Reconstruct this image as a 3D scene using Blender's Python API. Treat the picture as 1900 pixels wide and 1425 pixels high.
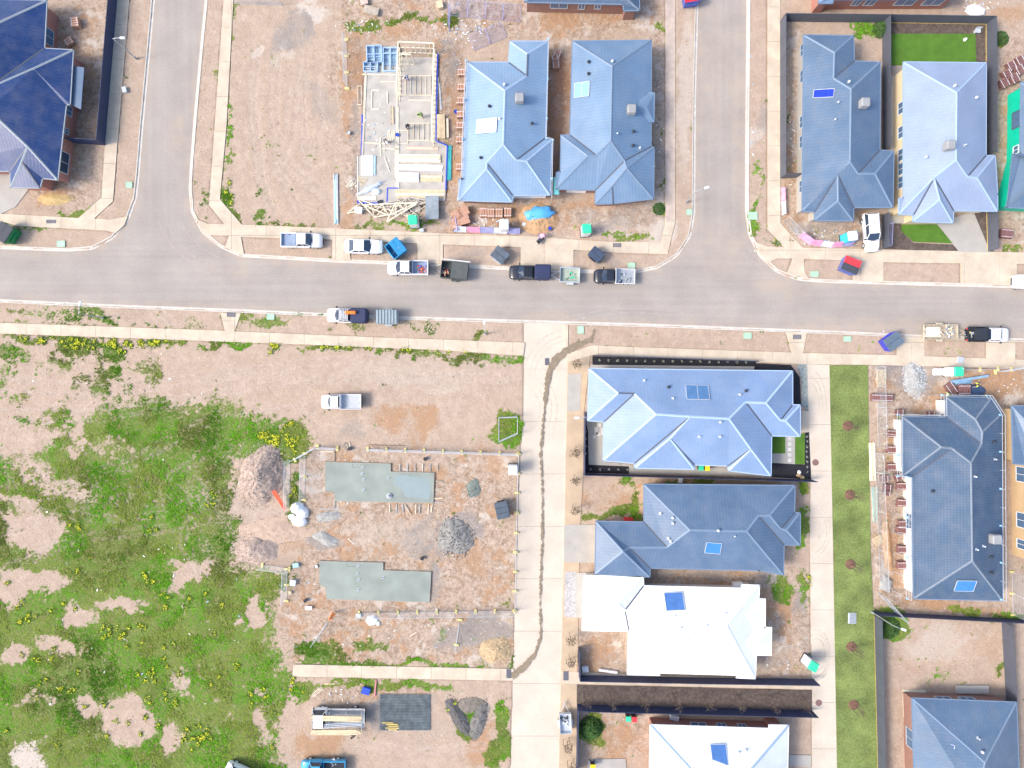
import bpy, bmesh, math, random
import numpy as np
from mathutils import Vector, Matrix
R = math.radians
random.seed(7)
rng = np.random.default_rng(11)
for o in list(bpy.data.objects): bpy.data.objects.remove(o)
scene = bpy.context.scene
COL = scene.collection
# ---------------------------------------------------------------- camera, sky, sun, exposure
CAMH, PPM = 80.0, 14.3            # camera height above the road, photo pixels per metre on the ground
cam = bpy.data.objects.new('camera', bpy.data.cameras.new('camera')); COL.objects.link(cam)
cam.location = (0, 0, CAMH); cam.rotation_euler = (0, 0, 0)
cam.data.sensor_width = 36; cam.data.lens = 18 * CAMH / (950 / PPM)
cam.data.clip_start = 1; cam.data.clip_end = 2500
scene.camera = cam
world = bpy.data.worlds.new('World'); scene.world = world; world.use_nodes = True
wn = world.node_tree; wn.nodes.clear()
sky = wn.nodes.new('ShaderNodeTexSky'); sky.sky_type = 'NISHITA'; sky.sun_disc = False
SUN_EL, SUN_DIR = 43.0, Vector((-1, -0.22, 0)).normalized()      # light comes from the left of the photo
sky.sun_elevation = R(SUN_EL); sky.sun_rotation = math.atan2(SUN_DIR.x, SUN_DIR.y)
sky.air_density = 1.0; sky.dust_density = 3.0; sky.ozone_density = 1.0
bg = wn.nodes.new('ShaderNodeBackground'); bg.inputs[1].default_value = 0.145
wo = wn.nodes.new('ShaderNodeOutputWorld')
wn.links.new(sky.outputs[0], bg.inputs[0]); wn.links.new(bg.outputs[0], wo.inputs[0])
sl = bpy.data.lights.new('sun', 'SUN'); sl.energy = 1.5; sl.angle = R(15); sl.color = (1, 0.93, 0.83)
sun = bpy.data.objects.new('sun', sl); COL.objects.link(sun)
sv = Vector((SUN_DIR.x * math.cos(R(SUN_EL)), SUN_DIR.y * math.cos(R(SUN_EL)), math.sin(R(SUN_EL))))
sun.rotation_euler = sv.to_track_quat('Z', 'Y').to_euler()
scene.view_settings.view_transform = 'Standard'; scene.view_settings.look = 'None'
scene.view_settings.gamma = 1; scene.view_settings.use_curve_mapping = False
scene.view_settings.exposure = 1.08

# ---------------------------------------------------------------- helpers
def P(px, py, h=0.0):
    s = (CAMH - h) / CAMH / PPM
    return Vector(((px - 950) * s, (712.5 - py) * s, h))
def tag(o, label=None, cat=None, group=None, kind=None):
    if label: o['label'] = label
    if cat: o['category'] = cat
    if group: o['group'] = group
    if kind: o['kind'] = kind
    return o
def thing(name, label, cat, loc=(0, 0, 0), rot=0, group=None):
    o = bpy.data.objects.new(name, None); COL.objects.link(o)
    o.location = loc; o.rotation_euler = (0, 0, rot); o.empty_display_size = .3
    return tag(o, label, cat, group)
def link(name, me, parent=None):
    o = bpy.data.objects.new(name, me); COL.objects.link(o)
    if parent: o.parent = parent
    return o
def copy_tree(o, parent=None):
    c = o.copy(); COL.objects.link(c); c.parent = parent
    for ch in list(o.children): copy_tree(ch, c)
    return c
class MB:
    def __init__(s): s.v = []; s.f = []; s.uv = []; s.mi = []; s.m = 0
    def add(s, vs, fs, uvs=None):
        b = len(s.v); s.v += [tuple(v) for v in vs]
        for i, f in enumerate(fs):
            s.f.append([b + k for k in f]); s.mi.append(s.m)
            s.uv.append(uvs[i] if uvs else None)
        return s
    def box(s, c, d, rz=0, M=None):
        x, y, z = d[0] / 2, d[1] / 2, d[2] / 2
        vs = [Vector((a * x, b * y, e * z)) for a in (-1, 1) for b in (-1, 1) for e in (-1, 1)]
        if M is None: M = Matrix.Rotation(rz, 3, 'Z')
        vs = [M @ v + Vector(c) for v in vs]
        return s.add(vs, [(0, 1, 3, 2), (4, 6, 7, 5), (0, 4, 5, 1), (2, 3, 7, 6), (0, 2, 6, 4), (1, 5, 7, 3)])
    def cbox(s, c, d, b=.05, rz=0):      # box with chamfered upper edges
        x, y = d[0] / 2, d[1] / 2; z0, z1 = c[2] - d[2] / 2, c[2] + d[2] / 2
        M = Matrix.Rotation(rz, 3, 'Z'); o = Vector((c[0], c[1], 0)); vs = []
        for (zz, k) in ((z0, 0), (z1 - b, 0), (z1, b)):
            xx, yy = x - k, y - k; q = min(b, xx * .4, yy * .4)
            for (a, e) in ((xx, -yy + q), (xx, yy - q), (xx - q, yy), (-xx + q, yy), (-xx, yy - q), (-xx, -yy + q), (-xx + q, -yy), (xx - q, -yy)):
                vs.append(M @ Vector((a, e, zz)) + o)
        fs = [[i + 8 * k, (i + 1) % 8 + 8 * k, (i + 1) % 8 + 8 * k + 8, i + 8 * k + 8] for k in (0, 1) for i in range(8)]
        fs += [list(range(16, 24)), list(range(7, -1, -1))]
        return s.add(vs, fs)
    def bar(s, a, b, w, h=None):
        a, b = Vector(a), Vector(b); h = h or w; d = b - a; L = d.length
        if L < 1e-6: return s
        q = d.to_track_quat('X', 'Z').to_matrix()
        return s.box((a + b) / 2, (L, w, h), M=q)
    def tube(s, a, b, r, r2=None, n=8, cap=True):
        a, b = Vector(a), Vector(b); r2 = r if r2 is None else r2; d = b - a
        if d.length < 1e-6: return s
        q = d.to_track_quat('Z', 'Y').to_matrix(); vs = []
        for (p, rr) in ((a, r), (b, r2)):
            for i in range(n):
                t = 2 * math.pi * i / n; vs.append(p + q @ Vector((rr * math.cos(t), rr * math.sin(t), 0)))
        fs = [(i, (i + 1) % n, n + (i + 1) % n, n + i) for i in range(n)]
        if cap: fs += [list(range(n - 1, -1, -1)), list(range(n, 2 * n))]
        return s.add(vs, fs)
    def prism(s, pts, z0, z1):
        n = len(pts); ar = sum(pts[i][0] * pts[(i + 1) % n][1] - pts[(i + 1) % n][0] * pts[i][1] for i in range(n))
        if ar < 0: pts = pts[::-1]
        vs = [(p[0], p[1], z0) for p in pts] + [(p[0], p[1], z1) for p in pts]
        fs = [(i, (i + 1) % n, n + (i + 1) % n, n + i) for i in range(n)] + [list(range(n, 2 * n)), list(range(n - 1, -1, -1))]
        return s.add(vs, fs)
    def dome(s, c, rx, ry, h, n=12, m=4, j=0):
        vs = []; 
        for k in range(m):
            t = k / m * math.pi / 2
            for i in range(n):
                a = 2 * math.pi * i / n; q = 1 + random.uniform(-j, j)
                vs.append((c[0] + rx * q * math.cos(t) * math.cos(a), c[1] + ry * q * math.cos(t) * math.sin(a), c[2] + h * math.sin(t)))
        vs.append((c[0], c[1], c[2] + h)); fs = []
        for k in range(m - 1):
            for i in range(n): fs.append((k * n + i, k * n + (i + 1) % n, (k + 1) * n + (i + 1) % n, (k + 1) * n + i))
        for i in range(n): fs.append(((m - 1) * n + i, (m - 1) * n + (i + 1) % n, m * n))
        return s.add(vs, fs)
    def mesh(s, name, mats, smooth=0):
        me = bpy.data.meshes.new(name); me.from_pydata(s.v, [], s.f)
        for m in (mats if isinstance(mats, (list, tuple)) else [mats]): me.materials.append(m)
        if any(s.mi): me.polygons.foreach_set('material_index', s.mi)
        if any(u is not None for u in s.uv):
            uvl = me.uv_layers.new(name='UVMap'); k = 0
            for i, f in enumerate(s.f):
                for j in range(len(f)):
                    uvl.data[k].uv = s.uv[i][j] if s.uv[i] else (0, 0); k += 1
        me.validate()
        if smooth:
            me.polygons.foreach_set('use_smooth', [True] * len(me.polygons))
            try: me.set_sharp_from_angle(angle=R(smooth))
            except Exception: pass
        me.update(); return me
    def build(s, name, mats, parent=None, smooth=0):
        return link(name, s.mesh(name, mats, smooth), parent)
def mesh_np(name, V, F, mat, attrs=None, parent=None):
    me = bpy.data.meshes.new(name); n, k = F.shape
    me.vertices.add(len(V)); me.vertices.foreach_set('co', V.astype(np.float32).ravel())
    me.loops.add(n * k); me.loops.foreach_set('vertex_index', F.astype(np.int32).ravel())
    me.polygons.add(n); me.polygons.foreach_set('loop_start', np.arange(0, n * k, k, dtype=np.int32))
    for m in (mat if isinstance(mat, list) else [mat]): me.materials.append(m)
    for an, (typ, data) in (attrs or {}).items():
        a = me.attributes.new(an, typ, 'POINT')
        a.data.foreach_set('color' if typ == 'FLOAT_COLOR' else 'value', data.astype(np.float32).ravel())
    me.update(calc_edges=True); me.validate()
    return link(name, me, parent)
# ---------------------------------------------------------------- materials
MATS = {}
def _nn(nt, t, **kw):
    n = nt.nodes.new(t)
    for k, v in kw.items(): setattr(n, k, v)
    return n
def mat(name, col, rough=.7, var=.12, scale=1.5, bump=.0, bscale=20, metal=0, spec=.4, dirt=0, dirtcol=(.33, .25, .19), emit=None, coat=0, fine=.06):
    if name in MATS: return MATS[name]
    m = bpy.data.materials.new(name); m.use_nodes = True; nt = m.node_tree; N = nt.nodes; L = nt.links
    b = N['Principled BSDF']; b.inputs['Roughness'].default_value = rough; b.inputs['Metallic'].default_value = metal
    b.inputs['Specular IOR Level'].default_value = spec
    if coat: b.inputs['Coat Weight'].default_value = coat; b.inputs['Coat Roughness'].default_value = .08
    tc = _nn(nt, 'ShaderNodeTexCoord'); oi = _nn(nt, 'ShaderNodeObjectInfo')
    geo = _nn(nt, 'ShaderNodeNewGeometry')
    n1 = _nn(nt, 'ShaderNodeTexNoise'); n1.inputs['Scale'].default_value = scale; n1.inputs['Detail'].default_value = 5
    L.new(geo.outputs['Position'], n1.inputs['Vector'])
    n2 = _nn(nt, 'ShaderNodeTexNoise'); n2.inputs['Scale'].default_value = scale * 14; n2.inputs['Detail'].default_value = 3
    L.new(geo.outputs['Position'], n2.inputs['Vector'])
    def rng_(src, lo, hi):
        r = _nn(nt, 'ShaderNodeMapRange'); r.inputs['From Min'].default_value = .3; r.inputs['From Max'].default_value = .7
        r.inputs['To Min'].default_value = lo; r.inputs['To Max'].default_value = hi; L.new(src, r.inputs['Value']); return r.outputs[0]
    mul = _nn(nt, 'ShaderNodeMath', operation='MULTIPLY'); L.new(rng_(n1.outputs[0], 1 - var, 1 + var), mul.inputs[0]); L.new(rng_(n2.outputs[0], 1 - fine, 1 + fine), mul.inputs[1])
    vm = _nn(nt, 'ShaderNodeVectorMath', operation='SCALE'); vm.inputs[0].default_value = col[:3]; L.new(mul.outputs[0], vm.inputs['Scale'])
    out = vm.outputs[0]
    if dirt:
        n3 = _nn(nt, 'ShaderNodeTexNoise'); n3.inputs['Scale'].default_value = scale * .6 + .4; n3.inputs['Detail'].default_value = 8; n3.inputs['Roughness'].default_value = .7
        L.new(geo.outputs['Position'], n3.inputs['Vector'])
        r = _nn(nt, 'ShaderNodeMapRange'); r.inputs['From Min'].default_value = .42; r.inputs['From Max'].default_value = .75
        r.inputs['To Max'].default_value = dirt; L.new(n3.outputs[0], r.inputs['Value'])
        mx = _nn(nt, 'ShaderNodeMix', data_type='RGBA'); L.new(r.outputs[0], mx.inputs['Factor']); L.new(out, mx.inputs[6]); mx.inputs[7].default_value = (*dirtcol, 1)
        out = mx.outputs[2]
    L.new(out, b.inputs['Base Color'])
    if bump:
        nb = _nn(nt, 'ShaderNodeTexNoise'); nb.inputs['Scale'].default_value = bscale; nb.inputs['Detail'].default_value = 4
        L.new(geo.outputs['Position'], nb.inputs['Vector'])
        bp = _nn(nt, 'ShaderNodeBump'); bp.inputs['Strength'].default_value = bump; bp.inputs['Distance'].default_value = .05
        L.new(nb.outputs[0], bp.inputs['Height']); L.new(bp.outputs[0], b.inputs['Normal'])
    MATS[name] = m; return m
def roofmat(name, col, pitch=.42, depth=.5, tile=False, contrast=.10, rough=.45, spec=.5):
    if name in MATS: return MATS[name]
    m = mat(name, col, rough=rough, var=.09, scale=.28, fine=.05, spec=spec, dirt=.16, dirtcol=(.42, .38, .34)); nt = m.node_tree; N = nt.nodes; L = nt.links
    b = N['Principled BSDF']; uv = _nn(nt, 'ShaderNodeUVMap'); sx = _nn(nt, 'ShaderNodeSeparateXYZ'); L.new(uv.outputs[0], sx.inputs[0])
    def wave(src, p, sharp):
        a = _nn(nt, 'ShaderNodeMath', operation='MULTIPLY'); a.inputs[1].default_value = 1 / p; L.new(src, a.inputs[0])
        f = _nn(nt, 'ShaderNodeMath', operation='FRACT'); L.new(a.outputs[0], f.inputs[0])
        c = _nn(nt, 'ShaderNodeMath', operation='PINGPONG'); c.inputs[1].default_value = .5; L.new(f.outputs[0], c.inputs[0])
        r = _nn(nt, 'ShaderNodeMapRange'); r.inputs['From Min'].default_value = .5 - sharp; r.inputs['From Max'].default_value = .5; L.new(c.outputs[0], r.inputs['Value'])
        return r.outputs[0]
    w = wave(sx.outputs[0], pitch, .22)
    if tile:
        w2 = wave(sx.outputs[1], .34, .2); ad = _nn(nt, 'ShaderNodeMath', operation='MAXIMUM'); L.new(w, ad.inputs[0]); L.new(w2, ad.inputs[1]); w = ad.outputs[0]
    src = b.inputs['Base Color'].links[0].from_socket
    k = _nn(nt, 'ShaderNodeMapRange'); k.inputs['To Min'].default_value = 1 + contrast * .3; k.inputs['To Max'].default_value = 1 - contrast; L.new(w, k.inputs['Value'])
    sc = _nn(nt, 'ShaderNodeVectorMath', operation='SCALE'); L.new(src, sc.inputs[0]); L.new(k.outputs[0], sc.inputs['Scale']); L.new(sc.outputs[0], b.inputs['Base Color'])
    bp = _nn(nt, 'ShaderNodeBump'); bp.inputs['Strength'].default_value = depth; bp.inputs['Distance'].default_value = .03
    L.new(w, bp.inputs['Height']); L.new(bp.outputs[0], b.inputs['Normal'])
    return m
def brickmat(name, c1, c2, mortar, along='xz'):
    if name in MATS: return MATS[name]
    m = mat(name, c1, rough=.85, var=.15, scale=1.2); nt = m.node_tree; L = nt.links; b = nt.nodes['Principled BSDF']
    geo = _nn(nt, 'ShaderNodeNewGeometry'); sx = _nn(nt, 'ShaderNodeSeparateXYZ'); L.new(geo.outputs['Position'], sx.inputs[0])
    ad = _nn(nt, 'ShaderNodeMath', operation='ADD'); L.new(sx.outputs[0], ad.inputs[0]); L.new(sx.outputs[1], ad.inputs[1])
    cb = _nn(nt, 'ShaderNodeCombineXYZ'); L.new(ad.outputs[0], cb.inputs[0]); L.new(sx.outputs[2], cb.inputs[1])
    br = _nn(nt, 'ShaderNodeTexBrick'); br.inputs['Scale'].default_value = 1; br.inputs['Brick Width'].default_value = .24; br.inputs['Row Height'].default_value = .086; br.inputs['Mortar Size'].default_value = .008
    br.inputs['Color1'].default_value = (*c1, 1); br.inputs['Color2'].default_value = (*c2, 1); br.inputs['Mortar'].default_value = (*mortar, 1)
    L.new(cb.outputs[0], br.inputs['Vector']); L.new(br.outputs[0], b.inputs['Base Color']); return m
def glassmat(name, col, rough=.08):
    return mat(name, col, rough=rough, var=.08, scale=.8, spec=.8)
WHITE = mat('white_paint', (.82, .83, .84), .3, .02, coat=.5, fine=.01)
CREAM = mat('pine_timber', (.66, .53, .34), .7, .15, 3, .2)
PALEP = mat('pale_timber', (.78, .70, .54), .7, .12, 3, .1)
OLDT = mat('weathered_timber', (.42, .36, .29), .8, .2, 3, .2)
BLACKP = mat('black_plastic', (.03, .035, .045), .4, .1)
RUBBER = mat('rubber', (.02, .02, .022), .8, .1)
STEEL = mat('galvanised_steel', (.42, .45, .48), .45, .12, 3, metal=.4)
ALU = mat('aluminium_trim', (.6, .64, .68), .35, .05, metal=.3)
DGLASS = glassmat('dark_glass', (.03, .05, .09))
BGLASS = glassmat('blue_glass', (.08, .15, .26))
NAVYMET = mat('black_car_paint', (.018, .022, .035), .25, .05, coat=.6)
YEL = mat('yellow_plastic', (.75, .6, .12), .5, .1)
ORG = mat('orange_plastic', (.85, .2, .03), .5, .1)
RED = mat('red_plastic', (.65, .05, .06), .4, .08)
BLUEP = mat('blue_membrane', (.03, .08, .55), .4, .1)
SKYP = mat('sky_blue_paint', (.05, .35, .62), .4, .08)
GREENB = mat('green_bin_paint', (.01, .2, .07), .45, .15)
MINT = mat('mint_green_plastic', (.04, .62, .33), .5, .05)
PALEG = mat('pale_green_lid', (.38, .56, .42), .7, .1)
CONC = mat('concrete_path', (.57, .49, .385), .85, .12, .5, .15, 18, dirt=.5, dirtcol=(.42, .30, .20), fine=.05)
CONC2 = mat('concrete_lane', (.58, .51, .425), .85, .08, .3, .15, 18, dirt=.4, dirtcol=(.50, .39, .29), fine=.04)
KERBM = mat('kerb_concrete', (.60, .56, .50), .8, .10, 1.2, .1, dirt=.45, dirtcol=(.36, .29, .23))
GREYC = mat('grey_concrete', (.40, .38, .35), .8, .08, .6, .1)
SLABM = mat('fresh_slab_concrete', (.25, .285, .255), .6, .14, .5, .05, fine=.03)
MULCH = mat('brown_mulch', (.115, .088, .075), .95, .35, 3, .8, 30, fine=.35)
BMULCH = mat('black_mulch', (.02, .02, .028), .9, .35, 4, .8, 30, fine=.3)
BRICK = brickmat('brown_brick', (.25, .11, .08), (.32, .15, .11), (.30, .26, .23))
BRICKR = brickmat('red_brick', (.36, .12, .09), (.42, .17, .12), (.36, .30, .27))
TAN = mat('tan_render', (.56, .40, .23), .85, .06, .8)
CREAMW = mat('cream_render', (.66, .55, .36), .85, .06, .8)
WHITEW = mat('white_render', (.78, .78, .77), .8, .05, .8)
GREYW = mat('grey_render', (.42, .40, .37), .8, .05, .8)
WRAP = mat('green_building_wrap', (.0, .50, .33), .5, .08, 1, .4, 4)
FENCEM = mat('charcoal_fence_steel', (.095, .105, .135), .5, .06, .8)
FENCEN = mat('navy_fence_steel', (.045, .058, .12), .5, .06, .8)
BRKP = mat('fired_brick', (.48, .28, .20), .85, .2, 6, .3)
BRKD = mat('dark_red_brick', (.23, .115, .11), .85, .2, 6, .3)
# ---------------------------------------------------------------- noise and region fields on the ground
def vnoise(x, y, s, seed):
    r = np.random.default_rng(seed); T = r.random((256, 256)); u, v = x / s, y / s
    iu, iv = np.floor(u).astype(int), np.floor(v).astype(int); fu, fv = u - iu, v - iv
    fu = fu * fu * (3 - 2 * fu); fv = fv * fv * (3 - 2 * fv)
    g = lambda a, b: T[a % 256, b % 256]
    return (g(iu, iv) * (1 - fu) + g(iu + 1, iv) * fu) * (1 - fv) + (g(iu, iv + 1) * (1 - fu) + g(iu + 1, iv + 1) * fu) * fv
def fbm(x, y, s, seed, o=4, k=.55):
    t = 0; a = 1; n = 0
    for i in range(o): t = t + a * vnoise(x, y, s / 2 ** i, seed + i * 17); n += a; a *= k
    return t / n
def sstep(a, b, x): t = np.clip((x - a) / (b - a), 0, 1); return t * t * (3 - 2 * t)
def pip(x, y, poly):
    c = np.zeros(x.shape, bool); n = len(poly)
    for i in range(n):
        x1, y1 = poly[i]; x2, y2 = poly[(i + 1) % n]
        if y1 == y2: continue
        m = ((y1 > y) != (y2 > y)) & (x < (x2 - x1) * (y - y1) / (y2 - y1) + x1); c ^= m
    return c
def dseg(x, y, pl):
    d = np.full(x.shape, 1e9)
    for (x1, y1), (x2, y2) in zip(pl[:-1], pl[1:]):
        dx, dy = x2 - x1, y2 - y1; t = np.clip(((x - x1) * dx + (y - y1) * dy) / (dx * dx + dy * dy + 1e-9), 0, 1)
        d = np.minimum(d, np.hypot(x - x1 - t * dx, y - y1 - t * dy))
    return d
def smask(x, y, poly, soft=6):
    ins = pip(x, y, poly); d = dseg(x, y, poly + [poly[0]]); return sstep(-soft, soft, np.where(ins, d, -d))
# ---------------------------------------------------------------- paved outlines, in photo pixels (all on the ground plane)
K_SOUTH = [(-600, 532), (0, 559), (235, 570), (430, 577), (560, 583), (700, 589), (820, 593), (960, 597), (1220, 605), (1400, 612), (1560, 618), (1700, 625), (1900, 632), (2600, 660)]
K_NW = [(-600, 436), (0, 458), (110, 463), (158, 463), (189, 455), (216, 434.5), (236, 407), (250, 371), (254, 340), (262, 240), (284, 0), (300, -250)]
K_MID = [(400, -250), (384, 0), (374, 101), (362, 236), (354, 337), (355, 384), (367, 418), (391, 445), (420, 462), (444, 473), (621, 483), (721, 487), (820, 490), (933, 497), (1084, 503), (1180, 504), (1220, 495), (1250, 478), (1269, 457), (1282, 430), (1286, 397), (1287, 194), (1292, 0), (1296, -250)]
K_NE = [(1392, -250), (1389, 0), (1387, 226), (1386, 388), (1390, 430), (1402, 462), (1426, 493), (1460, 513), (1500, 520), (1637, 524), (1900, 531), (2600, 556)]
ROAD = K_NW + K_MID + K_NE + K_SOUTH[::-1]
FOOT = {   # name -> (outline, label)
 'a': [(254, -120), (241, 0), (219, 269), (211, 374), (176, 406), (205, 408), (238, 402), (232, 418), (216, 433), (197, 428), (0, 418), (-400, 402), (-400, 384), (0, 397), (147, 405), (190, 367), (196, 270), (219, 0), (228, -120)],
 'b': [(419, -120), (416, 0), (389, 381), (417, 416), (387, 416), (366, 407), (373, 424), (386, 437), (426, 438), (418, 459), (438, 469), (454, 473), (448, 440), (617, 445), (617, 483), (652, 484), (645, 447), (774, 452), (776, 488), (822, 490), (822, 454), (966, 459), (966, 498), (1064, 502), (1064, 464), (1138, 469), (1238, 472), (1252, 414), (1252, 0), (1252, -120), (1235, -120), (1235, 0), (1234, 416), (1225, 450), (1193, 449), (1130, 449), (1048, 444), (974, 438), (831, 434), (776, 431), (449, 417), (409, 370), (421, 236), (434, 0), (438, -120)],
 'c': [(1424, -120), (1424, 426), (1454, 459), (1425, 458), (1402, 450), (1408, 470), (1425, 488), (1440, 480), (1470, 480), (1460, 508), (1500, 518), (1492, 505), (1491, 481), (1582, 484), (1582, 521), (1638, 523), (1638, 487), (1782, 489), (1782, 526), (1885, 529), (1885, 490), (2300, 502), (2300, 482), (1900, 469), (1488, 460), (1447, 414), (1447, -120)],
 'd': [(-400, 583), (0, 599), (400, 613), (418, 614), (410, 580), (448, 582), (436, 615), (700, 626), (820, 630), (974, 636), (971, 660), (820, 650), (560, 639), (0, 619), (-400, 603)],
 'e': [(1046, 603), (1054, 603), (1054, 656), (1097, 641), (1400, 652), (1468, 654), (1458, 617), (1496, 618), (1489, 655), (1663, 659), (1663, 624), (1714, 626), (1714, 661), (1829, 665), (1829, 631), (1882, 632), (1882, 667), (2300, 680), (2300, 700), (1900, 684), (1612, 677), (1496, 676), (1099, 659), (1052, 672)],
 'f': [(545, 1232), (953, 1240), (952, 1262), (543, 1254)],
 'g': [(1041, 1245), (1505, 1262), (1505, 1278), (1041, 1267)]}
LANE1 = [(972, 597), (972, 700), (971, 768), (967, 825), (962, 937), (957, 1080), (952, 1242), (947, 1425), (944, 1560), (1034, 1560), (1037, 1425), (1041, 1245), (1046, 1042), (1047, 993), (1052, 740), (1055, 603)]
LANE1E = [(1054, 660), (1052, 740), (1047, 993), (1046, 1042), (1041, 1245), (1037, 1425), (1034, 1560), (1068, 1560), (1069, 1425), (1072, 1180), (1076, 975), (1083, 860), (1083, 765), (1095, 660)]
LANE2 = [(1496, 676), (1499, 780), (1504, 889), (1502, 980), (1506, 1280), (1506, 1425), (1508, 1560), (1556, 1560), (1552, 1425), (1544, 980), (1538, 677)]
PAVED = [ROAD, LANE1, LANE2] + [f for f in FOOT.values()]
SLAB0 = [(676, 122), (740, 122), (740, 106), (806, 106), (812, 262), (829, 270), (826, 372), (779, 372), (779, 393), (665, 375), (665, 290), (672, 288)]
def ell(x, y, cx, cy, rx, ry, a=0, p=1.0):
    c, s = math.cos(R(a)), math.sin(R(a)); u = (x - cx) * c + (y - cy) * s; v = -(x - cx) * s + (y - cy) * c
    return p * (1 - sstep(.55, 1.25, np.hypot(u / rx, v / ry)))
MESS = [[(640, -60), (1232, -60), (1232, 72), (1060, 74), (1018, 70), (1018, 80), (930, 70), (640, 90)], [(612, 90), (668, 80), (664, 440), (640, 430)], [(808, 70), (868, 80), (858, 440), (812, 440)], [(1012, 60), (1062, 60), (1045, 360), (1022, 360)], [(800, 368), (1232, 372), (1232, 445), (780, 425)], [(1208, 60), (1234, 60), (1234, 420), (1205, 400)], [(1448, 40), (1492, 40), (1490, 400), (1640, 400), (1600, 462), (1500, 462), (1448, 400)],
 [(540, 826), (962, 832), (955, 1230), (540, 1230), (520, 1130), (560, 1060), (540, 960)], [(1072, 1165), (1170, 1165), (1170, 1250), (1072, 1250)], [(1400, 1085), (1505, 1085), (1508, 1255), (1400, 1255)], [(1205, 1050), (1470, 1050), (1470, 1095), (1205, 1095)], [(1614, 680), (1900, 690), (1900, 770), (1690, 775), (1690, 1110), (1900, 1112), (1900, 1150), (1620, 1140)], [(560, 1262), (800, 1268), (800, 1300), (560, 1300)], [(1845, 60), (1900, 60), (1900, 470), (1850, 470)], [(100, 0), (215, 0), (200, 262), (140, 262), (190, 280), (180, 370), (110, 400), (60, 360), (110, 260)], [(1070, 1325), (1206, 1325), (1204, 1400), (1070, 1400)]]
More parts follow.
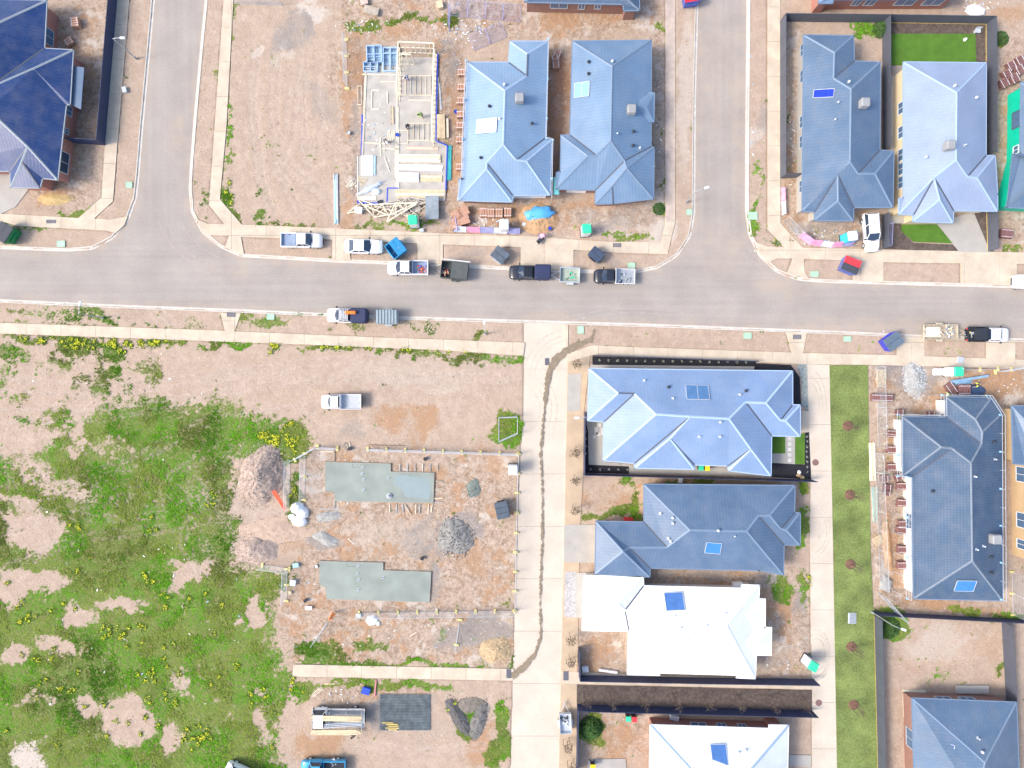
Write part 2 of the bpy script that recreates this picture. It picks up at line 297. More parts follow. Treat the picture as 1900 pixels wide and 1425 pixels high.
def fields(px, py):
    wx = px + 60 * (fbm(px, py, 70, 1, 4, .6) - .5) + 34 * (fbm(px, py, 16, 7, 4, .8) - .5); wy = py + 50 * (fbm(px, py, 70, 2, 4, .6) - .5) + 34 * (fbm(px, py, 16, 8, 4, .8) - .5)
    n1 = fbm(px, py, 40, 3, 5, .7); n2 = fbm(px, py, 12, 4, 4, .7); n3 = fbm(px, py, 120, 5, 4)
    g = .97 * smask(wx, wy, [(-300, 835), (70, 850), (150, 775), (240, 735), (330, 740), (400, 735), (470, 770), (560, 790), (575, 825), (545, 842), (440, 850), (425, 940), (430, 1050), (545, 1050), (520, 1120), (520, 1900), (-300, 1900)], 40)
    for e in [(62, 985, 62, 48, 0, .9), (60, 1078, 85, 26, 0, .8), (20, 1110, 40, 30, 0, .8), (150, 1142, 42, 20, 0, .8), (235, 1122, 52, 12, 0, .95), (350, 1070, 52, 17, -38, 1), (330, 1052, 22, 6, 0, .7),
              (120, 1200, 40, 24, 0, .75), (30, 1218, 30, 18, 0, .8), (242, 1345, 48, 52, 0, .9), (165, 1320, 26, 34, 0, .7), (322, 1372, 28, 40, 0, .7), (60, 1400, 45, 32, 0, .7), (484, 1140, 22, 34, 0, .9),
              (352, 1252, 17, 34, 0, .6), (440, 1145, 12, 6, 0, .8), (60, 1300, 60, 16, 0, .5), (120, 905, 60, 22, 0, .6), (30, 930, 60, 14, 0, .6), (200, 840, 60, 30, 0, .35), (490, 1340, 16, 50, 0, .5), (480, 1280, 10, 14, 0, .6),
              (70, 872, 40, 24, 0, .4), (150, 815, 20, 30, 0, .5)]:
        g = g - ell(wx, wy, *e)
    g = np.clip(g, 0, 1); g = g + 2.6 * g * (1 - g) * (fbm(px, py, 22, 71, 5, .8) - .5) * 1.1 - .22 * sstep(.60, .72, fbm(px, py, 17, 72, 4, .75))
    olive = np.maximum(ell(wx, wy, 440, 1180, 120, 260, 0, 1), ell(wx, wy, 420, 880, 160, 90, 0, 1))
    g = np.clip(g - .22 * sstep(.58, .74, n1) - .06 * sstep(.55, .7, n3) - .10 * olive * sstep(.35, .6, n2), 0, 1)
    g = np.maximum(g, .50 * smask(wx, wy, [(-300, 620), (300, 640), (320, 700), (260, 740), (190, 790), (-300, 830)], 20) * sstep(.42, .62, n1))
    for e in [(140, 645, 50, 16, 0, .9), (215, 645, 28, 20, 0, .8), (20, 660, 30, 25, 0, .6), (205, 685, 24, 16, -35, .8), (120, 680, 22, 16, 0, .7), (185, 710, 20, 16, 0, .7), (275, 700, 14, 22, 0, .6), (262, 678, 34, 8, 0, .55), (110, 770, 22, 22, 0, .6), (300, 735, 26, 10, 0, .6),
              (530, 825, 46, 34, 0, 1), (500, 812, 30, 18, 0, 1), (545, 795, 26, 20, 0, .8), (545, 930, 16, 60, 0, .8), (940, 795, 30, 30, 0, 1.2), (600, 1212, 60, 22, 0, .9), (690, 1190, 34, 13, 0, .8), (560, 1275, 26, 26, 0, 1), (520, 1280, 14, 60, 0, .7),
              (690, 1268, 160, 9, 2, .8), (760, 1229, 200, 5, 1, .9), (780, 1272, 60, 10, 0, .9), (930, 1345, 18, 50, -12, 1), (925, 1400, 18, 40, 15, 1), (858, 1340, 20, 30, 0, .9), (945, 1220, 6, 20, 0, .7), (830, 1165, 14, 8, 0, .5),
              (670, 55, 28, 14, -15, .9), (755, 47, 60, 8, 0, .8), (830, 45, 24, 10, 0, .8), (421, 365, 9, 30, 0, .9), (430, 388, 30, 14, 40, 1), (490, 400, 14, 12, 0, .7), (480, 345, 12, 22, 0, .4), (505, 270, 8, 8, 0, .4), (380, 355, 16, 26, 0, .4),
              (560, 578, 34, 8, 0, .6), (490, 600, 60, 12, 0, .6), (650, 602, 40, 8, 0, .7), (180, 582, 60, 9, 8, .7), (120, 590, 40, 8, 0, .6), (60, 575, 60, 8, 0, .5), (370, 600, 30, 8, 0, .4), (780, 605, 60, 12, 0, .35), (905, 622, 14, 10, 0, .8),
              (1178, 934, 10, 42, 0, 1), (1135, 950, 46, 14, -12, 1), (1095, 960, 24, 12, 0, .9), (1290, 893, 70, 8, 0, .7), (1165, 888, 24, 8, 0, .7), (1490, 900, 14, 20, 0, .9), (1494, 975, 10, 40, 0, 1), (1455, 1085, 24, 32, -40, .9), (1497, 1085, 10, 36, 0, .9),
              (1098, 1350, 24, 38, 0, .9), (1640, 1148, 26, 20, 0, 1), (1652, 1168, 24, 18, 0, 1), (1800, 1132, 26, 14, 0, .9), (1868, 1135, 30, 10, 0, .8), (1860, 1240, 6, 22, 0, .8), (1738, 1262, 30, 10, 0, .4), (1858, 70, 12, 18, 0, 1), (1222, 385, 8, 16, 0, 1), (1228, 60, 8, 10, 0, .9),
              (1230, 335, 5, 18, 0, .6), (1160, 444, 46, 5, 0, .9), (700, 424, 50, 8, 0, .7), (770, 424, 40, 6, 0, .8), (1400, 410, 14, 36, 0, .8), (1435, 455, 14, 7, 0, .8), (1418, 320, 8, 30, 0, .5), (150, 395, 22, 7, -35, 1), (130, 400, 40, 5, 0, .9), (60, 425, 60, 4, 0, .7), (1870, 462, 24, 8, 0, .7), (1610, 58, 30, 22, 20, .8), (1450, 20, 8, 8, 0, .8),
              (1500, 1080, 8, 30, 0, .7), (1230, 232, 5, 10, 0, .5), (1390, 628, 20, 6, 0, .2), (1408, 617, 6, 4, 0, .9), (1605, 648, 20, 6, 0, .3), (1175, 962, 20, 8, 0, .8), (1760, 655, 30, 6, 0, .3)]:
        g = np.maximum(g, ell(wx, wy, *e))
    for pl, w, p in [([(434, 5), (427, 130), (421, 236), (412, 330), (409, 372), (449, 418), (776, 432)], 4, .7), ([(0, 622), (560, 642), (820, 654), (965, 662)], 5, 1.0), ([(545, 1229), (950, 1238)], 3, .8), ([(0, 557 + 42), (400, 612)], 3, .5), ([(955, 960), (953, 1140), (948, 1220)], 3, .4), ([(448, 815), (450, 900), (540, 850)], 2, 0), ([(1447, 60), (1447, 330)], 1.6, .6)]:
        g = np.maximum(g, p * (1 - sstep(w * .5, w * 1.7, dseg(wx, wy, pl))) * sstep(.3, .5, n1))
    bare = sstep(.52, .7, n2) * .25
    g = np.clip(g - bare * (g < .95), 0, 1)
    clay = np.zeros_like(px)
    for e in [(655, 110, 22, 60, 0, .9), (640, 220, 20, 60, 0, .6), (1035, 170, 26, 110, 0, .9), (845, 250, 14, 160, 0, .8), (1090, 35, 130, 14, 0, .9), (720, 60, 90, 14, 0, .7), (760, 785, 60, 34, 0, .7), (1000, 405, 70, 30, 0, .8), (1105, 1220, 46, 40, 0, .8), (1060, 1190, 14, 34, 0, 1),
              (1840, 720, 60, 40, 0, 1), (1648, 1000, 10, 90, 0, 1), (1750, 1128, 130, 12, 0, .8), (1430, 1215, 40, 14, 0, .6), (1455, 1110, 50, 34, 0, .7), (1300, 888, 150, 8, 0, .8), (1120, 920, 60, 24, 0, .6), (1140, 1380, 50, 50, 0, .8), (1250, 1066, 100, 12, 0, .5), (1820, 690, 60, 12, 0, .8),
              (100, 366, 34, 10, 0, 1.3), (130, 330, 40, 50, 0, .5), (165, 90, 30, 90, 0, .35), (1120, 378, 60, 14, 0, .5), (1320, 1060, 60, 10, 0, .8), (900, 870, 40, 60, 0, .5), (880, 1060, 60, 60, 0, .5), (590, 1180, 40, 40, 0, .2), (900, 1390, 60, 50, 0, .6), (590, 1390, 60, 40, 0, .6), (1740, 230, 0.1, 0.1, 0, 0), (1860, 20, 60, 30, 0, .5),
              (620, 950, 60, 20, 0, .5), (540, 1010, 30, 16, 0, .5), (560, 870, 30, 40, 0, .3), (1040, 40, 30, 30, 0, .4), (1760, 1200, 130, 60, 0, .35), (930, 1160, 60, 14, 0, .5), (290, 330, 0.1, .1, 0, 0), (870, 420, 60, 20, 0, .5), (1560, 430, 60, 24, 0, .5)]:
        clay = np.maximum(clay, ell(wx, wy, *e))
    grey = np.zeros_like(px)
    for e in [(545, 62, 42, 46, 0, .9), (530, 80, 30, 22, 0, .7), (590, 210, 30, 90, 0, .4), (690, 110, 30, 20, 0, .4), (655, 260, 14, 120, 0, .5), (845, 110, 12, 60, 0, .6), (850, 985, 44, 34, 0, 1.0), (800, 1000, 60, 40, 0, .6), (870, 1165, 70, 26, -20, .9), (930, 1160, 40, 26, 0, .8),
              (600, 1005, 40, 10, 20, .9), (612, 958, 30, 12, -10, .8), (800, 1080, 24, 40, 0, .8), (1440, 1215, 60, 34, 0, .55), (1490, 1190, 20, 50, 0, .6), (1490, 1110, 14, 44, 0, .8), (1690, 690, 60, 34, 0, .7), (1640, 820, 30, 60, 0, .35), (1680, 870, 26, 200, 0, .35), (1470, 180, 14, 150, 0, .5), (1220, 250, 14, 160, 0, .5), (1600, 440, 40, 12, 0, .8),
              (1520, 430, 50, 26, 0, .55), (1150, 1230, 60, 40, 0, .3), (1280, 1066, 110, 14, 0, .9), (1440, 1060, 30, 60, 0, .5), (620, 765, 60, 20, 0, .35), (650, 800, 40, 16, 0, .4), (760, 1340, 120, 60, 0, .25), (1180, 390, 50, 34, 0, .4), (120, 140, 30, 60, 0, .4), (1410, 240, 16, 60, 0, .5), (805, 395, 24, 30, 0, .9), (855, 235, 8, 60, 0, .5),
              (700, 1320, 20, 40, 0, .8), (870, 1325, 36, 30, 0, .6), (1740, 60, .1, .1, 0, 0), (1600, 300, .1, .1, 0, 0), (1120, 410, 60, 30, 0, .4), (1130, 490, 40, 18, 0, .4), (890, 478, 60, 14, 0, .35), (1060, 465, 30, 14, 0, .4), (655, 490, .1, .1, 0, 0)]:
        grey = np.maximum(grey, ell(wx, wy, *e))
    pale = np.zeros_like(px)
    for e in [(590, 28, 34, 24, 20, .9), (480, 88, 16, 12, 0, .7), (530, 112, 26, 14, 0, .5), (525, 85, 8, 16, 0, .7), (1225, 430, 44, 32, -30, .8), (1210, 60, 30, 10, 0, .8), (1270, 170, 18, 180, 0, .55), (1465, 230, 8, 110, 0, .7), (1520, 420, 60, 22, 0, .35), (590, 870, 20, 100, 0, .3), (860, 850, 200, 30, 0, .3), (1200, 360, 30, 30, 0, .3),
              (1080, 30, 60, 10, 0, .2), (1750, 1200, 90, 50, 0, .5), (1400, 250, 20, 20, 0, .6), (330, 790, 24, 9, -40, .5), (240, 915, 24, 12, 0, .6), (58, 1402, 44, 32, 0, .8), (720, 990, 120, 40, 0, .35), (760, 690, 160, 30, 0, .35), (820, 720, 60, 20, 0, .4), (700, 1180, 60, 30, 0, .25), (1880, 750, 20, 12, 0, .8), (1155, 430, 70, 20, 0, .5)]:
        pale = np.maximum(pale, ell(wx, wy, *e))
    trk = np.zeros_like(px)
    T = [[(380, 700), (480, 690), (620, 700), (960, 690)], [(380, 712), (480, 705), (620, 714), (960, 706)], [(0, 905), (120, 890), (240, 870), (330, 820), (420, 770), (600, 745)], [(0, 893), (120, 878), (230, 858), (320, 808), (420, 756)],
         [(250, 940), (330, 935), (440, 945), (560, 960)], [(250, 925), (340, 918), (440, 930)], [(540, 160), (530, 250), (500, 330)], [(552, 160), (545, 250), (516, 330)], [(510, 290), (560, 340), (620, 380)], [(520, 282), (570, 330), (630, 366)], [(590, 150), (600, 230), (560, 330)],
         [(60, 640), (75, 570)], [(100, 640), (92, 570)], [(270, 575), (300, 615)], [(285, 575), (318, 615)], [(300, 575), (335, 615)], [(650, 1370), (760, 1390), (900, 1380)], [(650, 1382), (760, 1402), (900, 1392)], [(570, 700), (560, 760), (600, 800)], [(380, 905), (330, 1000), (360, 1060)], [(392, 905), (345, 1000), (374, 1060)]]
    for rr_ in (118, 130, 152, 165, 196, 208): T.append([(210 + rr_ * 1.5 * math.cos(R(a)), 800 + rr_ * .8 * math.sin(R(a))) for a in range(10, 175, 15)])
    for oy_ in (0, 13, 60, 73): T += [[(0, 980 + oy_ * 1.2), (150, 930 + oy_), (300, 915 + oy_), (440, 930 + oy_ * .4), (560, 955)], [(360, 870), (345 + oy_, 960), (400 + oy_, 1060)]]
    for ox_ in (0, 11, 40, 51, 90, 101): T += [[(470 + ox_, 90), (462 + ox_, 200), (478 + ox_, 330), (500 + ox_ * 1.3, 400)]]
    for oy_ in (0, 12, 30, 42): T += [[(570, 668 + oy_), (700, 660 + oy_), (960, 668 + oy_)], [(0, 700 + oy_ * 2), (200, 716 + oy_ * 1.5), (420, 690 + oy_), (560, 668 + oy_)]]
    for t in T: trk = np.maximum(trk, (1 - sstep(2, 6.5, dseg(px + 6 * (n1 - .5), py + 6 * (n1 - .5), t))) * (.45 + .5 * n2))
    md = np.zeros_like(px)
    for pg in MESS: md = np.maximum(md, smask(wx, wy, pg, 14))
    clay = np.clip(clay * (.45 + .9 * sstep(.35, .65, n1)), 0, 1); grey = np.clip(grey * (.6 + .7 * sstep(.35, .6, n1)), 0, 1)
    clay = np.maximum(clay, md * .75 * sstep(.5, .66, fbm(px, py, 34, 91, 5, .7)) * (1 - grey)); pale = np.maximum(pale, md * .7 * sstep(.55, .7, fbm(px, py, 26, 92, 5, .7)))
    fields.mess = md
    return g, clay, grey, pale, trk, n1, n2, n3
fx = np.arange(-70, 70.01, .2); fy = np.arange(-53.4, 53.41, .2)
far = np.array([-1500., -600, -300, -150, -100, -80])
gx = np.concatenate([far, fx, -far[::-1]]); gy = np.concatenate([far, fy, -far[::-1]])
GX, GY = np.meshgrid(gx, gy); PX, PY = 950 + GX * PPM, 712.5 - GY * PPM
g, clay, grey, pale, trk, n1, n2, n3 = fields(PX, PY); mess = fields.mess
paved = np.zeros(GX.shape, bool)
for pv in PAVED + [SLAB0]: paved |= pip(PX, PY, pv)
Z = .085 + .05 * (fbm(PX, PY, 26, 31, 4) - .5) + .06 * (fbm(PX, PY, 9, 32, 3, .7) - .5) * (.5 + clay) - .04 * trk + .16 * mess * (fbm(PX, PY, 10, 33, 4, .8) - .5)
Z = np.clip(Z, .0, .145); Z[paved] = -.06
def build_ground():
    ny, nx = GX.shape; V = np.stack([GX, GY, Z], -1).reshape(-1, 3)
    i = np.arange((ny - 1) * (nx - 1)); r, c = i // (nx - 1), i % (nx - 1); a = r * nx + c
    F = np.stack([a, a + 1, a + nx + 1, a + nx], 1)
    m = bpy.data.materials.new('bare_earth_and_weeds'); m.use_nodes = True; nt = m.node_tree; L = nt.links; b = nt.nodes['Principled BSDF']
    b.inputs['Roughness'].default_value = .95; b.inputs['Specular IOR Level'].default_value = .15
    geo = _nn(nt, 'ShaderNodeNewGeometry')
    def noise(s, d=5, rr=.6):
        n = _nn(nt, 'ShaderNodeTexNoise'); n.inputs['Scale'].default_value = s; n.inputs['Detail'].default_value = d; n.inputs['Roughness'].default_value = rr; L.new(geo.outputs['Position'], n.inputs['Vector']); return n.outputs[0]
    def attr(n): a = _nn(nt, 'ShaderNodeAttribute'); a.attribute_name = n; return a.outputs['Fac']
    def mrange(s, a, bb, c=0, d=1):
        r = _nn(nt, 'ShaderNodeMapRange'); r.inputs['From Min'].default_value = a; r.inputs['From Max'].default_value = bb; r.inputs['To Min'].default_value = c; r.inputs['To Max'].default_value = d; L.new(s, r.inputs['Value']); return r.outputs[0]
    def mix(f, a, c):
        x = _nn(nt, 'ShaderNodeMix', data_type='RGBA')
        if isinstance(f, float): x.inputs['Factor'].default_value = f
        else: L.new(f, x.inputs['Factor'])
        for k, v in ((6, a), (7, c)):
            if isinstance(v, tuple): x.inputs[k].default_value = (*v, 1)
            else: L.new(v, x.inputs[k])
        return x.outputs[2]
    def math_(op, a, c):
        x = _nn(nt, 'ShaderNodeMath', operation=op)
        for k, v in ((0, a), (1, c)):
            if isinstance(v, (int, float)): x.inputs[k].default_value = v
            else: L.new(v, x.inputs[k])
        return x.outputs[0]
    hf = noise(3.2, 8, .75); mf = noise(.5, 6, .65); vf = noise(11, 4, .7); lf = noise(.09, 3)
    base = mix(mrange(mf, .3, .7), (.405, .305, .235), (.52, .405, .32))
    sf = noise(1.3, 9, .78)
    base = mix(mrange(sf, .48, .68, 0, .42), base, (.33, .235, .18))
    base = mix(mrange(sf, .46, .36, 0, .35), base, (.60, .49, .42))
    base = mix(mrange(lf, .35, .65, 0, .35), base, (.44, .335, .245))
    base = mix(mrange(hf, .52, .72, 0, .6), base, (.27, .20, .155))
    base = mix(math_('MULTIPLY', attr('mess'), mrange(hf, .50, .62, 0, .6)), base, (.21, .15, .105))
    base = mix(math_('MULTIPLY', attr('mess'), mrange(sf, .50, .60, 0, .75)), base, (.26, .175, .11))
    base = mix(math_('MULTIPLY', attr('mess'), mrange(vf, .57, .70, 0, .6)), base, (.60, .53, .46))
    base = mix(mrange(vf, .58, .78, 0, .32), base, (.60, .50, .41))
    def edge(a, lo=.22, hi=.75, k=1.3): return mrange(math_('ADD', attr(a), math_('MULTIPLY', math_('SUBTRACT', hf, .5), k)), lo, hi)
    base = mix(math_('MULTIPLY', edge('pale'), .75), base, (.58, .52, .46))
    base = mix(math_('MULTIPLY', edge('clay'), .8), base, mix(mrange(hf, .35, .65), (.46, .25, .115), (.36, .235, .16)))
    base = mix(math_('MULTIPLY', edge('grey'), .8), base, mix(mrange(hf, .35, .65), (.25, .225, .205), (.33, .30, .28)))
    base = mix(math_('MULTIPLY', attr('trk'), .55), base, mix(mrange(sf, .4, .6), (.30, .22, .17), (.62, .52, .45)))
    gcol = mix(mrange(mf, .35, .65), (.09, .20, .012), (.165, .215, .04))
    gcol = mix(mrange(sf, .52, .66, 0, .6), gcol, (.29, .26, .13))
    gcol = mix(mrange(hf, .45, .7), gcol, (.055, .11, .014))
    gm = mrange(math_('ADD', attr('grass'), math_('MULTIPLY', math_('SUBTRACT', hf, .5), 1.3)), .34, .60)
    base = mix(math_('MULTIPLY', math_('MULTIPLY', gm, .88), math_('SUBTRACT', 1.0, math_('MULTIPLY', attr('trk'), .75))), base, gcol)
    L.new(base, b.inputs['Base Color'])
    bp = _nn(nt, 'ShaderNodeBump'); bp.inputs['Strength'].default_value = .9; bp.inputs['Distance'].default_value = .12
    L.new(math_('ADD', hf, math_('MULTIPLY', vf, .4)), bp.inputs['Height']); L.new(bp.outputs[0], b.inputs['Normal'])
    o = mesh_np('ground', V, F, m, {'grass': ('FLOAT', g.ravel()), 'clay': ('FLOAT', clay.ravel()), 'grey': ('FLOAT', grey.ravel()), 'pale': ('FLOAT', pale.ravel()), 'trk': ('FLOAT', trk.ravel()), 'mess': ('FLOAT', mess.ravel())})
    o.data.polygons.foreach_set('use_smooth', [True] * len(o.data.polygons)); tag(o, kind='structure')
build_ground()
def flat(pts, z): return [tuple(P(x, y).xy) for x, y in pts]
# road: asphalt sheet with dusty wheel paths
def road_material():
    m = mat('dusty_asphalt', (.345, .308, .278), .9, .09, .25, .25, 30, fine=.05); nt = m.node_tree; L = nt.links; b = nt.nodes['Principled BSDF']
    src = b.inputs['Base Color'].links[0].from_socket; geo = _nn(nt, 'ShaderNodeNewGeometry')
    mp = _nn(nt, 'ShaderNodeMapping'); mp.inputs['Scale'].default_value = (.03, 1.3, 1); mp.inputs['Rotation'].default_value = (0, 0, R(2.5)); L.new(geo.outputs['Position'], mp.inputs[0])
    n = _nn(nt, 'ShaderNodeTexNoise'); n.inputs['Scale'].default_value = 1.2; n.inputs['Detail'].default_value = 6; L.new(mp.outputs[0], n.inputs['Vector'])
    r = _nn(nt, 'ShaderNodeMapRange'); r.inputs['From Min'].default_value = .35; r.inputs['From Max'].default_value = .7; r.inputs['To Min'].default_value = .95; r.inputs['To Max'].default_value = 1.05; L.new(n.outputs[0], r.inputs['Value'])
    s = _nn(nt, 'ShaderNodeVectorMath', operation='SCALE'); L.new(src, s.inputs[0]); L.new(r.outputs[0], s.inputs['Scale'])
    mp2 = _nn(nt, 'ShaderNodeMapping'); mp2.inputs['Scale'].default_value = (1.5, .03, 1); L.new(geo.outputs['Position'], mp2.inputs[0])
    nv = _nn(nt, 'ShaderNodeTexNoise'); nv.inputs['Scale'].default_value = 1.0; nv.inputs['Detail'].default_value = 5; L.new(mp2.outputs[0], nv.inputs['Vector'])
    sd = _nn(nt, 'ShaderNodeAttribute'); sd.attribute_name = 'side'; mxn = _nn(nt, 'ShaderNodeMix', data_type='FLOAT'); L.new(sd.outputs['Fac'], mxn.inputs[0]); L.new(n.outputs[0], mxn.inputs[2]); L.new(nv.outputs[0], mxn.inputs[3]); L.new(mxn.outputs[0], r.inputs['Value'])
    a = _nn(nt, 'ShaderNodeAttribute'); a.attribute_name = 'dust'
    n5 = _nn(nt, 'ShaderNodeTexNoise'); n5.inputs['Scale'].default_value = .5; n5.inputs['Detail'].default_value = 9; n5.inputs['Roughness'].default_value = .72; L.new(geo.outputs['Position'], n5.inputs['Vector'])
    r5 = _nn(nt, 'ShaderNodeMapRange'); r5.inputs['From Min'].default_value = .35; r5.inputs['From Max'].default_value = .65; L.new(n5.outputs[0], r5.inputs['Value'])
    mm = _nn(nt, 'ShaderNodeMath', operation='MULTIPLY'); L.new(a.outputs['Fac'], mm.inputs[0]); L.new(r5.outputs[0], mm.inputs[1])
    x = _nn(nt, 'ShaderNodeMix', data_type='RGBA'); L.new(mm.outputs[0], x.inputs['Factor']); L.new(s.outputs[0], x.inputs[6]); x.inputs[7].default_value = (.43, .335, .26, 1)
    L.new(x.outputs[2], b.inputs['Base Color']); return m
def tess(pts):
    from mathutils.geometry import delaunay_2d_cdt
    n = len(pts); r = delaunay_2d_cdt([Vector(p) for p in pts], [], [list(range(n))], 1, 1e-4); bm = bmesh.new(); vs = [bm.verts.new((v.x, v.y, 0)) for v in r[0]]
    for f in r[2]:
        try: bm.faces.new([vs[i] for i in f])
        except ValueError: pass
    return bm
def build_road():
    xs = np.arange(-112, 118, .5); ys = np.arange(-0, 70, .5); X, Y = np.meshgrid(np.arange(-110, 118, .5), np.arange(5, 68, .5)); px, py = 950 + X * PPM, 712.5 - Y * PPM
    allk = [K_NW, K_MID, K_NE, K_SOUTH]; d = np.full(X.shape, 1e9)
    for k in allk: d = np.minimum(d, dseg(px, py, k))
    dust = .9 * (1 - sstep(2, 16, d))
    for e in [(330, 255, 12, 50, 0, .9), (1300, 330, 30, 10, 0, .6), (1320, 120, 40, 140, 0, .5), (1010, 590, 60, 14, 0, .6), (1650, 615, 260, 16, 1, .8), (1450, 530, 60, 30, 10, .6), (420, 500, 60, 14, 10, .5), (680, 510, 160, 6, 6, .5), (1290, 190, 10, 200, 0, .5), (1370, 200, 16, 200, 0, .5), (1340, 460, 60, 50, 0, .5), (1010, 605, 80, 10, 0, .7)]: dust = np.maximum(dust, ell(px, py, *e))
    poly = flat(ROAD, 0); mb = MB(); bm = tess(poly)
    # cut into a grid so that the dust field can be stored on vertices
    for ax, lo, hi, st in ((0, -108, 116, 1.0), (1, 5, 66, 1.0)):
        t = lo
        while t < hi:
            no = Vector((1, 0, 0)) if ax == 0 else Vector((0, 1, 0)); co = no * t
            bmesh.ops.bisect_plane(bm, geom=bm.verts[:] + bm.edges[:] + bm.faces[:], plane_co=co, plane_no=no); t += st
    bm.normal_update()
    for f in bm.faces:
        if f.normal.z < 0: f.normal_flip()
    me = bpy.data.meshes.new('road'); bm.to_mesh(me); bm.free(); me.materials.append(road_material())
    co = np.zeros(len(me.vertices) * 3, np.float32); me.vertices.foreach_get('co', co); co = co.reshape(-1, 3)
    px, py = 950 + co[:, 0] * PPM, 712.5 - co[:, 1] * PPM; d = np.full(px.shape, 1e9)
    for k in allk: d = np.minimum(d, dseg(px, py, k))
    dust = .8 * (1 - sstep(2, 18, d))
    for e in [(330, 255, 12, 50, 0, .9), (1300, 330, 30, 10, 0, .6), (1320, 120, 40, 140, 0, .5), (1010, 590, 60, 14, 0, .6), (1650, 612, 260, 18, 1, .8), (1450, 530, 60, 30, 10, .6), (420, 500, 60, 14, 10, .5), (680, 510, 160, 6, 6, .5), (1370, 200, 16, 200, 0, .5), (1340, 460, 60, 50, 0, .5)]: dust = np.maximum(dust, ell(px, py, *e))
    a = me.attributes.new('dust', 'FLOAT', 'POINT'); a.data.foreach_set('value', dust.astype(np.float32))
    a = me.attributes.new('side', 'FLOAT', 'POINT'); a.data.foreach_set('value', (1 - sstep(410, 480, py)).astype(np.float32))
    tag(link('road', me), kind='structure')
build_road()
def offset_line(pl, d):
    out = []; n = len(pl)
    for i in range(n):
        a = Vector(pl[max(i - 1, 0)]); b = Vector(pl[min(i + 1, n - 1)]); t = (b - a).normalized(); out.append((pl[i][0] - t.y * d, pl[i][1] + t.x * d))
    return out
def resample(pl, step):
    out = [pl[0]]; acc = 0
    for a, b in zip(pl[:-1], pl[1:]):
        a, b = Vector(a), Vector(b); L = (b - a).length; t = step - acc
        while t < L: p = a + (b - a) * t / L; out.append(tuple(p)); t += step
        acc = (acc + L) % step if L else acc
        acc = L - (t - step)
    out.append(pl[-1]); return out
def build_kerb(name, pl, side, gaps=()):
    w = [tuple(P(*p).xy) for p in pl]; root = thing(name, None, None); tag(root, kind='structure')
    pts = resample(w, 3.0)
    for a, b in zip(pts[:-1], pts[1:]):
        a, b = Vector(a), Vector(b); L = (b - a).length
        if L < .2: continue
        t = (b - a) / L; n = Vector((-t.y, t.x)) * side; a2, b2 = a, b - t * .012
        prof = [(-.28, .008), (-.28, .016), (0, .022), (.05, .13), (.17, .145), (.17, .02)]
        vs = []
        for q in (a2, b2):
            for (o, z) in prof: vs.append((q.x + n.x * o, q.y + n.y * o, z))
        k = len(prof); fs = [(i, (i + 1) % k, k + (i + 1) % k, k + i) for i in range(k)] + [list(range(k)), list(range(2 * k - 1, k - 1, -1))]
        MB().add(vs, fs).build('kerb_stone', KERBM, root)
build_kerb('kerb', K_SOUTH, -1); build_kerb('kerb', K_NW, 1); build_kerb('kerb', K_MID, 1); build_kerb('kerb', K_NE, 1)
def slab_cut(name, poly, z, mat_, bay, ax=None, gap=.03, part='concrete_slab', z0=-.05):
    """paving poured in bays: the outline is cut across into slabs with open joints"""
    pts = flat(poly, 0); root = thing(name, None, None); tag(root, kind='structure')
    bm = tess(pts)
    lo = Vector((min(p[0] for p in pts), min(p[1] for p in pts))); hi = Vector((max(p[0] for p in pts), max(p[1] for p in pts)))
    axes = [0, 1] if ax is None else [ax]
    for x in axes:
        no = Vector((1, 0, 0)) if x == 0 else Vector((0, 1, 0)); t = lo[x] + bay
        while t < hi[x]:
            bmesh.ops.bisect_plane(bm, geom=bm.verts[:] + bm.edges[:] + bm.faces[:], plane_co=no * t, plane_no=no); t += bay
    cells = {}
    for f in bm.faces:
        c = f.calc_center_median(); k = tuple(int((c[x] - lo[x]) / bay) for x in axes); cells.setdefault(k, []).append(f)
    for k, fl in cells.items():
        b2 = bmesh.new(); mp = {}
        for f in fl:
            for v in f.verts:
                if v not in mp:
                    q = v.co.copy()
                    for x in axes:
                        e0 = lo[x] + int(k[axes.index(x)]) * bay; 
                        if abs(q[x] - e0) < 1e-3: q[x] += gap / 2
                        if abs(q[x] - e0 - bay) < 1e-3: q[x] -= gap / 2
                    mp[v] = b2.verts.new((q.x, q.y, z))
            try: b2.faces.new([mp[v] for v in f.verts])
            except ValueError: pass
        b2.normal_update()
        for f in b2.faces:
            if f.normal.z < 0: f.normal_flip()
        r = bmesh.ops.extrude_face_region(b2, geom=b2.faces[:]); bot = [v for v in r['geom'] if isinstance(v, bmesh.types.BMVert)]
        for v in bot: v.co.z = z0
        for f in [f for f in r['geom'] if isinstance(f, bmesh.types.BMFace)]: f.normal_flip()
        bmesh.ops.recalc_face_normals(b2, faces=b2.faces[:])
        me = bpy.data.meshes.new(part); b2.to_mesh(me); b2.free(); me.materials.append(mat_); link(part, me, root)
    bm.free(); return root
for k in FOOT: slab_cut('footpath', FOOT[k], .165, CONC, 4.5)
slab_cut('concrete_lane', LANE1, .03, CONC2, 6.8, 1); slab_cut('concrete_lane', LANE2, .13, CONC2, 6.0, 1)
def sheet(name, poly, z, m, kind='structure', z0=None, parent=None):
    mb = MB(); mb.prism(flat(poly, 0), -.05 if z0 is None else z0, z); o = mb.build(name, m, parent); tag(o, kind=kind); return o
VERGEC = mat('compacted_earth', (.50, .385, .27), .95, .1, .5, .4, 12, dirt=.4, dirtcol=(.36, .25, .17))
sheet('tree_strip', LANE1E, .15, VERGEC)
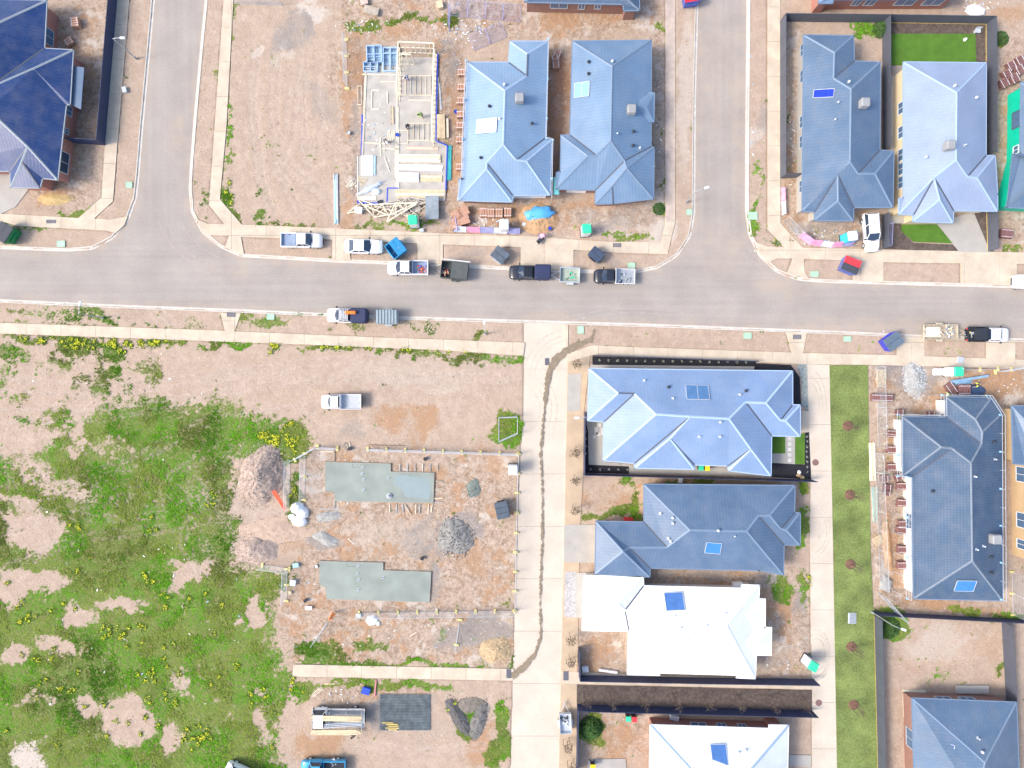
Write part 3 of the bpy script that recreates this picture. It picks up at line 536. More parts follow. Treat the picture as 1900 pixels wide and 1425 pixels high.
sheet('driveway', [(1054, 694), (1078, 694), (1076, 763), (1052, 763)], .172, GREYC); sheet('driveway', [(1047, 973), (1104, 973), (1104, 1044), (1046, 1042)], .172, GREYC)
sheet('driveway', [(-60, 315), (18, 320), (55, 352), (30, 385), (2, 398), (-60, 396)], .168, GREYC)
sheet('driveway', [(1737, 415), (1804, 392), (1836, 469), (1778, 468)], .168, GREYC)
# wet mud trickle running down the lane
MUD = mat('wet_mud', (.24, .19, .13), .6, .15, 1.5, .2, 10)
def ribbon(name, pl, ws, z, m, jit=2.0, step=6, kind='stuff'):
    pts = resample(pl, step); n = len(pts); L = []; Rr = []
    for i, p in enumerate(pts):
        a = Vector(pts[max(i - 1, 0)]); b = Vector(pts[min(i + 1, n - 1)]); t = (b - a).normalized(); f = i / (n - 1) * (len(ws) - 1); k = min(int(f), len(ws) - 2); w = ws[k] + (ws[k + 1] - ws[k]) * (f - k)
        w1, w2 = w / 2 + random.uniform(-.5, .5) * jit, w / 2 + random.uniform(-.5, .5) * jit
        L.append(P(p[0] - t.y * w1, p[1] + t.x * w1, z)); Rr.append(P(p[0] + t.y * w2, p[1] - t.x * w2, z))
    o = MB().add(L + Rr, [(i, i + 1, n + i + 1, n + i) for i in range(n - 1)]).build(name, m); tag(o, kind=kind); return o
ribbon('mud_trickle', [(1104, 610), (1095, 632), (1070, 640), (1050, 652), (1030, 668), (1018, 690), (1014, 720), (1009, 770), (1003, 840), (1006, 900), (1006, 1000), (1002, 1090), (1003, 1180), (992, 1215), (972, 1238), (953, 1252), (952, 1258)], [4, 13, 13, 8, 4, 4, 2.5, 2.5, 4, 3, 4, 3, 4, 8, 14], .172, MUD, 3.6, 3)
ribbon('path_dust', [(1243, -60), (1243, 150), (1243, 330), (1243, 412)], [17, 16, 17, 15], .1692, mat('pinkish_path_dust', (.50, .41, .35), .95, .15, 1, .3, fine=.15), 2.2, 4, 'structure')
TYM = mat('tyre_smear', (.50, .43, .345), .85, .15, 2, fine=.2); TYR = mat('road_smear', (.37, .325, .295), .9, .15, 2, fine=.2)
def arcs(cx, cy, rs, a0, a1, z, m, w=2.2, k=1.0):
    for r in rs: ribbon('tyre_mark', [(cx + r * math.cos(R(a)), cy + k * r * math.sin(R(a))) for a in np.linspace(a0, a1, 14)], [.3, w, w * .7, w, .3], z, m, 1.4, 5, 'structure')
arcs(1062, 700, (70, 79, 90), 180, 262, .0345, TYM); arcs(950, 760, (52, 62, 74, 84), -50, 35, .0345, TYM); arcs(1500, 985, (22, 34, 40), -70, 75, .1345, TYM, k=1.3); arcs(1515, 1215, (16, 21, 25), -120, 150, .1345, mat('dark_smear', (.48, .42, .35), .85, .2, 2, fine=.3), 3.0, 1.9); arcs(1500, 750, (20, 26, 33), -90, 20, .1345, TYM, k=2)
arcs(480, 380, (175, 190, 150), 110, 170, .004, TYR, k=.75); arcs(1180, 700, (240, 256), 215, 300, .004, TYR, k=.5); arcs(1550, 420, (190, 175), 120, 165, .004, TYR, k=.6)
# mown lawns and planting beds
LAWN = mat('mown_lawn', (.17, .225, .065), .95, .34, .35, .9, 22, fine=.30, dirt=.25, dirtcol=(.20, .19, .06))
LAWN2 = mat('watered_lawn', (.085, .19, .022), .95, .15, .8, .9, 24, fine=.28)
sheet('lawn', [(1538, 678), (1609, 677), (1614, 1020), (1620, 1142), (1627, 1425), (1629, 1560), (1556, 1560), (1552, 1425), (1545, 1020)], .17, LAWN)
sheet('lawn', [(1653, 64), (1808, 64), (1810, 116), (1677, 116), (1677, 122), (1653, 122)], .17, LAWN2)
sheet('lawn', [(1671, 417), (1737, 417), (1766, 452), (1694, 449), (1671, 429)], .17, LAWN2)
sheet('lawn', [(1432, 808), (1456, 808), (1456, 841), (1432, 841)], .17, LAWN2); sheet('lawn', [(1475, 808), (1492, 803), (1492, 861), (1474, 861)], .17, LAWN2)
sheet('garden_bed', [(1652, 44), (1829, 44), (1829, 290), (1809, 290), (1808, 64), (1652, 64)], .15, MULCH)
sheet('garden_bed', [(1640, 414), (1671, 414), (1671, 430), (1694, 451), (1766, 454), (1779, 468), (1637, 462)], .15, MULCH); sheet('garden_bed', [(1800, 392), (1829, 392), (1842, 467), (1832, 468)], .15, MULCH)
sheet('garden_bed', [(1099, 661), (1402, 671), (1400, 680), (1099, 677)], .17, BMULCH); sheet('garden_bed', [(1400, 674), (1466, 677), (1483, 700), (1485, 750), (1470, 752), (1468, 690), (1398, 686)], .17, BMULCH)
sheet('garden_bed', [(1083, 770), (1091, 800), (1092, 862), (1166, 865), (1166, 879), (1082, 877)], .17, BMULCH); sheet('garden_bed', [(1431, 859), (1493, 862), (1493, 803), (1500, 801), (1504, 889), (1431, 885)], .17, BMULCH)
sheet('garden_bed', [(1070, 1270), (1505, 1280), (1505, 1317), (1070, 1306)], .16, MULCH)
sheet('paving', [(1099, 675), (1400, 680), (1400, 690), (1090, 686)], .165, GREYC); sheet('paving', [(1088, 770), (1122, 782), (1121, 856), (1170, 862), (1360, 868), (1431, 884), (1167, 878), (1167, 866), (1092, 862)], .155, GREYC)
sheet('paving', [(1456, 808), (1474, 808), (1474, 861), (1431, 858), (1431, 841), (1456, 841)], .165, GREYC)
STONE = mat('pale_paver', (.55, .55, .54), .8, .1)
sheet('gravel_patch', [(1478, 676), (1496, 676), (1499, 762), (1486, 752), (1486, 705)], .165, mat('grey_gravel', (.30, .33, .31), .9, .35, 4, .6, 30, fine=.3)); sheet('driveway', [(1485, 762), (1499, 762), (1500, 802), (1485, 802)], .17, CONC)
sheet('paving', [(1048, 1060), (1068, 1060), (1068, 1145), (1046, 1143)], .175, mat('laid_pavers', (.42, .40, .40), .85, .3, 4, fine=.2)); sheet('paving', [(1068, 1062), (1090, 1062), (1086, 1145), (1068, 1145)], .17, GREYC)
sheet('driveway', [(1463, 1399), (1504, 1400), (1504, 1422), (1463, 1420)], .17, GREYC); sheet('paving', [(1090, 1408), (1160, 1406), (1166, 1460), (1090, 1460)], .18, GREYC)
sheet('paving', [(1674, 1279), (1716, 1279), (1716, 1330), (1675, 1330)], .17, mat('yellowish_slab', (.60, .57, .45), .8, .1)); sheet('paving', [(1652, 124), (1678, 124), (1678, 142), (1654, 142)], .17, BRICK); sheet('paving', [(1653, 142), (1678, 142), (1678, 415), (1646, 415)], .165, GREYC)
for q in ((1440, 822), (1450, 846), (1462, 816), (1462, 826), (1462, 836), (1462, 846), (1440, 850)): pass
# ---------------------------------------------------------------- houses
def ray_plane(px, py, p0, n):
    o = Vector((0, 0, CAMH)); d = P(px, py, 0) - o; t = (p0 - o).dot(n) / d.dot(n); return o + d * t
class House:
    def __init__(s, name, label, V, F, eave=2.75, pitch=.40, roof=None, wall=None, trim=None, capm=None, inset=.42, gutter=True, wallpoly=None, cat='house'):
        s.V, s.F, s.E, s.k = V, F, eave, pitch
        allc = [P(*V[n], 0) for n in V if n[0].isupper()]; c = sum(allc, Vector()) / len(allc)
        s.root = thing(name, label, cat, (c.x, c.y, .1)); s.c = Vector((c.x, c.y, .1))
        h = {n: (eave if n[0].isupper() else eave + 1.2) for n in V}
        for it in range(30):
            pos = {n: P(*V[n], h[n]) for n in V}
            for n in V:
                if n[0].isupper(): continue
                c_ = []
                for f in F:
                    if n in f[2:]:
                        a, b = pos[f[0]].xy, pos[f[1]].xy; t = (b - a).normalized(); q = pos[n].xy - a; c_.append(eave + pitch * abs(q.x * t.y - q.y * t.x))
                if c_: h[n] = .5 * h[n] + .5 * (sum(c_) / len(c_))
        s.pos = {n: P(*V[n], h[n]) for n in V}; s.h = h
        rel = lambda v: v - s.c
        mb = MB(); edges = {}
        for fi, f in enumerate(F):
            pts = [s.pos[n] for n in f]; nrm = sum(((pts[i] - pts[0]).cross(pts[(i + 1) % len(pts)] - pts[0]) for i in range(1, len(pts))), Vector())
            ff = list(f)
            if nrm.z < 0: ff = ff[::-1]; nrm = -nrm
            a, b = s.pos[f[0]], s.pos[f[1]]; t = (b - a); t.z = 0; t.normalize(); w = Vector((-t.y, t.x, 0))
            pp = [s.pos[n] for n in ff]; uvs = [((p - a).dot(t), (p - a).dot(w) * 1.08) for p in pp]
            mb.add([rel(p) for p in pp], [list(range(len(pp)))], [uvs])
            for i in range(len(ff)):
                e = (ff[i], ff[(i + 1) % len(ff)]); edges.setdefault(tuple(sorted(e)), []).append((e, nrm.normalized()))
        bound = [v[0][0] for k, v in edges.items() if len(v) == 1 and v[0][0][0][0].isupper() and v[0][0][1][0].isupper()]
        # underside
        nxt = {a: b for a, b in bound}; st = bound[0][0]; loop = [st]
        while nxt.get(loop[-1]) and nxt[loop[-1]] != st and len(loop) < 60: loop.append(nxt[loop[-1]])
        s.loop = [s.pos[n] for n in loop]; ol = [rel(p) for p in s.loop]
        dn = [Vector((p.x, p.y, p.z - .16)) for p in ol]; n = len(ol)
        mb.m = 1; mb.add([p - Vector((0, 0, .002)) for p in ol] + dn, [(i, n + i, n + (i + 1) % n, (i + 1) % n) for i in range(n)] + [list(range(2 * n - 1, n - 1, -1))]); mb.m = 0
        trim = trim or ALU; capm = capm or trim
        s.roof = mb.build('roof', [roof, trim], s.root)
        for k, v in edges.items():
            a, b = s.pos[k[0]], s.pos[k[1]]
            if (b - a).length < .4: continue
            if len(v) == 2:
                e, n1_ = v[0]; n2_ = v[1][1]; mid = n1_ + n2_
                d = (b - a).normalized(); side = n1_ - n2_
                # convex when the first face lies on the side its normal leans to
                fa = [f for f in F if k[0] in f and k[1] in f]
                cen = sum((s.pos[x] for x in fa[0]), Vector()) / len(fa[0]); nn = None
                e0 = v[0][1] if True else None
                out = d.cross(Vector((0, 0, 1))); sgn = 1 if (cen - a).dot(out) > 0 else -1
                convex = (n1_.dot(out) * sgn > 0) if (fa[0] and set(v[0][0]) <= set(fa[0])) else True
                if (n1_ - n2_).length < .03: continue
                if convex:
                    q = MB(); w = d.cross(Vector((0, 0, 1))).normalized() * .15; up = Vector((0, 0, .055)); dz1 = Vector((0, 0, -.05))
                    A, B = rel(a), rel(b); q.add([A - w + dz1 * .4, A + up, A + w + dz1 * .4, B - w + dz1 * .4, B + up, B + w + dz1 * .4], [(0, 1, 4, 3), (1, 2, 5, 4), (0, 3, 5, 2), (0, 2, 1), (3, 4, 5)]); q.build('ridge_cap', capm, s.roof)
                else:
                    q = MB(); w = d.cross(Vector((0, 0, 1))).normalized() * .09; A, B = rel(a) + Vector((0, 0, .035)), rel(b) + Vector((0, 0, .035))
                    q.add([A - w, A + w, B + w, B - w, A - w - Vector((0, 0, .05)), A + w - Vector((0, 0, .05)), B + w - Vector((0, 0, .05)), B - w - Vector((0, 0, .05))], [(0, 1, 2, 3), (0, 4, 5, 1), (2, 6, 7, 3), (1, 5, 6, 2), (3, 7, 4, 0)]); q.build('valley_gutter', FENCEM, s.roof)
            elif gutter and k[0][0].isupper() and k[1][0].isupper():
                e = v[0][0]; a, b = rel(s.pos[e[0]]), rel(s.pos[e[1]]); d = (b - a).normalized(); o = d.cross(Vector((0, 0, 1))) * .06 - Vector((0, 0, .07))
                MB().bar(a + o + d * -.1, b + o + d * .1, .12, .11).build('gutter', trim, s.roof)
        # walls
        s.wall = None
        if wall:
            pts = wallpoly or [p.xy for p in s.loop]
            if not wallpoly:
                m_ = len(pts); ar = sum(pts[i].x * pts[(i + 1) % m_].y - pts[(i + 1) % m_].x * pts[i].y for i in range(m_)); pts = pts if ar > 0 else pts[::-1]
                out = []
                for i in range(m_):
                    a, b, c2 = pts[i - 1], pts[i], pts[(i + 1) % m_]; d1 = (b - a).normalized(); d2 = (c2 - b).normalized(); n1_ = Vector((-d1.y, d1.x)); n2_ = Vector((-d2.y, d2.x))
                    bis = n1_ + n2_; den = 1 + n1_.dot(n2_); out.append(b + (bis * (inset / max(den, .35))))
                pts = out
            s.wpts = pts
            s.wall = MB().prism([(p.x - s.c.x, p.y - s.c.y) for p in pts], -.2, eave - .17 - .1).build('wall', wall, s.root)
    def win(s, px, py, w=1.5, hh=1.2, z=1.6, name='window', frame=None, pane=None, bars=1, label=None):
        """a window on the wall nearest to photo pixel (px, py)"""
        q = P(px, py, z).xy; best = None; n = len(s.wpts)
        for i in range(n):
            a, b = s.wpts[i], s.wpts[(i + 1) % n]; d = b - a; L = d.length
            if L < w: continue
            t = max(w / 2 / L, min(1 - w / 2 / L, (q - a).dot(d) / L / L)); p = a + d * t; dd = (p - q).length
            if best is None or dd < best[0]: best = (dd, p, d / L)
        if not best: return
        _, p, t = best; nrm = Vector((t.y, -t.x)); c = Vector((p.x, p.y, z)) - s.c; T = Vector((t.x, t.y, 0)); Nn = Vector((nrm.x, nrm.y, 0)); f = MB(); U = Vector((0, 0, 1)); c = c + Nn * .03
        frame = frame or ALU
        for sg in (-1, 1):
            f.bar(c + T * sg * w / 2 - U * hh / 2, c + T * sg * w / 2 + U * hh / 2, .09, .09); f.bar(c + U * sg * hh / 2 - T * w / 2, c + U * sg * hh / 2 + T * w / 2, .09, .09)
        for i in range(bars): x = (i + 1) / (bars + 1) - .5; f.bar(c + T * x * w - U * hh / 2, c + T * x * w + U * hh / 2, .06, .07)
        fo = f.build(name, frame, s.root)
        MB().bar(c - T * w / 2 - Nn * .01, c + T * w / 2 - Nn * .01, .03, hh).build('pane', pane or BGLASS, fo)
    def plane(s, px, py):
        for f in s.F:
            sc = [(950 + s.pos[n].x * PPM * CAMH / (CAMH - s.pos[n].z), 712.5 - s.pos[n].y * PPM * CAMH / (CAMH - s.pos[n].z)) for n in f]
            if pip(np.array([float(px)]), np.array([float(py)]), sc)[0]:
                pts = [s.pos[n] for n in f]; nrm = Vector()
                for i in range(1, len(pts) - 1):
                    k = (pts[i] - pts[0]).cross(pts[i + 1] - pts[0]); nrm += k if k.z > 0 else -k
                nrm.normalize(); cen = sum(pts, Vector()) / len(pts); return ray_plane(px, py, cen, nrm), nrm
        return P(px, py, s.E + 1), Vector((0, 0, 1))
    def frame(s, px, py):
        p, n = s.plane(px, py); u = Vector((0, 0, 1)).cross(n)
        u = u.normalized() if u.length > .05 else Vector((1, 0, 0)); return p - s.c + n * .02, u, n.cross(u), n
    def panel(s, px, py, w=2.0, h=1.0, n=2, rot=0, frm=None, glass=None, label=None, tilt=0):
        p, u, v, nn = s.frame(px, py)
        if rot: c_, s_ = math.cos(R(rot)), math.sin(R(rot)); u, v = u * c_ + v * s_, v * c_ - u * s_
        M = Matrix((u, v, nn)).transposed(); off = nn * .10
        fm = MB()
        for sg in (-1, 1):
            fm.box(p + off + u * sg * w / 2, (.06, h + .06, .08), M=M); fm.box(p + off + v * sg * h / 2, (w + .06, .06, .08), M=M)
        for i in range(1, n): fm.box(p + off + u * (i / n - .5) * w, (.06, h, .08), M=M)
        o = fm.build('solar_collector', frm or ALU, s.roof); 
        if label: o['label'] = label
        for sg in (-1, 1): fm2 = MB().box(p + off * .4 + v * sg * h * .3, (w, .04, .05), M=M)
        gp = MB()
        for i in range(n): gp.box(p + off + u * ((i + .5) / n - .5) * w, (w / n - .08, h - .04, .04), M=M)
        gp.build('collector_glass', glass or BGLASS, o) if False else link('collector_glass', gp.mesh('collector_glass', glass or BGLASS), s.root)
    def cooler(s, px, py, m=None, sz=1.05):
        p, u, v, nn = s.frame(px, py); p = p + Vector((0, 0, .5)); a = math.atan2(u.y, u.x)
        c = MB(); m = m or mat('grey_cooler_plastic', (.30, .31, .32), .6, .08)
        c.cbox(p, (sz, sz, .95), .09, a)
        for k in range(4):
            for q in (-1, 1): c.box(p + Matrix.Rotation(a, 3, 'Z') @ Vector((q * (sz / 2 + .01), 0, -.3 + k * .17)), (.04, sz * .8, .05), a); c.box(p + Matrix.Rotation(a, 3, 'Z') @ Vector((0, q * (sz / 2 + .01), -.3 + k * .17)), (sz * .8, .04, .05), a)
        c.build('roof_cooler', m, s.root)
    def vent(s, px, py, kind=0):
        p, u, v, nn = s.frame(px, py); m = MB()
        if kind == 0: m.tube(p, p + Vector((0, 0, .35)), .06, .06, 8); m.tube(p + Vector((0, 0, .35)), p + Vector((0, 0, .42)), .11, .04, 8); m.box(p + nn * .01, (.3, .3, .03), M=Matrix((u, v, nn)).transposed())
        else:
            m.tube(p, p + Vector((0, 0, .22)), .14, .14, 10); m.dome(p + Vector((0, 0, .2)), .2, .2, .2, 10, 3)
        m.build('roof_vent', [ALU, BLACKP][kind == 2] if kind != 2 else BLACKP, s.root, 50)
RM_LIGHT = roofmat('pale_blue_roof_steel', (.215, .325, .47), .40, .16, contrast=.07)
RM_MID = roofmat('blue_grey_roof_steel', (.145, .235, .36), .40, .16, contrast=.08)
RM_SLATE = roofmat('slate_blue_roof_steel', (.095, .155, .245), .40, .16, contrast=.08)
RM_LILAC = roofmat('lilac_grey_roof_steel', (.265, .335, .475), .40, .12, contrast=.04)
RM_SKY = roofmat('sky_blue_roof_steel', (.20, .295, .47), .40, .12, contrast=.05)
RM_STEEL = roofmat('steel_blue_roof', (.095, .155, .25), .40, .16, contrast=.08)
RM_WHITE = roofmat('white_roof_steel', (.86, .88, .88), .40, .1, contrast=.02)
RM_WHITE2 = roofmat('off_white_roof_steel', (.74, .78, .80), .40, .1, contrast=.03)
RM_NAVY = roofmat('navy_roof_steel', (.010, .042, .155), .40, .2, contrast=.12)
RM_TILE = roofmat('dark_blue_roof_tiles', (.062, .11, .185), .34, .3, tile=True, contrast=.20, rough=.6)
CAPL = mat('pale_blue_cap', (.32, .43, .58), .45, .04); CAPW = mat('white_cap', (.85, .87, .88), .4, .02); CAPG = mat('grey_cap', (.17, .24, .34), .45, .04)
CAPLI = mat('near_white_cap', (.38, .50, .68), .4, .03); CAPT = mat('tile_cap', (.18, .22, .28), .6, .1); CAPN = mat('navy_cap', (.30, .34, .38), .4, .03)
V = dict(NW=(868, 116), N1=(944, 116), N2=(947, 77), NE=(1016, 77), E1=(1011, 257), E2=(1023, 261), SE=(1020, 361), S1=(951, 362), S2=(950, 374), SW=(852, 371), W1=(852, 333), W2=(859, 332), r1=(979, 100), r2=(977.5, 141), m1=(937, 168), m2=(934, 268), g1=(958, 297), g2=(977, 299), p1=(903, 302), p2=(903, 313))
hA = House('steel_roof_house', 'pale blue steel roofed house with scaffold rails, beside the timber framed build', V,
  [('NW', 'N1', 'r2', 'm1'), ('NE', 'E1', 'g1', 'm2', 'm1', 'r2', 'r1'), ('N1', 'N2', 'r1', 'r2'), ('N2', 'NE', 'r1'), ('E1', 'E2', 'g2', 'g1'), ('E2', 'SE', 'g2'), ('SE', 'S1', 'p1', 'm2', 'g1', 'g2'), ('S1', 'S2', 'p2', 'p1'), ('S2', 'SW', 'p2'), ('W2', 'NW', 'm1', 'm2', 'p1', 'p2', 'SW', 'W1')], roof=RM_LIGHT, wall=BRICK, trim=CAPL, capm=CAPL)
hA.panel(903.5, 234, 2.7, 1.7, 2, 90, CAPW, mat('covered_collector', (.42, .52, .66), .5), 'pale covered solar collector'); hA.cooler(964, 186); hA.vent(908, 198, 2); hA.vent(987, 230, 2); hA.vent(892, 293.5, 2); hA.vent(936, 158, 1); hA.vent(927, 221)
hA.win(900, 372, 2.2); hA.win(985, 362, 4.4, 2.1, 1.3, 'garage_door', WHITE, WHITE, 0)
V = dict(NW=(1063, 76.5), NE=(1208, 75), C=(1207, 273), D=(1213, 273.5), F=(1212, 368), H=(1138, 377), G=(1105, 378), I=(1106, 352), J=(1033, 350), K1=(1033, 320), K2=(1040.5, 319.6), K=(1041.5, 251), L=(1058, 251), m1=(1136, 122.7), m2=(1133.4, 261.5), w1=(1091, 289), w2=(1106.6, 288.5), p1=(1159, 298), p2=(1163, 312), q=(1136, 345))
hB = House('steel_roof_house', 'two tone blue grey steel roofed house left of the right hand side street, brown walls', V,
  [('NW', 'NE', 'm1'), ('NE', 'C', 'p1', 'm2', 'm1'), ('C', 'D', 'p2', 'p1'), ('D', 'F', 'p2'), ('F', 'H', 'q', 'p2'), ('H', 'G', 'q'), ('G', 'I', 'p1', 'p2', 'q'), ('I', 'J', 'w1', 'w2', 'm2', 'p1'), ('K', 'K2', 'K1', 'J', 'w1'), ('K', 'L', 'w2', 'w1'), ('L', 'NW', 'm1', 'm2', 'w2')], roof=RM_MID, wall=BRICK, trim=CAPG, capm=CAPG)
hB.panel(1080, 167, 1.9, 1.8, 2, 90, ALU, mat('light_blue_glass', (.25, .47, .72), .2)); hB.cooler(1170, 207); hB.vent(1092, 116, 2); hB.vent(1091.5, 138, 2); hB.vent(1136, 115, 1); hB.vent(1145, 249); hB.vent(1175, 245, 2); hB.vent(1174, 271, 2); hB.vent(1187, 275)  # collector glass has one even light blue base colour
hB.win(1140, 378, 1.8); hB.win(1070, 352, 2.4, 2.1, 1.3, 'garage_door', WHITEW, WHITEW, 0)
V = dict(NW=(1492, 65), N1=(1583.4, 66.6), N2=(1584.4, 114), NE=(1633, 115.4), E1=(1632, 279), E2=(1658, 281), SE=(1656, 384), S1=(1583.4, 384), S2=(1582.7, 409), S3=(1512.5, 408), S4=(1512.5, 392), SW=(1489.4, 391), r1=(1548.7, 97.3), r2=(1547, 145), m1=(1579.4, 165), m2=(1577.4, 300), g1=(1592.3, 322.2), g2=(1624, 322.2), p0=(1554.7, 325), p1=(1555.3, 372.7))
hC = House('steel_roof_house', 'slate blue steel roofed house inside the dark fence, white wagon parked in front', V,
  [('SW', 'NW', 'r1', 'r2', 'm1', 'm2', 'p0'), ('NW', 'N1', 'r1'), ('N1', 'N2', 'r2', 'r1'), ('N2', 'NE', 'm1', 'r2'), ('NE', 'E1', 'g1', 'm2', 'm1'), ('E1', 'E2', 'g2', 'g1'), ('E2', 'SE', 'g2'), ('SE', 'S1', 'p0', 'm2', 'g1', 'g2'), ('S1', 'S2', 'p1', 'p0'), ('S2', 'S3', 'p1'), ('S3', 'S4', 'p0', 'p1'), ('S4', 'SW', 'p0')], roof=RM_SLATE, wall=GREYW, trim=CAPG, capm=CAPG)
hC.panel(1528, 174, 2.3, 1.0, 1, -6 + 90, ALU, mat('cobalt_glass', (.02, .05, .42), .15)); hC.cooler(1599, 195); hC.vent(1574, 153, 1); hC.vent(1554, 191); hC.vent(1548, 223)
for y in (90, 140, 225, 262, 345): hC.win(1487, y, 1.5, 1.3)
V = dict(NW=(1677.4, 115.4), NE=(1829.7, 117), E1=(1829, 289), E2=(1846.2, 289.6), E3=(1850.5, 360.5), SE=(1850.5, 391), S1=(1768.7, 390), S2=(1768, 412.3), S3=(1695.5, 410.6), S4=(1695.5, 398), SW=(1669, 397), W1=(1669, 368.4), W2=(1677.4, 367.7), m1=(1775.6, 171.5), m2=(1774.6, 297), g1=(1795.4, 327.5), g2=(1813.6, 329.8), p0=(1733.4, 330), p1=(1744, 371))
hD = House('steel_roof_house', 'lilac grey steel roofed house with cream side wall, green lawns behind and in front', V,
  [('W2', 'NW', 'm1', 'm2', 'p0', 'SW', 'W1'), ('NW', 'NE', 'm1'), ('NE', 'E1', 'g1', 'm2', 'm1'), ('E1', 'E2', 'g2', 'g1'), ('E2', 'E3', 'SE', 'g2'), ('SE', 'S1', 'p0', 'm2', 'g1', 'g2'), ('S1', 'S2', 'p1', 'p0'), ('S2', 'S3', 'p1'), ('S3', 'S4', 'p0', 'p1'), ('S4', 'SW', 'p0')], roof=RM_LILAC, wall=CREAMW, trim=CAPL, capm=CAPL)
hD.cooler(1756, 273); hD.vent(1770, 160, 1); hD.vent(1810, 182, 1); hD.vent(1717, 292, 1); hD.vent(1789, 270)
for y in (200, 245, 287, 313, 338): hD.win(1674, y, 1.5, 1.3, frame=WHITE)
V = dict(NW=(1896, 153), NE=(2060, 155), SE=(2060, 392), SW=(1868, 384), W1=(1878.5, 286), W2=(1894, 284), a=(1975, 230), b=(1975, 310))
hE = House('steel_roof_house', 'dark roofed house at the right edge with bright green building wrap on its walls', V, [('W2', 'NW', 'a', 'b', 'W1', 'SW'), ('NW', 'NE', 'a'), ('NE', 'SE', 'b', 'a'), ('SE', 'SW', 'b')], roof=RM_STEEL, wall=WRAP, trim=CAPG, capm=CAPG, inset=.35)
hE.win(1890, 222, 2.1, 1.3, frame=FENCEM); hE.win(1884, 278, 1.0, .8, frame=WHITE)
V = dict(NW=(975, -190), NE=(1178, -190), E1=(1186, 18), S1=(1158, 19), S2=(1157, 7), SW=(974, 3), a=(1075, -100), b=(1075, -80))
hF = House('brick_house', 'brown brick house at the top edge with blue tiled roof and three wall windows', V, [('NW', 'NE', 'a'), ('NE', 'E1', 'b', 'a'), ('S2', 'SW', 'b', 'E1', 'S1'), ('SW', 'NW', 'a', 'b')], roof=RM_TILE, wall=BRICK, trim=CAPG, capm=CAPT, inset=.3)
hF.win(1037, 15, 2.2, 1.0); hF.win(1079, 15, .8, 1.2); hF.win(1109, 14, .8, .9)
V = dict(NW=(1520, -190), NE=(1775, -190), SE=(1778, -3), S1=(1545, -2), S2=(1545, 5), SW=(1520, 5), a=(1640, -100), b=(1650, -90))
hG = House('brick_house', 'red brick house at the top edge above the dark fence, four windows in its wall', V, [('NW', 'NE', 'a'), ('NE', 'SE', 'b', 'a'), ('SE', 'S1', 'S2', 'SW', 'b'), ('SW', 'NW', 'a', 'b')], roof=RM_MID, wall=BRICKR, trim=CAPG, capm=CAPG, inset=.3)
for x, w in ((1590, 1.0), (1615, 1.3), (1680, 2.4), (1732, 2.4)): hG.win(x, 12, w, 1.3)
V = dict(NWX=(-150, -3), N1=(86, 1), C2=(81.5, 90), C3=(135, 93), C4=(129, 193), D1=(122, 194), D2=(106, 333), S1=(78, 330), S2=(73, 348), S3=(20, 347), S4=(19, 317), SWX=(-150, 315), n=(-20, 50), h=(62, 127), k=(-20, 163), j=(51, 272), j2=(-20, 205), pp=(40, 300), w=(-110, 150), w2=(-110, 80))
hH = House('brick_house', 'red brick house with navy blue stepped steel roof in the top left corner', V,
  [('NWX', 'N1', 'n', 'w2'), ('N1', 'C2', 'k', 'n'), ('C2', 'C3', 'h', 'k'), ('C3', 'C4', 'h'), ('D1', 'D2', 'j', 'j2', 'k', 'h', 'C4'), ('D2', 'S1', 'S2', 'pp', 'j'), ('S2', 'S3', 'pp'), ('S3', 'S4', 'j', 'pp'), ('S4', 'SWX', 'j2', 'j'), ('SWX', 'NWX', 'w2', 'w'), ('SWX', 'w', 'n', 'k', 'j2')][:10], roof=RM_NAVY, wall=BRICKR, trim=CAPN, capm=CAPN, pitch=.42)
hH.win(95, 68, 2.0, 1.6); hH.win(122, 205, 1.2, 1.0); hH.win(112, 300, 2.6, 1.9, pane=DGLASS); hH.win(135, 245, .7, .7)
aw = MB()
aw.prism([(p.x - hH.c.x, p.y - hH.c.y) for p in [P(134, 122, 2.4), P(156, 125, 2.4), P(150, 203, 2.4), P(129, 192, 2.4)]], 2.2, 2.3); aw.build('patio_roof', RM_SLATE, hH.root)
V = dict(SW1=(1091, 780), NW=(1094, 684.5), NE=(1470, 689), E1=(1470, 752), E1B=(1484.2, 752), E2=(1484.2, 809), E3=(1431, 808), SE=(1430, 882), S8=(1353, 873), S6=(1351, 864), S5=(1288.3, 862), S4=(1288, 870), S3=(1179, 868), S2=(1178, 859), SW2=(1120, 854), S1=(1121.5, 782),
  a=(1147.4, 729.5), a2=(1177.4, 730.3), b=(1217.5, 768.8), b2=(1280.7, 773), c=(1353, 777), d=(1383.7, 746.3), d2=(1421.6, 747.7), k=(1448.3, 779.5), k2=(1458, 780.6), f=(1243.4, 813.7), g=(1393.6, 833.4))
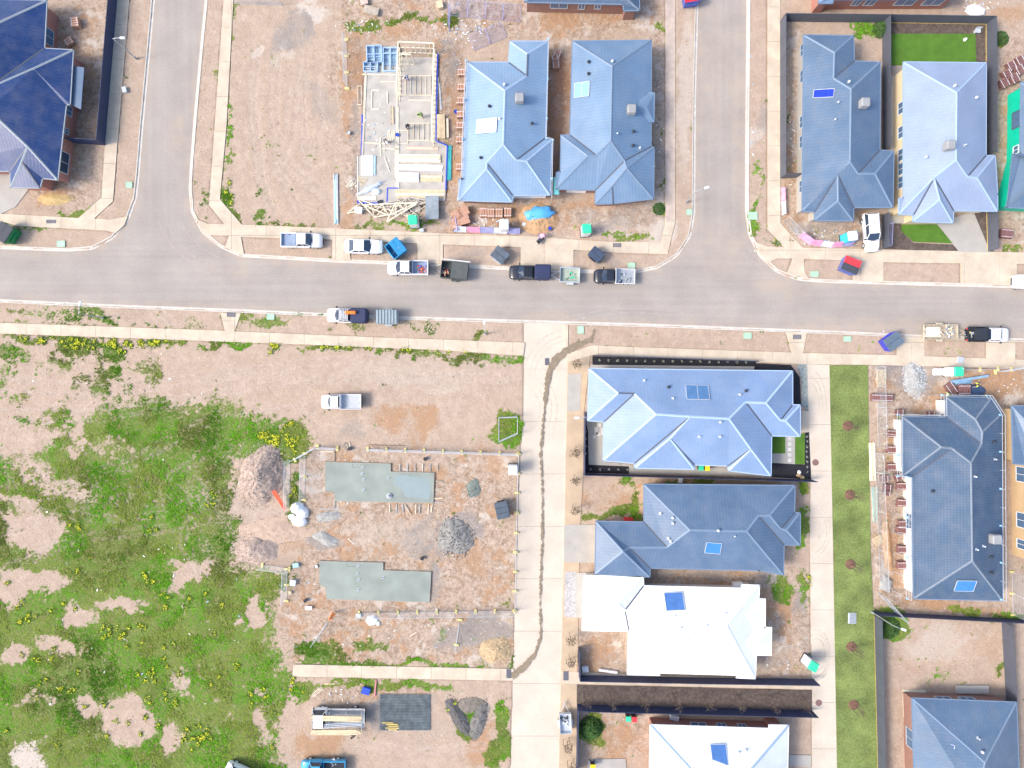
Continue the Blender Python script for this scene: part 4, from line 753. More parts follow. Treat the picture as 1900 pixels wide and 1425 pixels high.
hI = House('steel_roof_house', 'sky blue steel roofed house with many hips, black mulch beds around it', V,
  [('SW1', 'NW', 'a'), ('NW', 'NE', 'd2', 'd', 'c', 'b2', 'b', 'a2', 'a'), ('NE', 'E1', 'k', 'd2'), ('E1', 'E1B', 'k2', 'k'), ('E1B', 'E2', 'k2'), ('E2', 'E3', 'd', 'd2', 'k', 'k2'), ('E3', 'SE', 'g', 'c', 'd'), ('SE', 'S8', 'g'), ('S8', 'S6', 'c', 'g')[:0] or ('S8', 'S6', 'g'), ('S6', 'S5', 'f', 'b2', 'c', 'g'), ('S5', 'S4', 'f'), ('S4', 'S3', 'f'), ('S3', 'S2', 'b2', 'f'), ('S2', 'SW2', 'b', 'b2'), ('SW2', 'S1', 'a2', 'b'), ('S1', 'SW1', 'a', 'a2')], roof=RM_SKY, wall=GREYW, trim=CAPLI, capm=CAPLI)
hI.panel(1294, 728.5, 2.8, 1.9, 2, 0, ALU, mat('steel_blue_glass', (.09, .20, .38), .2)); 
for q in ((1240, 718, 2), (1248, 739, 0), (1372, 732, 0), (1383, 725, 2), (1336, 783, 0), (1335.5, 810, 0), (1195, 706, 0), (1297, 810, 0)): hI.vent(*q)
V = dict(W1=(1195.6, 969.5), NW=(1195.6, 899.3), NE=(1474.4, 901.6), E1=(1473.6, 952.5), E1B=(1484.2, 952), E2=(1484.2, 1010.8), E3=(1454, 1010.6), SE=(1453.2, 1066), S3=(1409, 1058), S2=(1205.5, 1053.4), S1=(1204.9, 1070), SW=(1105, 1065), NW2=(1106.4, 968), a=(1280.7, 983.6), b=(1386, 985.8), c=(1407.6, 956.9), c2=(1428.7, 956), k=(1449, 981), k2=(1459.5, 983.6), v=(1237.8, 1015.8), l=(1156.5, 1023.7), l2=(1167.4, 1016))
hJ = House('steel_roof_house', 'steel blue roofed house between the sky blue roof and the white roof', V,
  [('W1', 'NW', 'a', 'v'), ('NW', 'NE', 'c2', 'c', 'b', 'a'), ('NE', 'E1', 'k', 'c2'), ('E1', 'E1B', 'k2', 'k'), ('E1B', 'E2', 'k2'), ('E2', 'E3', 'c', 'c2', 'k', 'k2'), ('E3', 'SE', 'b', 'c'), ('SE', 'S3', 'S2', 'l2', 'v', 'a', 'b'), ('S2', 'S1', 'l', 'l2'), ('S1', 'SW', 'l'), ('SW', 'NW2', 'l'), ('NW2', 'W1', 'v', 'l2', 'l')], roof=RM_STEEL, wall=TAN, trim=CAPG, capm=CAPG)
hJ.panel(1323, 1016, 1.9, 1.5, 1, 0, ALU, mat('bright_blue_glass', (.06, .22, .55), .2))
for q in ((1248, 960, 1), (1248, 970, 1), (1240, 999, 0), (1244, 1005, 0), (1225, 953, 0), (1332, 984, 1), (1362, 994, 0)): hJ.vent(*q)
V = dict(SW1=(1081, 1169), NW1=(1085, 1069), N1=(1193, 1071), N2=(1193.3, 1088), N3=(1377, 1092.5), N4=(1377, 1086), NE=(1408.5, 1087), SE=(1400.7, 1258.6), S1=(1367, 1257), S2=(1367, 1252), S3=(1223.6, 1248), S4=(1223.6, 1252.3), SW=(1165, 1251), W1=(1167.4, 1171), a=(1131, 1120), a2=(1147, 1120), l=(1160, 1132), c=(1243, 1168), d=(1348, 1161))
hK = House('steel_roof_house', 'large glaring white steel roofed house below the steel blue roofed one', V,
  [('SW1', 'NW1', 'a'), ('NW1', 'N1', 'a2', 'a'), ('N1', 'N2', 'l', 'a2'), ('N2', 'N3', 'N4', 'NE', 'd', 'c', 'l'), ('NE', 'SE', 'd'), ('SE', 'S1', 'S2', 'S3', 'S4', 'SW', 'c', 'd'), ('SW', 'W1', 'l', 'c'), ('W1', 'SW1', 'a', 'a2', 'l')], roof=RM_WHITE, wall=WHITEW, trim=CAPW, capm=CAPW)
def wing(H, V, F, mat_, wallm, name='wing_roof'):
    h = {n: (H.E + .05 if n[0].isupper() else H.E + .9) for n in V}
    for it in range(20):
        pos = {n: P(*V[n], h[n]) for n in V}
        for n in V:
            if n[0].isupper(): continue
            c_ = []
            for f in F:
                if n in f[2:]:
                    a, b = pos[f[0]].xy, pos[f[1]].xy; t = (b - a).normalized(); q = pos[n].xy - a; c_.append(H.E + .05 + H.k * abs(q.x * t.y - q.y * t.x))
            h[n] = sum(c_) / len(c_)
    pos = {n: P(*V[n], h[n]) - H.c for n in V}; mb = MB()
    for f in F:
        pts = [pos[n] for n in f]; a, b = pts[0], pts[1]; t = (b - a).normalized(); w = Vector((-t.y, t.x, 0)); nrm = (pts[1] - pts[0]).cross(pts[2] - pts[0]); pp = pts if nrm.z > 0 else pts[::-1]
        mb.add(pp, [list(range(len(pp)))], [[((p - a).dot(t), (p - a).dot(w)) for p in pp]])
    up = [pos[n] for n in V if n[0].isupper()]; mb.prism([(p.x, p.y) for p in up], H.E - .14, H.E + .03)
    mb.build(name, mat_, H.root)
    c = sum(up, Vector()) / len(up); MB().prism([((p.x - c.x) * .86 + c.x - .1, (p.y - c.y) * .86 + c.y) for p in up], -.2, H.E - .15).build('wing_wall', wallm, H.root)
wing(hK, dict(A=(1385, 1110), B=(1420.4, 1110.5), C=(1420.4, 1172), D=(1385, 1172), e=(1393, 1141), f=(1365, 1141)), [('A', 'B', 'e', 'f'), ('B', 'C', 'e'), ('C', 'D', 'f', 'e')], RM_WHITE, WHITEW)
wing(hK, dict(A=(1395, 1163), B=(1432.2, 1163.3), C=(1431.3, 1216.4), D=(1395, 1216), e=(1409, 1190), f=(1372, 1190)), [('A', 'B', 'e', 'f'), ('B', 'C', 'e'), ('C', 'D', 'f', 'e')], RM_WHITE, WHITEW)
wing(hB, dict(A=(1190, 170), B=(1215, 172), C=(1214, 227), D=(1190, 227), e=(1200, 199), f=(1184, 193)), [('A', 'B', 'e', 'f'), ('B', 'C', 'e'), ('C', 'D', 'f', 'e')], RM_MID, BRICK)
hK.panel(1251, 1116, 2.3, 2.1, 1, 0, ALU, mat('mid_blue_glass', (.08, .19, .46), .2))
for q in ((1251, 1142, 0), (1310, 1159, 0), (1345, 1137, 0), (1255, 1193, 0), (1262, 1163, 0), (1275, 1184, 0)): hK.vent(*q)
hK.win(1262, 1087, 2.0, 1.2); hK.win(1330, 1090, 1.4, 1.2); hK.win(1110, 1172, 2.0, 1.5)
V = dict(NW=(1207.4, 1346), N1=(1428, 1353), N2=(1428, 1346.5), NE=(1462.5, 1347), SE=(1458, 1545), SW=(1204, 1545), c=(1300, 1447), d=(1378, 1446))
hL = House('brick_house', 'white roofed red brick house at the bottom edge beside the brown mulch strip', V, [('NW', 'N1', 'N2', 'NE', 'd', 'c'), ('NE', 'SE', 'd'), ('SE', 'SW', 'c', 'd'), ('SW', 'NW', 'c')], roof=RM_WHITE2, wall=BRICKR, trim=CAPW, capm=CAPL)
hL.panel(1334, 1400, 1.9, 2.2, 1, 0, ALU, MATS['mid_blue_glass']); hL.vent(1371, 1395); hL.vent(1384, 1391)
for x, w in ((1297, 1.9), (1340, 1.1), (1378, 1.0)): hL.win(x, 1340, w, 1.2)
V = dict(NW=(1693.4, 1296.3), NE=(1886, 1304), SE=(1896, 1600), SW=(1702, 1600), a=(1828, 1415), b=(1812, 1490))
hM = House('brick_house', 'slate blue roofed brick house in the bottom right corner with a bare fenced yard', V, [('NW', 'NE', 'a'), ('NE', 'SE', 'b', 'a'), ('SE', 'SW', 'b'), ('SW', 'NW', 'a', 'b')], roof=RM_SLATE, wall=BRICK, trim=CAPG, capm=CAPG)
hM.panel(1743, 1383, 2.9, 1.3, 1, 84, ALU, MATS['cobalt_glass']); hM.vent(1814, 1369); hM.vent(1821, 1394, 1); hM.win(1752, 1293, 1.9, 1.0); hM.win(1797, 1294, 1.9, 1.2); hM.win(1687, 1372, 2.4, 1.9)
MB().box(Vector((*P(1801, 1277).xy, .2)) - hM.c, (4.2, 1.0, .34)).build('back_step', GREYC, hM.root)
V = dict(SW1=(1676, 883), NW1=(1676, 774), N1=(1757, 775), N2=(1756.5, 737), N3=(1840, 738), NE=(1859, 768), SE=(1860, 1114), SW=(1696, 1110.5), S1=(1694, 884), a=(1747.3, 829.5), b=(1767, 832), c=(1802, 859), d=(1804.3, 1041), e=(1821.7, 823.8), f=(1823, 801.4), g=(1810.5, 778))
hN = House('tiled_roof_house', 'dark blue tiled roof house ringed by scaffold rails and brick pallets', V,
  [('SW1', 'NW1', 'a'), ('NW1', 'N1', 'e', 'c', 'b', 'a'), ('N1', 'N2', 'g', 'f', 'e'), ('N2', 'N3', 'g'), ('N3', 'NE', 'f', 'g'), ('NE', 'SE', 'd', 'c', 'e', 'f'), ('SE', 'SW', 'd'), ('SW', 'S1', 'b', 'c', 'd'), ('S1', 'SW1', 'a', 'b')], roof=RM_TILE, wall=mat('bluish_frame_wall', (.70, .68, .66), .8), trim=CAPG, capm=CAPT)
hN.panel(1790, 1086, 2.4, 1.6, 1, 0, ALU, MATS['bright_blue_glass']); hN.cooler(1840, 998, None, 1.15)
for q in ((1729, 911, 2), (1808, 884, 0), (1845, 852, 0), (1843, 820, 2), (1811, 1019, 0), (1824, 1013, 0), (1838, 1033, 2), (1838, 1062, 2)): hN.vent(*q)
hN.win(1692, 970, 2.2, 1.8, bars=2)
V = dict(NW=(1878, 754), NE=(2050, 754), SE=(2050, 1050), SW=(1905, 1045), W1=(1903, 862), W2=(1881, 860), a=(1950, 830), b=(1970, 960))
hO = House('rendered_house', 'tan rendered house at the right edge beside the tiled roof house', V, [('W2', 'NW', 'a', 'b', 'SW', 'W1'), ('NW', 'NE', 'a'), ('NE', 'SE', 'b', 'a'), ('SE', 'SW', 'b')], roof=RM_STEEL, wall=TAN, trim=CAPG, capm=CAPG, inset=.35)
hO.win(1895, 880, 1.9, 1.4, frame=WHITE); hO.win(1895, 965, 1.9, 1.4, frame=WHITE); hO.win(1895, 1010, 1.2, 1.4, frame=WHITE)
# ---------------------------------------------------------------- fences
def fence(pts, label, m=None, h=1.8, cap=None, panel=2.4, plinth=False, z=.1, cat='fence'):
    """pts: base line in photo pixels"""
    m = m or FENCEM; w = [P(*p).xy for p in pts]; root = thing('steel_fence', label, cat, (w[0].x, w[0].y, z))
    for a, b in zip(w[:-1], w[1:]):
        L = (b - a).length; n = max(1, round(L / panel)); d = (b - a) / n; l = d.length; ang = math.atan2(d.y, d.x); mb = MB(); k = 12; prof = []
        for i in range(k * 2 + 1): prof.append((i / (k * 2) * (l - .07) + .035, (.022 if (i // 1) % 2 else -.022)))
        vs = [(x, y, 0) for x, y in prof] + [(x, y, h) for x, y in prof] + [(x, y + .01, 0) for x, y in prof] + [(x, y + .01, h) for x, y in prof]; q = len(prof)
        fs = [(i, i + 1, q + i + 1, q + i) for i in range(q - 1)] + [(2 * q + i, 3 * q + i, 3 * q + i + 1, 2 * q + i + 1) for i in range(q - 1)] + [(q + i, q + i + 1, 3 * q + i + 1, 3 * q + i) for i in range(q - 1)]
        mb.add(vs, fs); me = mb.mesh('fence_panel', m); rail = MB().box((l / 2, 0, h), (l, .06, .05)).mesh('fence_rail', m)
        po = MB().box((0, 0, h / 2 + .01), (.07, .07, h + .06)).mesh('fence_post', m); pl = MB().box((l / 2, 0, .02), (l, .08, .16)).mesh('timber_plinth', YELT) if plinth else None
        for i in range(n + 1):
            p = a + d * i - w[0]
            for nm, me_ in (('fence_panel', me), ('fence_rail', rail), ('timber_plinth', pl)):
                if i < n and me_: o = link(nm, me_, root); o.location = (p.x, p.y, 0); o.rotation_euler = (0, 0, ang)
            o = link('fence_post', po, root); o.location = (p.x, p.y, 0); o.rotation_euler = (0, 0, ang)
    return root
YELT = mat('yellow_treated_pine', (.62, .45, .12), .8, .15, 3)
fence([(219, -60), (219, 0), (196.4, 270), (137, 266)], 'dark navy panel fence beside the footpath of the left street', FENCEN)
fence([(1490, 330), (1446.5, 331.5), (1446.5, 41), (1636, 43)], 'charcoal panel fence around the side yard of the slate blue roofed corner house')
fence([(1636, 43), (1636, 282)], 'charcoal divider fence between the slate blue and the lilac grey roofs'); fence([(1636, 400), (1636, 462)], 'short charcoal divider fence between the white wagon and the front lawn', h=1.5)
fence([(1636, 43), (1828, 46), (1829, 290)], 'charcoal fence with yellow plinth around the green back lawn', plinth=True); fence([(1829, 392), (1831, 467)], 'short charcoal fence right of the grey driveway', plinth=True)
fence([(1099, 660), (1402, 671)], 'low black fence along the mulch bed above the sky blue roof', FENCEN, h=1.0); fence([(1083, 765), (1082, 878), (1300, 884), (1504, 890)], 'black fence round the bottom and left of the sky blue roofed house', FENCEN)
fence([(1073, 1199), (1073.7, 1251.5), (1300, 1256), (1508, 1259)], 'navy fence below the large white roofed house', FENCEN); fence([(1069, 1425), (1070.6, 1306), (1505, 1317)], 'navy fence along the lower side of the brown mulch strip', FENCEN); fence([(1069, 1540), (1069, 1430)], 'navy fence at the bottom left of the yard with the bush', FENCEN)
fence([(1627.4, 1520), (1627.4, 1425), (1620.5, 1141)], 'long charcoal fence with yellow plinth on the right of the lawn strip', plinth=True); fence([(1616, 1134), (1905, 1149)], 'navy fence across the top of the bare dirt yard', FENCEN, h=1.5)
fence([(1857, 1152), (1865, 1293), (1868, 1400)], 'charcoal fence on the right of the bare dirt yard'); 
# ---------------------------------------------------------------- vehicles
def loft(mb, st):
    """st: (x, half profile [(y, z)...] from sill to centre); mirrored about y = 0"""
    n = len(st[0][1]); rows = []; vs = []
    for x, pr in st: vs += [(x, y, z) for y, z in pr] + [(x, -y, z) for y, z in pr[-2::-1]]
    k = 2 * n - 1; fs = []
    for i in range(len(st) - 1):
        for j in range(k - 1): fs.append((i * k + j, i * k + j + 1, (i + 1) * k + j + 1, (i + 1) * k + j))
        fs.append((i * k + k - 1, i * k, (i + 1) * k, (i + 1) * k + k - 1))
    fs += [list(range(k))[::-1], [(len(st) - 1) * k + j for j in range(k)]]
    mb.add(vs, fs)
def prof(w, z, cr=.03): return [(w * .9, .24), (w * .985, .4), (w, .62), (w * .985, z - .16), (w * .9, z - .03), (w * .6, z + cr * .5), (0, z + cr)]
def wheelset(root, xs, hw, r=.36, z=0):
    for x in xs:
        for s in (-1, 1):
            o = MB().tube((x, s * hw, r + z), (x, s * (hw - .22), r + z), r, r, 14).build('wheel', RUBBER, root)
            MB().tube((x, s * (hw + .005), r + z), (x, s * (hw - .05), r + z), r * .6, r * .5, 10).build('rim', ALU, o)
def car(name, label, cat, px, py, rot, kind='sedan', paint=None, L=4.8, W=1.86, rack=False, z=.02, bed=None):
    paint = paint or WHITE; p = P(px, py); root = thing(name, label, cat, (p.x, p.y, z), R(rot)); h, w = L / 2, W / 2
    K = {'sedan': ([(-1, .70, .72), (-.97, .86, .90), (-.88, .95, .99), (-.5, 1, 1.0), (0, 1, .97), (.45, 1, .95), (.75, .97, .88), (.92, .86, .77), (1, .66, .62)], (-.74, .36, -.42, .08, 1.43)),
         'wagon': ([(-1, .78, .80), (-.97, .9, 1.0), (-.88, .97, 1.04), (-.5, 1, 1.04), (0, 1, 1.02), (.45, 1, 1.0), (.75, .97, .93), (.92, .86, .8), (1, .66, .65)], (-.96, .40, -.84, .12, 1.55)),
         'suv': ([(-1, .82, .85), (-.97, .93, 1.1), (-.88, .98, 1.12), (-.5, 1, 1.12), (0, 1, 1.1), (.45, 1, 1.1), (.78, .97, 1.05), (.94, .88, .95), (1, .72, .75)], (-.95, .46, -.86, .22, 1.8)),
         'dual': ([(-.20, 1, 1.1), (0, 1, 1.1), (.5, 1, 1.1), (.8, .97, 1.04), (.94, .88, .93), (1, .7, .72)], (-.17, .52, -.10, .30, 1.75)),
         'single': ([(.02, 1, 1.1), (.3, 1, 1.1), (.6, 1, 1.1), (.82, .97, 1.04), (.94, .88, .93), (1, .7, .72)], (.04, .58, .08, .42, 1.75)),
         'truck': ([(.45, 1, 1.0), (.7, 1, 1.0), (.92, .98, .98), (1, .9, .9)], (.46, .97, .50, .84, 2.0)), 'van': ([(-1, .94, 1.2), (-.5, 1, 1.2), (.2, 1, 1.2), (.7, 1, 1.15), (.92, .9, 1.0), (1, .74, .75)], (-.98, .74, -.95, .42, 2.1))}[kind]
    mb = MB(); loft(mb, [(x * h, prof(w * q, zz)) for x, q, zz in K[0]]); mb.build('body', paint, root, 40)
    x0, x1, x2, x3, zt = K[1]; x0, x1, x2, x3 = x0 * h, x1 * h, x2 * h, x3 * h; zb = K[0][3][2] - .03 if kind not in ('dual', 'single', 'truck') else K[0][1][2] - .03; wb, wt = w * .9, w * .74
    B = [Vector(q) for q in ((x0, -wb, zb), (x1, -wb * .96, zb), (x1, wb * .96, zb), (x0, wb, zb))]; T = [Vector(q) for q in ((x2, -wt, zt), (x3, -wt, zt), (x3, wt, zt), (x2, wt, zt))]
    bow = Vector((.10, 0, .0))
    MB().add([B[1], B[2], T[2], T[1], (B[1] + B[2]) / 2 + bow * 2.2, (T[1] + T[2]) / 2 + bow * .7], [(0, 4, 5, 3), (4, 1, 2, 5)]).build('windscreen', DGLASS if kind != 'van' else BGLASS, root)
    MB().add([B[3], B[0], T[0], T[3]], [(0, 1, 2, 3)]).build('rear_window', DGLASS, root)
    for sgn, idx in ((-1, (0, 1)), (1, (3, 2))):
        a, b = idx; mid = .55 if kind in ('sedan', 'wagon', 'suv', 'dual') else 1.0
        seg = [(0, .48), (.52, 1)] if mid < 1 else [(0, 1)]
        for (s0, s1) in seg:
            q = [B[a].lerp(B[b], s0), B[a].lerp(B[b], s1), T[a].lerp(T[b], s1), T[a].lerp(T[b], s0)]; MB().add(q, [(0, 1, 2, 3)]).build('side_window', DGLASS, root)
    for i in range(4): MB().bar(B[i], T[i], .09, .06).build('pillar', paint, root)
    for a, b in ((0, 1), (3, 2)):
        if kind in ('sedan', 'wagon', 'suv', 'dual'): MB().bar(B[a].lerp(B[b], .5), T[a].lerp(T[b], .5), .08, .04).build('pillar', paint, root)
    n = 6; rf = MB(); vs = []
    for i in range(n + 1):
        x = x2 - .04 + (x3 - x2 + .08) * i / n; e = 1 - .5 * abs(2 * i / n - 1) ** 4
        for y, dz in ((-1.03, -.03), (-.85, .02), (-.4, .05), (0, .06), (.4, .05), (.85, .02), (1.03, -.03)): vs.append((x, y * wt, zt + dz * e + .01))
    rf.add(vs, [(i * 7 + j, i * 7 + j + 1, (i + 1) * 7 + j + 1, (i + 1) * 7 + j) for i in range(n) for j in range(6)]); rf.build('roof', paint, root, 40)
    wheelset(root, ((h * .64), (-h * .60)), w * .99)
    for s in (-1, 1):
        MB().cbox((x1 * .92 + .05, s * (w + .1), zb + .12), (.16, .24, .2), .03).build('mirror', paint if paint != WHITE else BLACKP, root)
        MB().box((h * .93, s * w * .66, .68), (.22, w * .36, .16)).build('headlight', glassm, root); MB().box((-h * .985, s * w * .78, .78), (.08, w * .22, .22)).build('tail_light', RED, root)
    if kind in ('sedan', 'wagon', 'dual', 'suv', 'van', 'single'):
        MB().bar((h * .99, -w * .55, .42), (h * .99, w * .55, .42), .1, .22).build('bumper', BLACKP if kind != 'sedan' else paint, root)
        q = MB().bar((x1 + .22, -w * .6, zb + .04), (x1 + .12, 0, zb + .05), .03, .02); q.bar((x1 + .22, w * .1, zb + .04), (x1 + .14, w * .7, zb + .04), .03, .02); q.build('wiper', BLACKP, root)
    if rack:
        q = MB()
        for i in range(4): x = x2 + .1 + (x3 - x2 - .2) * i / 3; q.bar((x, -wt, zt + .16), (x, wt, zt + .16), .05)
        for s in (-1, 1): q.bar((x2 + .05, s * wt * .85, zt + .13), (x3 - .05, s * wt * .85, zt + .13), .05)
        q.build('roof_rack', BLACKP, root)
    r0 = -h; r1 = {'dual': -.21, 'single': 0.0, 'truck': .42}.get(kind, 0) * h
    if kind in ('dual', 'single', 'truck'):
        MB().box(((r0 + r1) / 2, 0, .52), (r1 - r0, W * .8, .24)).build('chassis', BLACKP, root)
    if bed == 'tub':
        q = MB(); q.cbox(((r0 + r1) / 2, w - .06, .82), (r1 - r0, .15, .56), .04); q.cbox(((r0 + r1) / 2, -w + .06, .82), (r1 - r0, .15, .56), .04); q.cbox((r0 + .06, 0, .80), (.12, W - .3, .52), .04); q.box((r1 - .05, 0, .84), (.08, W - .3, .5)); q.build('tub_sides', paint, root)
        f = MB(); f.box(((r0 + r1) / 2, 0, .66), (r1 - r0 - .1, W - .32, .06))
        for i in range(7): f.box(((r0 + r1) / 2, (i - 3) * .2, .70), (r1 - r0 - .2, .06, .03))
        f.build('tub_floor', mat('blue_grey_bed_liner', (.25, .32, .45), .5, .1) if paint == WHITE else BLACKP, root); MB().tube((r1 + .02, -w * .8, 1.3), (r1 + .02, w * .8, 1.3), .035).tube((r1 + .02, -w * .8, 1.05), (r1 + .02, -w * .8, 1.3), .035).tube((r1 + .02, w * .8, 1.05), (r1 + .02, w * .8, 1.3), .035).build('sports_bar', BLACKP, root)
    if bed in ('tray', 'blacktray'):
        tm = WHITE if bed == 'tray' else BLACKP; q = MB(); q.box(((r0 + r1) / 2, 0, .88), (r1 - r0 - .06, W + .06, .08)); q.build('tray_floor', STEEL if bed == 'tray' else tm, root); q = MB()
        for s in (-1, 1): q.box(((r0 + r1) / 2, s * (w + .01), 1.03), (r1 - r0 - .06, .05, .24))
        q.box((r0 + .03, 0, 1.03), (.05, W, .24)); q.box((r1 - .06, 0, 1.3), (.06, W, .8)); q.build('tray_sides', tm, root)
    if bed == 'canopy':
        MB().cbox(((r0 + r1) / 2, 0, 1.2), (r1 - r0 - .04, W, 1.25), .14).build('canopy', CANVAS, root)
    return root
glassm = glassmat('lamp_glass', (.55, .58, .6)); CANVAS = mat('navy_canvas', (.025, .035, .09), .6, .1, 1, .2, 4)
c1 = car('utility_vehicle', 'white dual cab ute with an open empty tub parked left of the white sedan', 'ute', 564, 449, -1, 'dual', bed='tub', L=5.25, z=.16)
car('sedan_car', 'white sedan parked on the verge beside the blue skip bin', 'car', 677, 460, -1, 'sedan', L=4.9, z=.15)
car('utility_vehicle', 'white dual cab ute with red and yellow gear in its tub', 'ute', 759, 499, 180, 'dual', bed='tub', L=5.25)
car('utility_vehicle', 'black dual cab ute with roof racks towing a cage trailer', 'ute', 983, 508, 179, 'dual', paint=NAVYMET, bed='canopy', L=5.3, rack=True)
car('utility_vehicle', 'black cab ute with a white open tray', 'ute', 1138, 515, 179, 'single', paint=NAVYMET, bed='tray', L=5.2)
car('utility_vehicle', 'white ute with navy canopy and an orange bag on its roof', 'ute', 648, 587, 178, 'dual', bed='canopy', L=5.3, rack=True)
car('utility_vehicle', 'white ute with a black tray and box towing the scrap trailer', 'ute', 1824, 622, -1, 'dual', bed='blacktray', L=5.4)
car('wagon_car', 'white and sky blue wagon cut by the right edge of the road', 'car', 1905, 525, 178, 'suv', L=4.7)
car('utility_vehicle', 'white single cab ute with an open tray alone on the bare lot', 'ute', 637, 745, 180, 'single', bed='tray', L=5.2, z=.12)
car('wagon_car', 'white wagon with its tailgate up nosing out of the driveway', 'car', 1609, 434, -86, 'wagon', L=5.0, z=.16)
car('utility_vehicle', 'bright blue ute at the bottom edge below the timber laden truck', 'ute', 604, 1416, 180, 'single', paint=mat('bright_blue_car_paint', (.03, .34, .62), .2, .03, coat=.6), bed='tub', L=5.8, z=.12)
car('panel_van', 'white van nosing in over the bottom edge left of the blue ute', 'van', 458, 1432, 155, 'van', L=5.2, W=2.0, z=.12)
tr = car('flatbed_truck', 'white cab flatbed truck stacked with long timber beside the steel mesh', 'truck', 632, 1323, 180, 'truck', bed='tray', L=6.8, W=2.2, z=.12)
def boards(name, label, cat, px, py, rot, n, L, w=.12, t=.05, layers=1, m=None, z=.12, gap=.01, jit=.15, part='board', group=None, skew=1.0):
    p = P(px, py); root = thing(name, label, cat, (p.x, p.y, z), R(rot), group)
    for k in range(layers):
        for i in range(n):
            l = L * random.uniform(1 - jit, 1); x = random.uniform(-.5, .5) * (L - l); a = R(random.uniform(-skew, skew))
            o = MB().box((0, 0, 0), (l, w, t)).build(part, random.choice(m) if isinstance(m, list) else (m or CREAM), root); o.location = (x, (i - (n - 1) / 2) * (w + gap), t / 2 + k * (t + .008)); o.rotation_euler = (0, 0, a)
    return root
boards('timber_load', 'long cream timber strapped on the upper side of the flatbed truck', 'timber', 632, 1317, -1, 4, 6.6, .15, .12, 2, z=1.9); boards('timber_load', 'long cream timber strapped on the lower side of the flatbed truck', 'timber', 632, 1342, 1, 4, 6.6, .15, .12, 2, z=1.9); boards('steel_pipe_load', 'pale steel lengths lying between the two timber loads on the truck', 'pipes', 640, 1330, 3, 3, 5.6, .08, .08, 1, m=ALU, z=1.9, gap=.12)
for x in (-3.2, -1.2, .9, 3.1):
    q = MB()
    for s in (-1, 1): q.bar((x, s * 1.15, .9), (x, s * 1.15, 1.82), .06)
    q.bar((x, -1.18, 1.85), (x, 1.18, 1.85), .06); q.build('load_rack', STEEL, tr)
def gear(name, label, px, py, z, cols, n=16, s=.6, cat='gear'):
    p = P(px, py, z); root = thing(name, label, cat, (p.x, p.y, z), 0)
    for i in range(n):
        a = random.uniform(0, 6.28); x, y = random.uniform(-s, s), random.uniform(-s, s) * .8; l = random.uniform(.15, .5)
        MB().tube((x, y, random.uniform(0, .2)), (x + l * math.cos(a), y + l * math.sin(a), random.uniform(0, .25)), random.uniform(.03, .09), None, 6).build('tool', random.choice(cols), root)
gear('tool_load', 'red and yellow tools heaped in the tub of the white ute', 784, 499, .72, [YEL, RED, ORG, BLUEP]); gear('tool_load', 'dark tools lying in the white tray of the black ute', 1160, 517, .95, [BLACKP, STEEL, ALU], 12)
gear('tool_load', 'tools lying in the black tray of the white ute at the right kerb', 1795, 622, .95, [YEL, STEEL, ALU], 8); gear('tool_load', 'blue and white items in the tray of the bright blue ute', 622, 1412, .95, [WHITE, ALU, BLACKP], 10)
MB().box((-1.35, 0, 1.35), (1.3, 1.5, .5)).build('toolbox', BLACKP, bpy.data.objects['utility_vehicle.005'])
ob = MB().cbox((0, 0, .16), (1.35, .42, .3), .1).build('orange_bag', ORG); tag(ob, 'orange bag strapped on the roof rack of the white ute with navy canopy', 'bag'); ob.location = P(651, 580, 2.0)
def trailer(label, px, py, rot, L=2.6, W=1.7, m=None, side=.45, cage=0, z=.02, floor=None, cover=False, name='box_trailer'):
    m = m or STEEL; p = P(px, py); root = thing(name, label, 'trailer', (p.x, p.y, z), R(rot)); fz = .55
    MB().box((0, 0, fz), (L, W, .06)).build('floor', floor or m, root)
    for s in (-1, 1):
        MB().box((0, s * W / 2, fz + side / 2), (L, .05, side)).build('side_panel', m, root); MB().box((s * L / 2, 0, fz + side / 2), (.05, W, side)).build('end_panel', m, root)
        MB().cbox((-.1, s * (W / 2 + .14), .62), (.9, .24, .1), .03).build('mudguard', m, root)
    q = MB(); q.bar((L / 2, W * .35, .45), (L / 2 + 1.1, 0, .45), .07); q.bar((L / 2, -W * .35, .45), (L / 2 + 1.1, 0, .45), .07); q.bar((L / 2 + 1.0, 0, .45), (L / 2 + 1.35, 0, .48), .08); q.tube((L / 2 + .9, .1, .1), (L / 2 + .9, .1, .7), .03); q.build('drawbar', m, root)
    wheelset(root, (-.1,), W / 2 + .24, .3)
    if cage:
        q = MB()
        for i in range(6):
            x = -L / 2 + L * i / 5
            for s in (-1, 1): q.bar((x, s * W / 2, fz + side), (x, s * W / 2, fz + side + cage), .035)
        for s in (-1, 1):
            for k in (.5, 1): q.bar((-L / 2, s * W / 2, fz + side + cage * k), (L / 2, s * W / 2, fz + side + cage * k), .035)
        q.build('cage', m, root)
    if cover:
        q = MB(); n = 7
        for i in range(n): q.cbox((-L / 2 + (i + .5) * L / n, 0, fz + side + .14), (L / n - .05, W + .04, .34), .07)
        q.build('ribbed_cover', mat('grey_ribbed_cover', (.27, .33, .36), .5, .08), root)
    return root
trailer('grey trailer with a ribbed cover behind the white ute with the navy canopy', 722, 590, 180, 2.7, 1.75, cover=True, side=.8)
trailer('pale cage trailer hitched behind the black ute with roof racks', 1056, 513, 178, 2.5, 1.8, ALU, .5, .4, floor=mat('greenish_ply', (.35, .40, .34), .8)); gear('tool_load', 'few dark items on the floor of the pale cage trailer', 1062, 512, .6, [BLACKP, GREENB, MINT], 6, .5)
t3 = trailer('dark work trailer with its side lid up behind the white ute', 845, 505, 174, 3.4, 2.1, mat('dark_trailer_steel', (.07, .08, .08), .5, .15), .9, name='work_trailer')
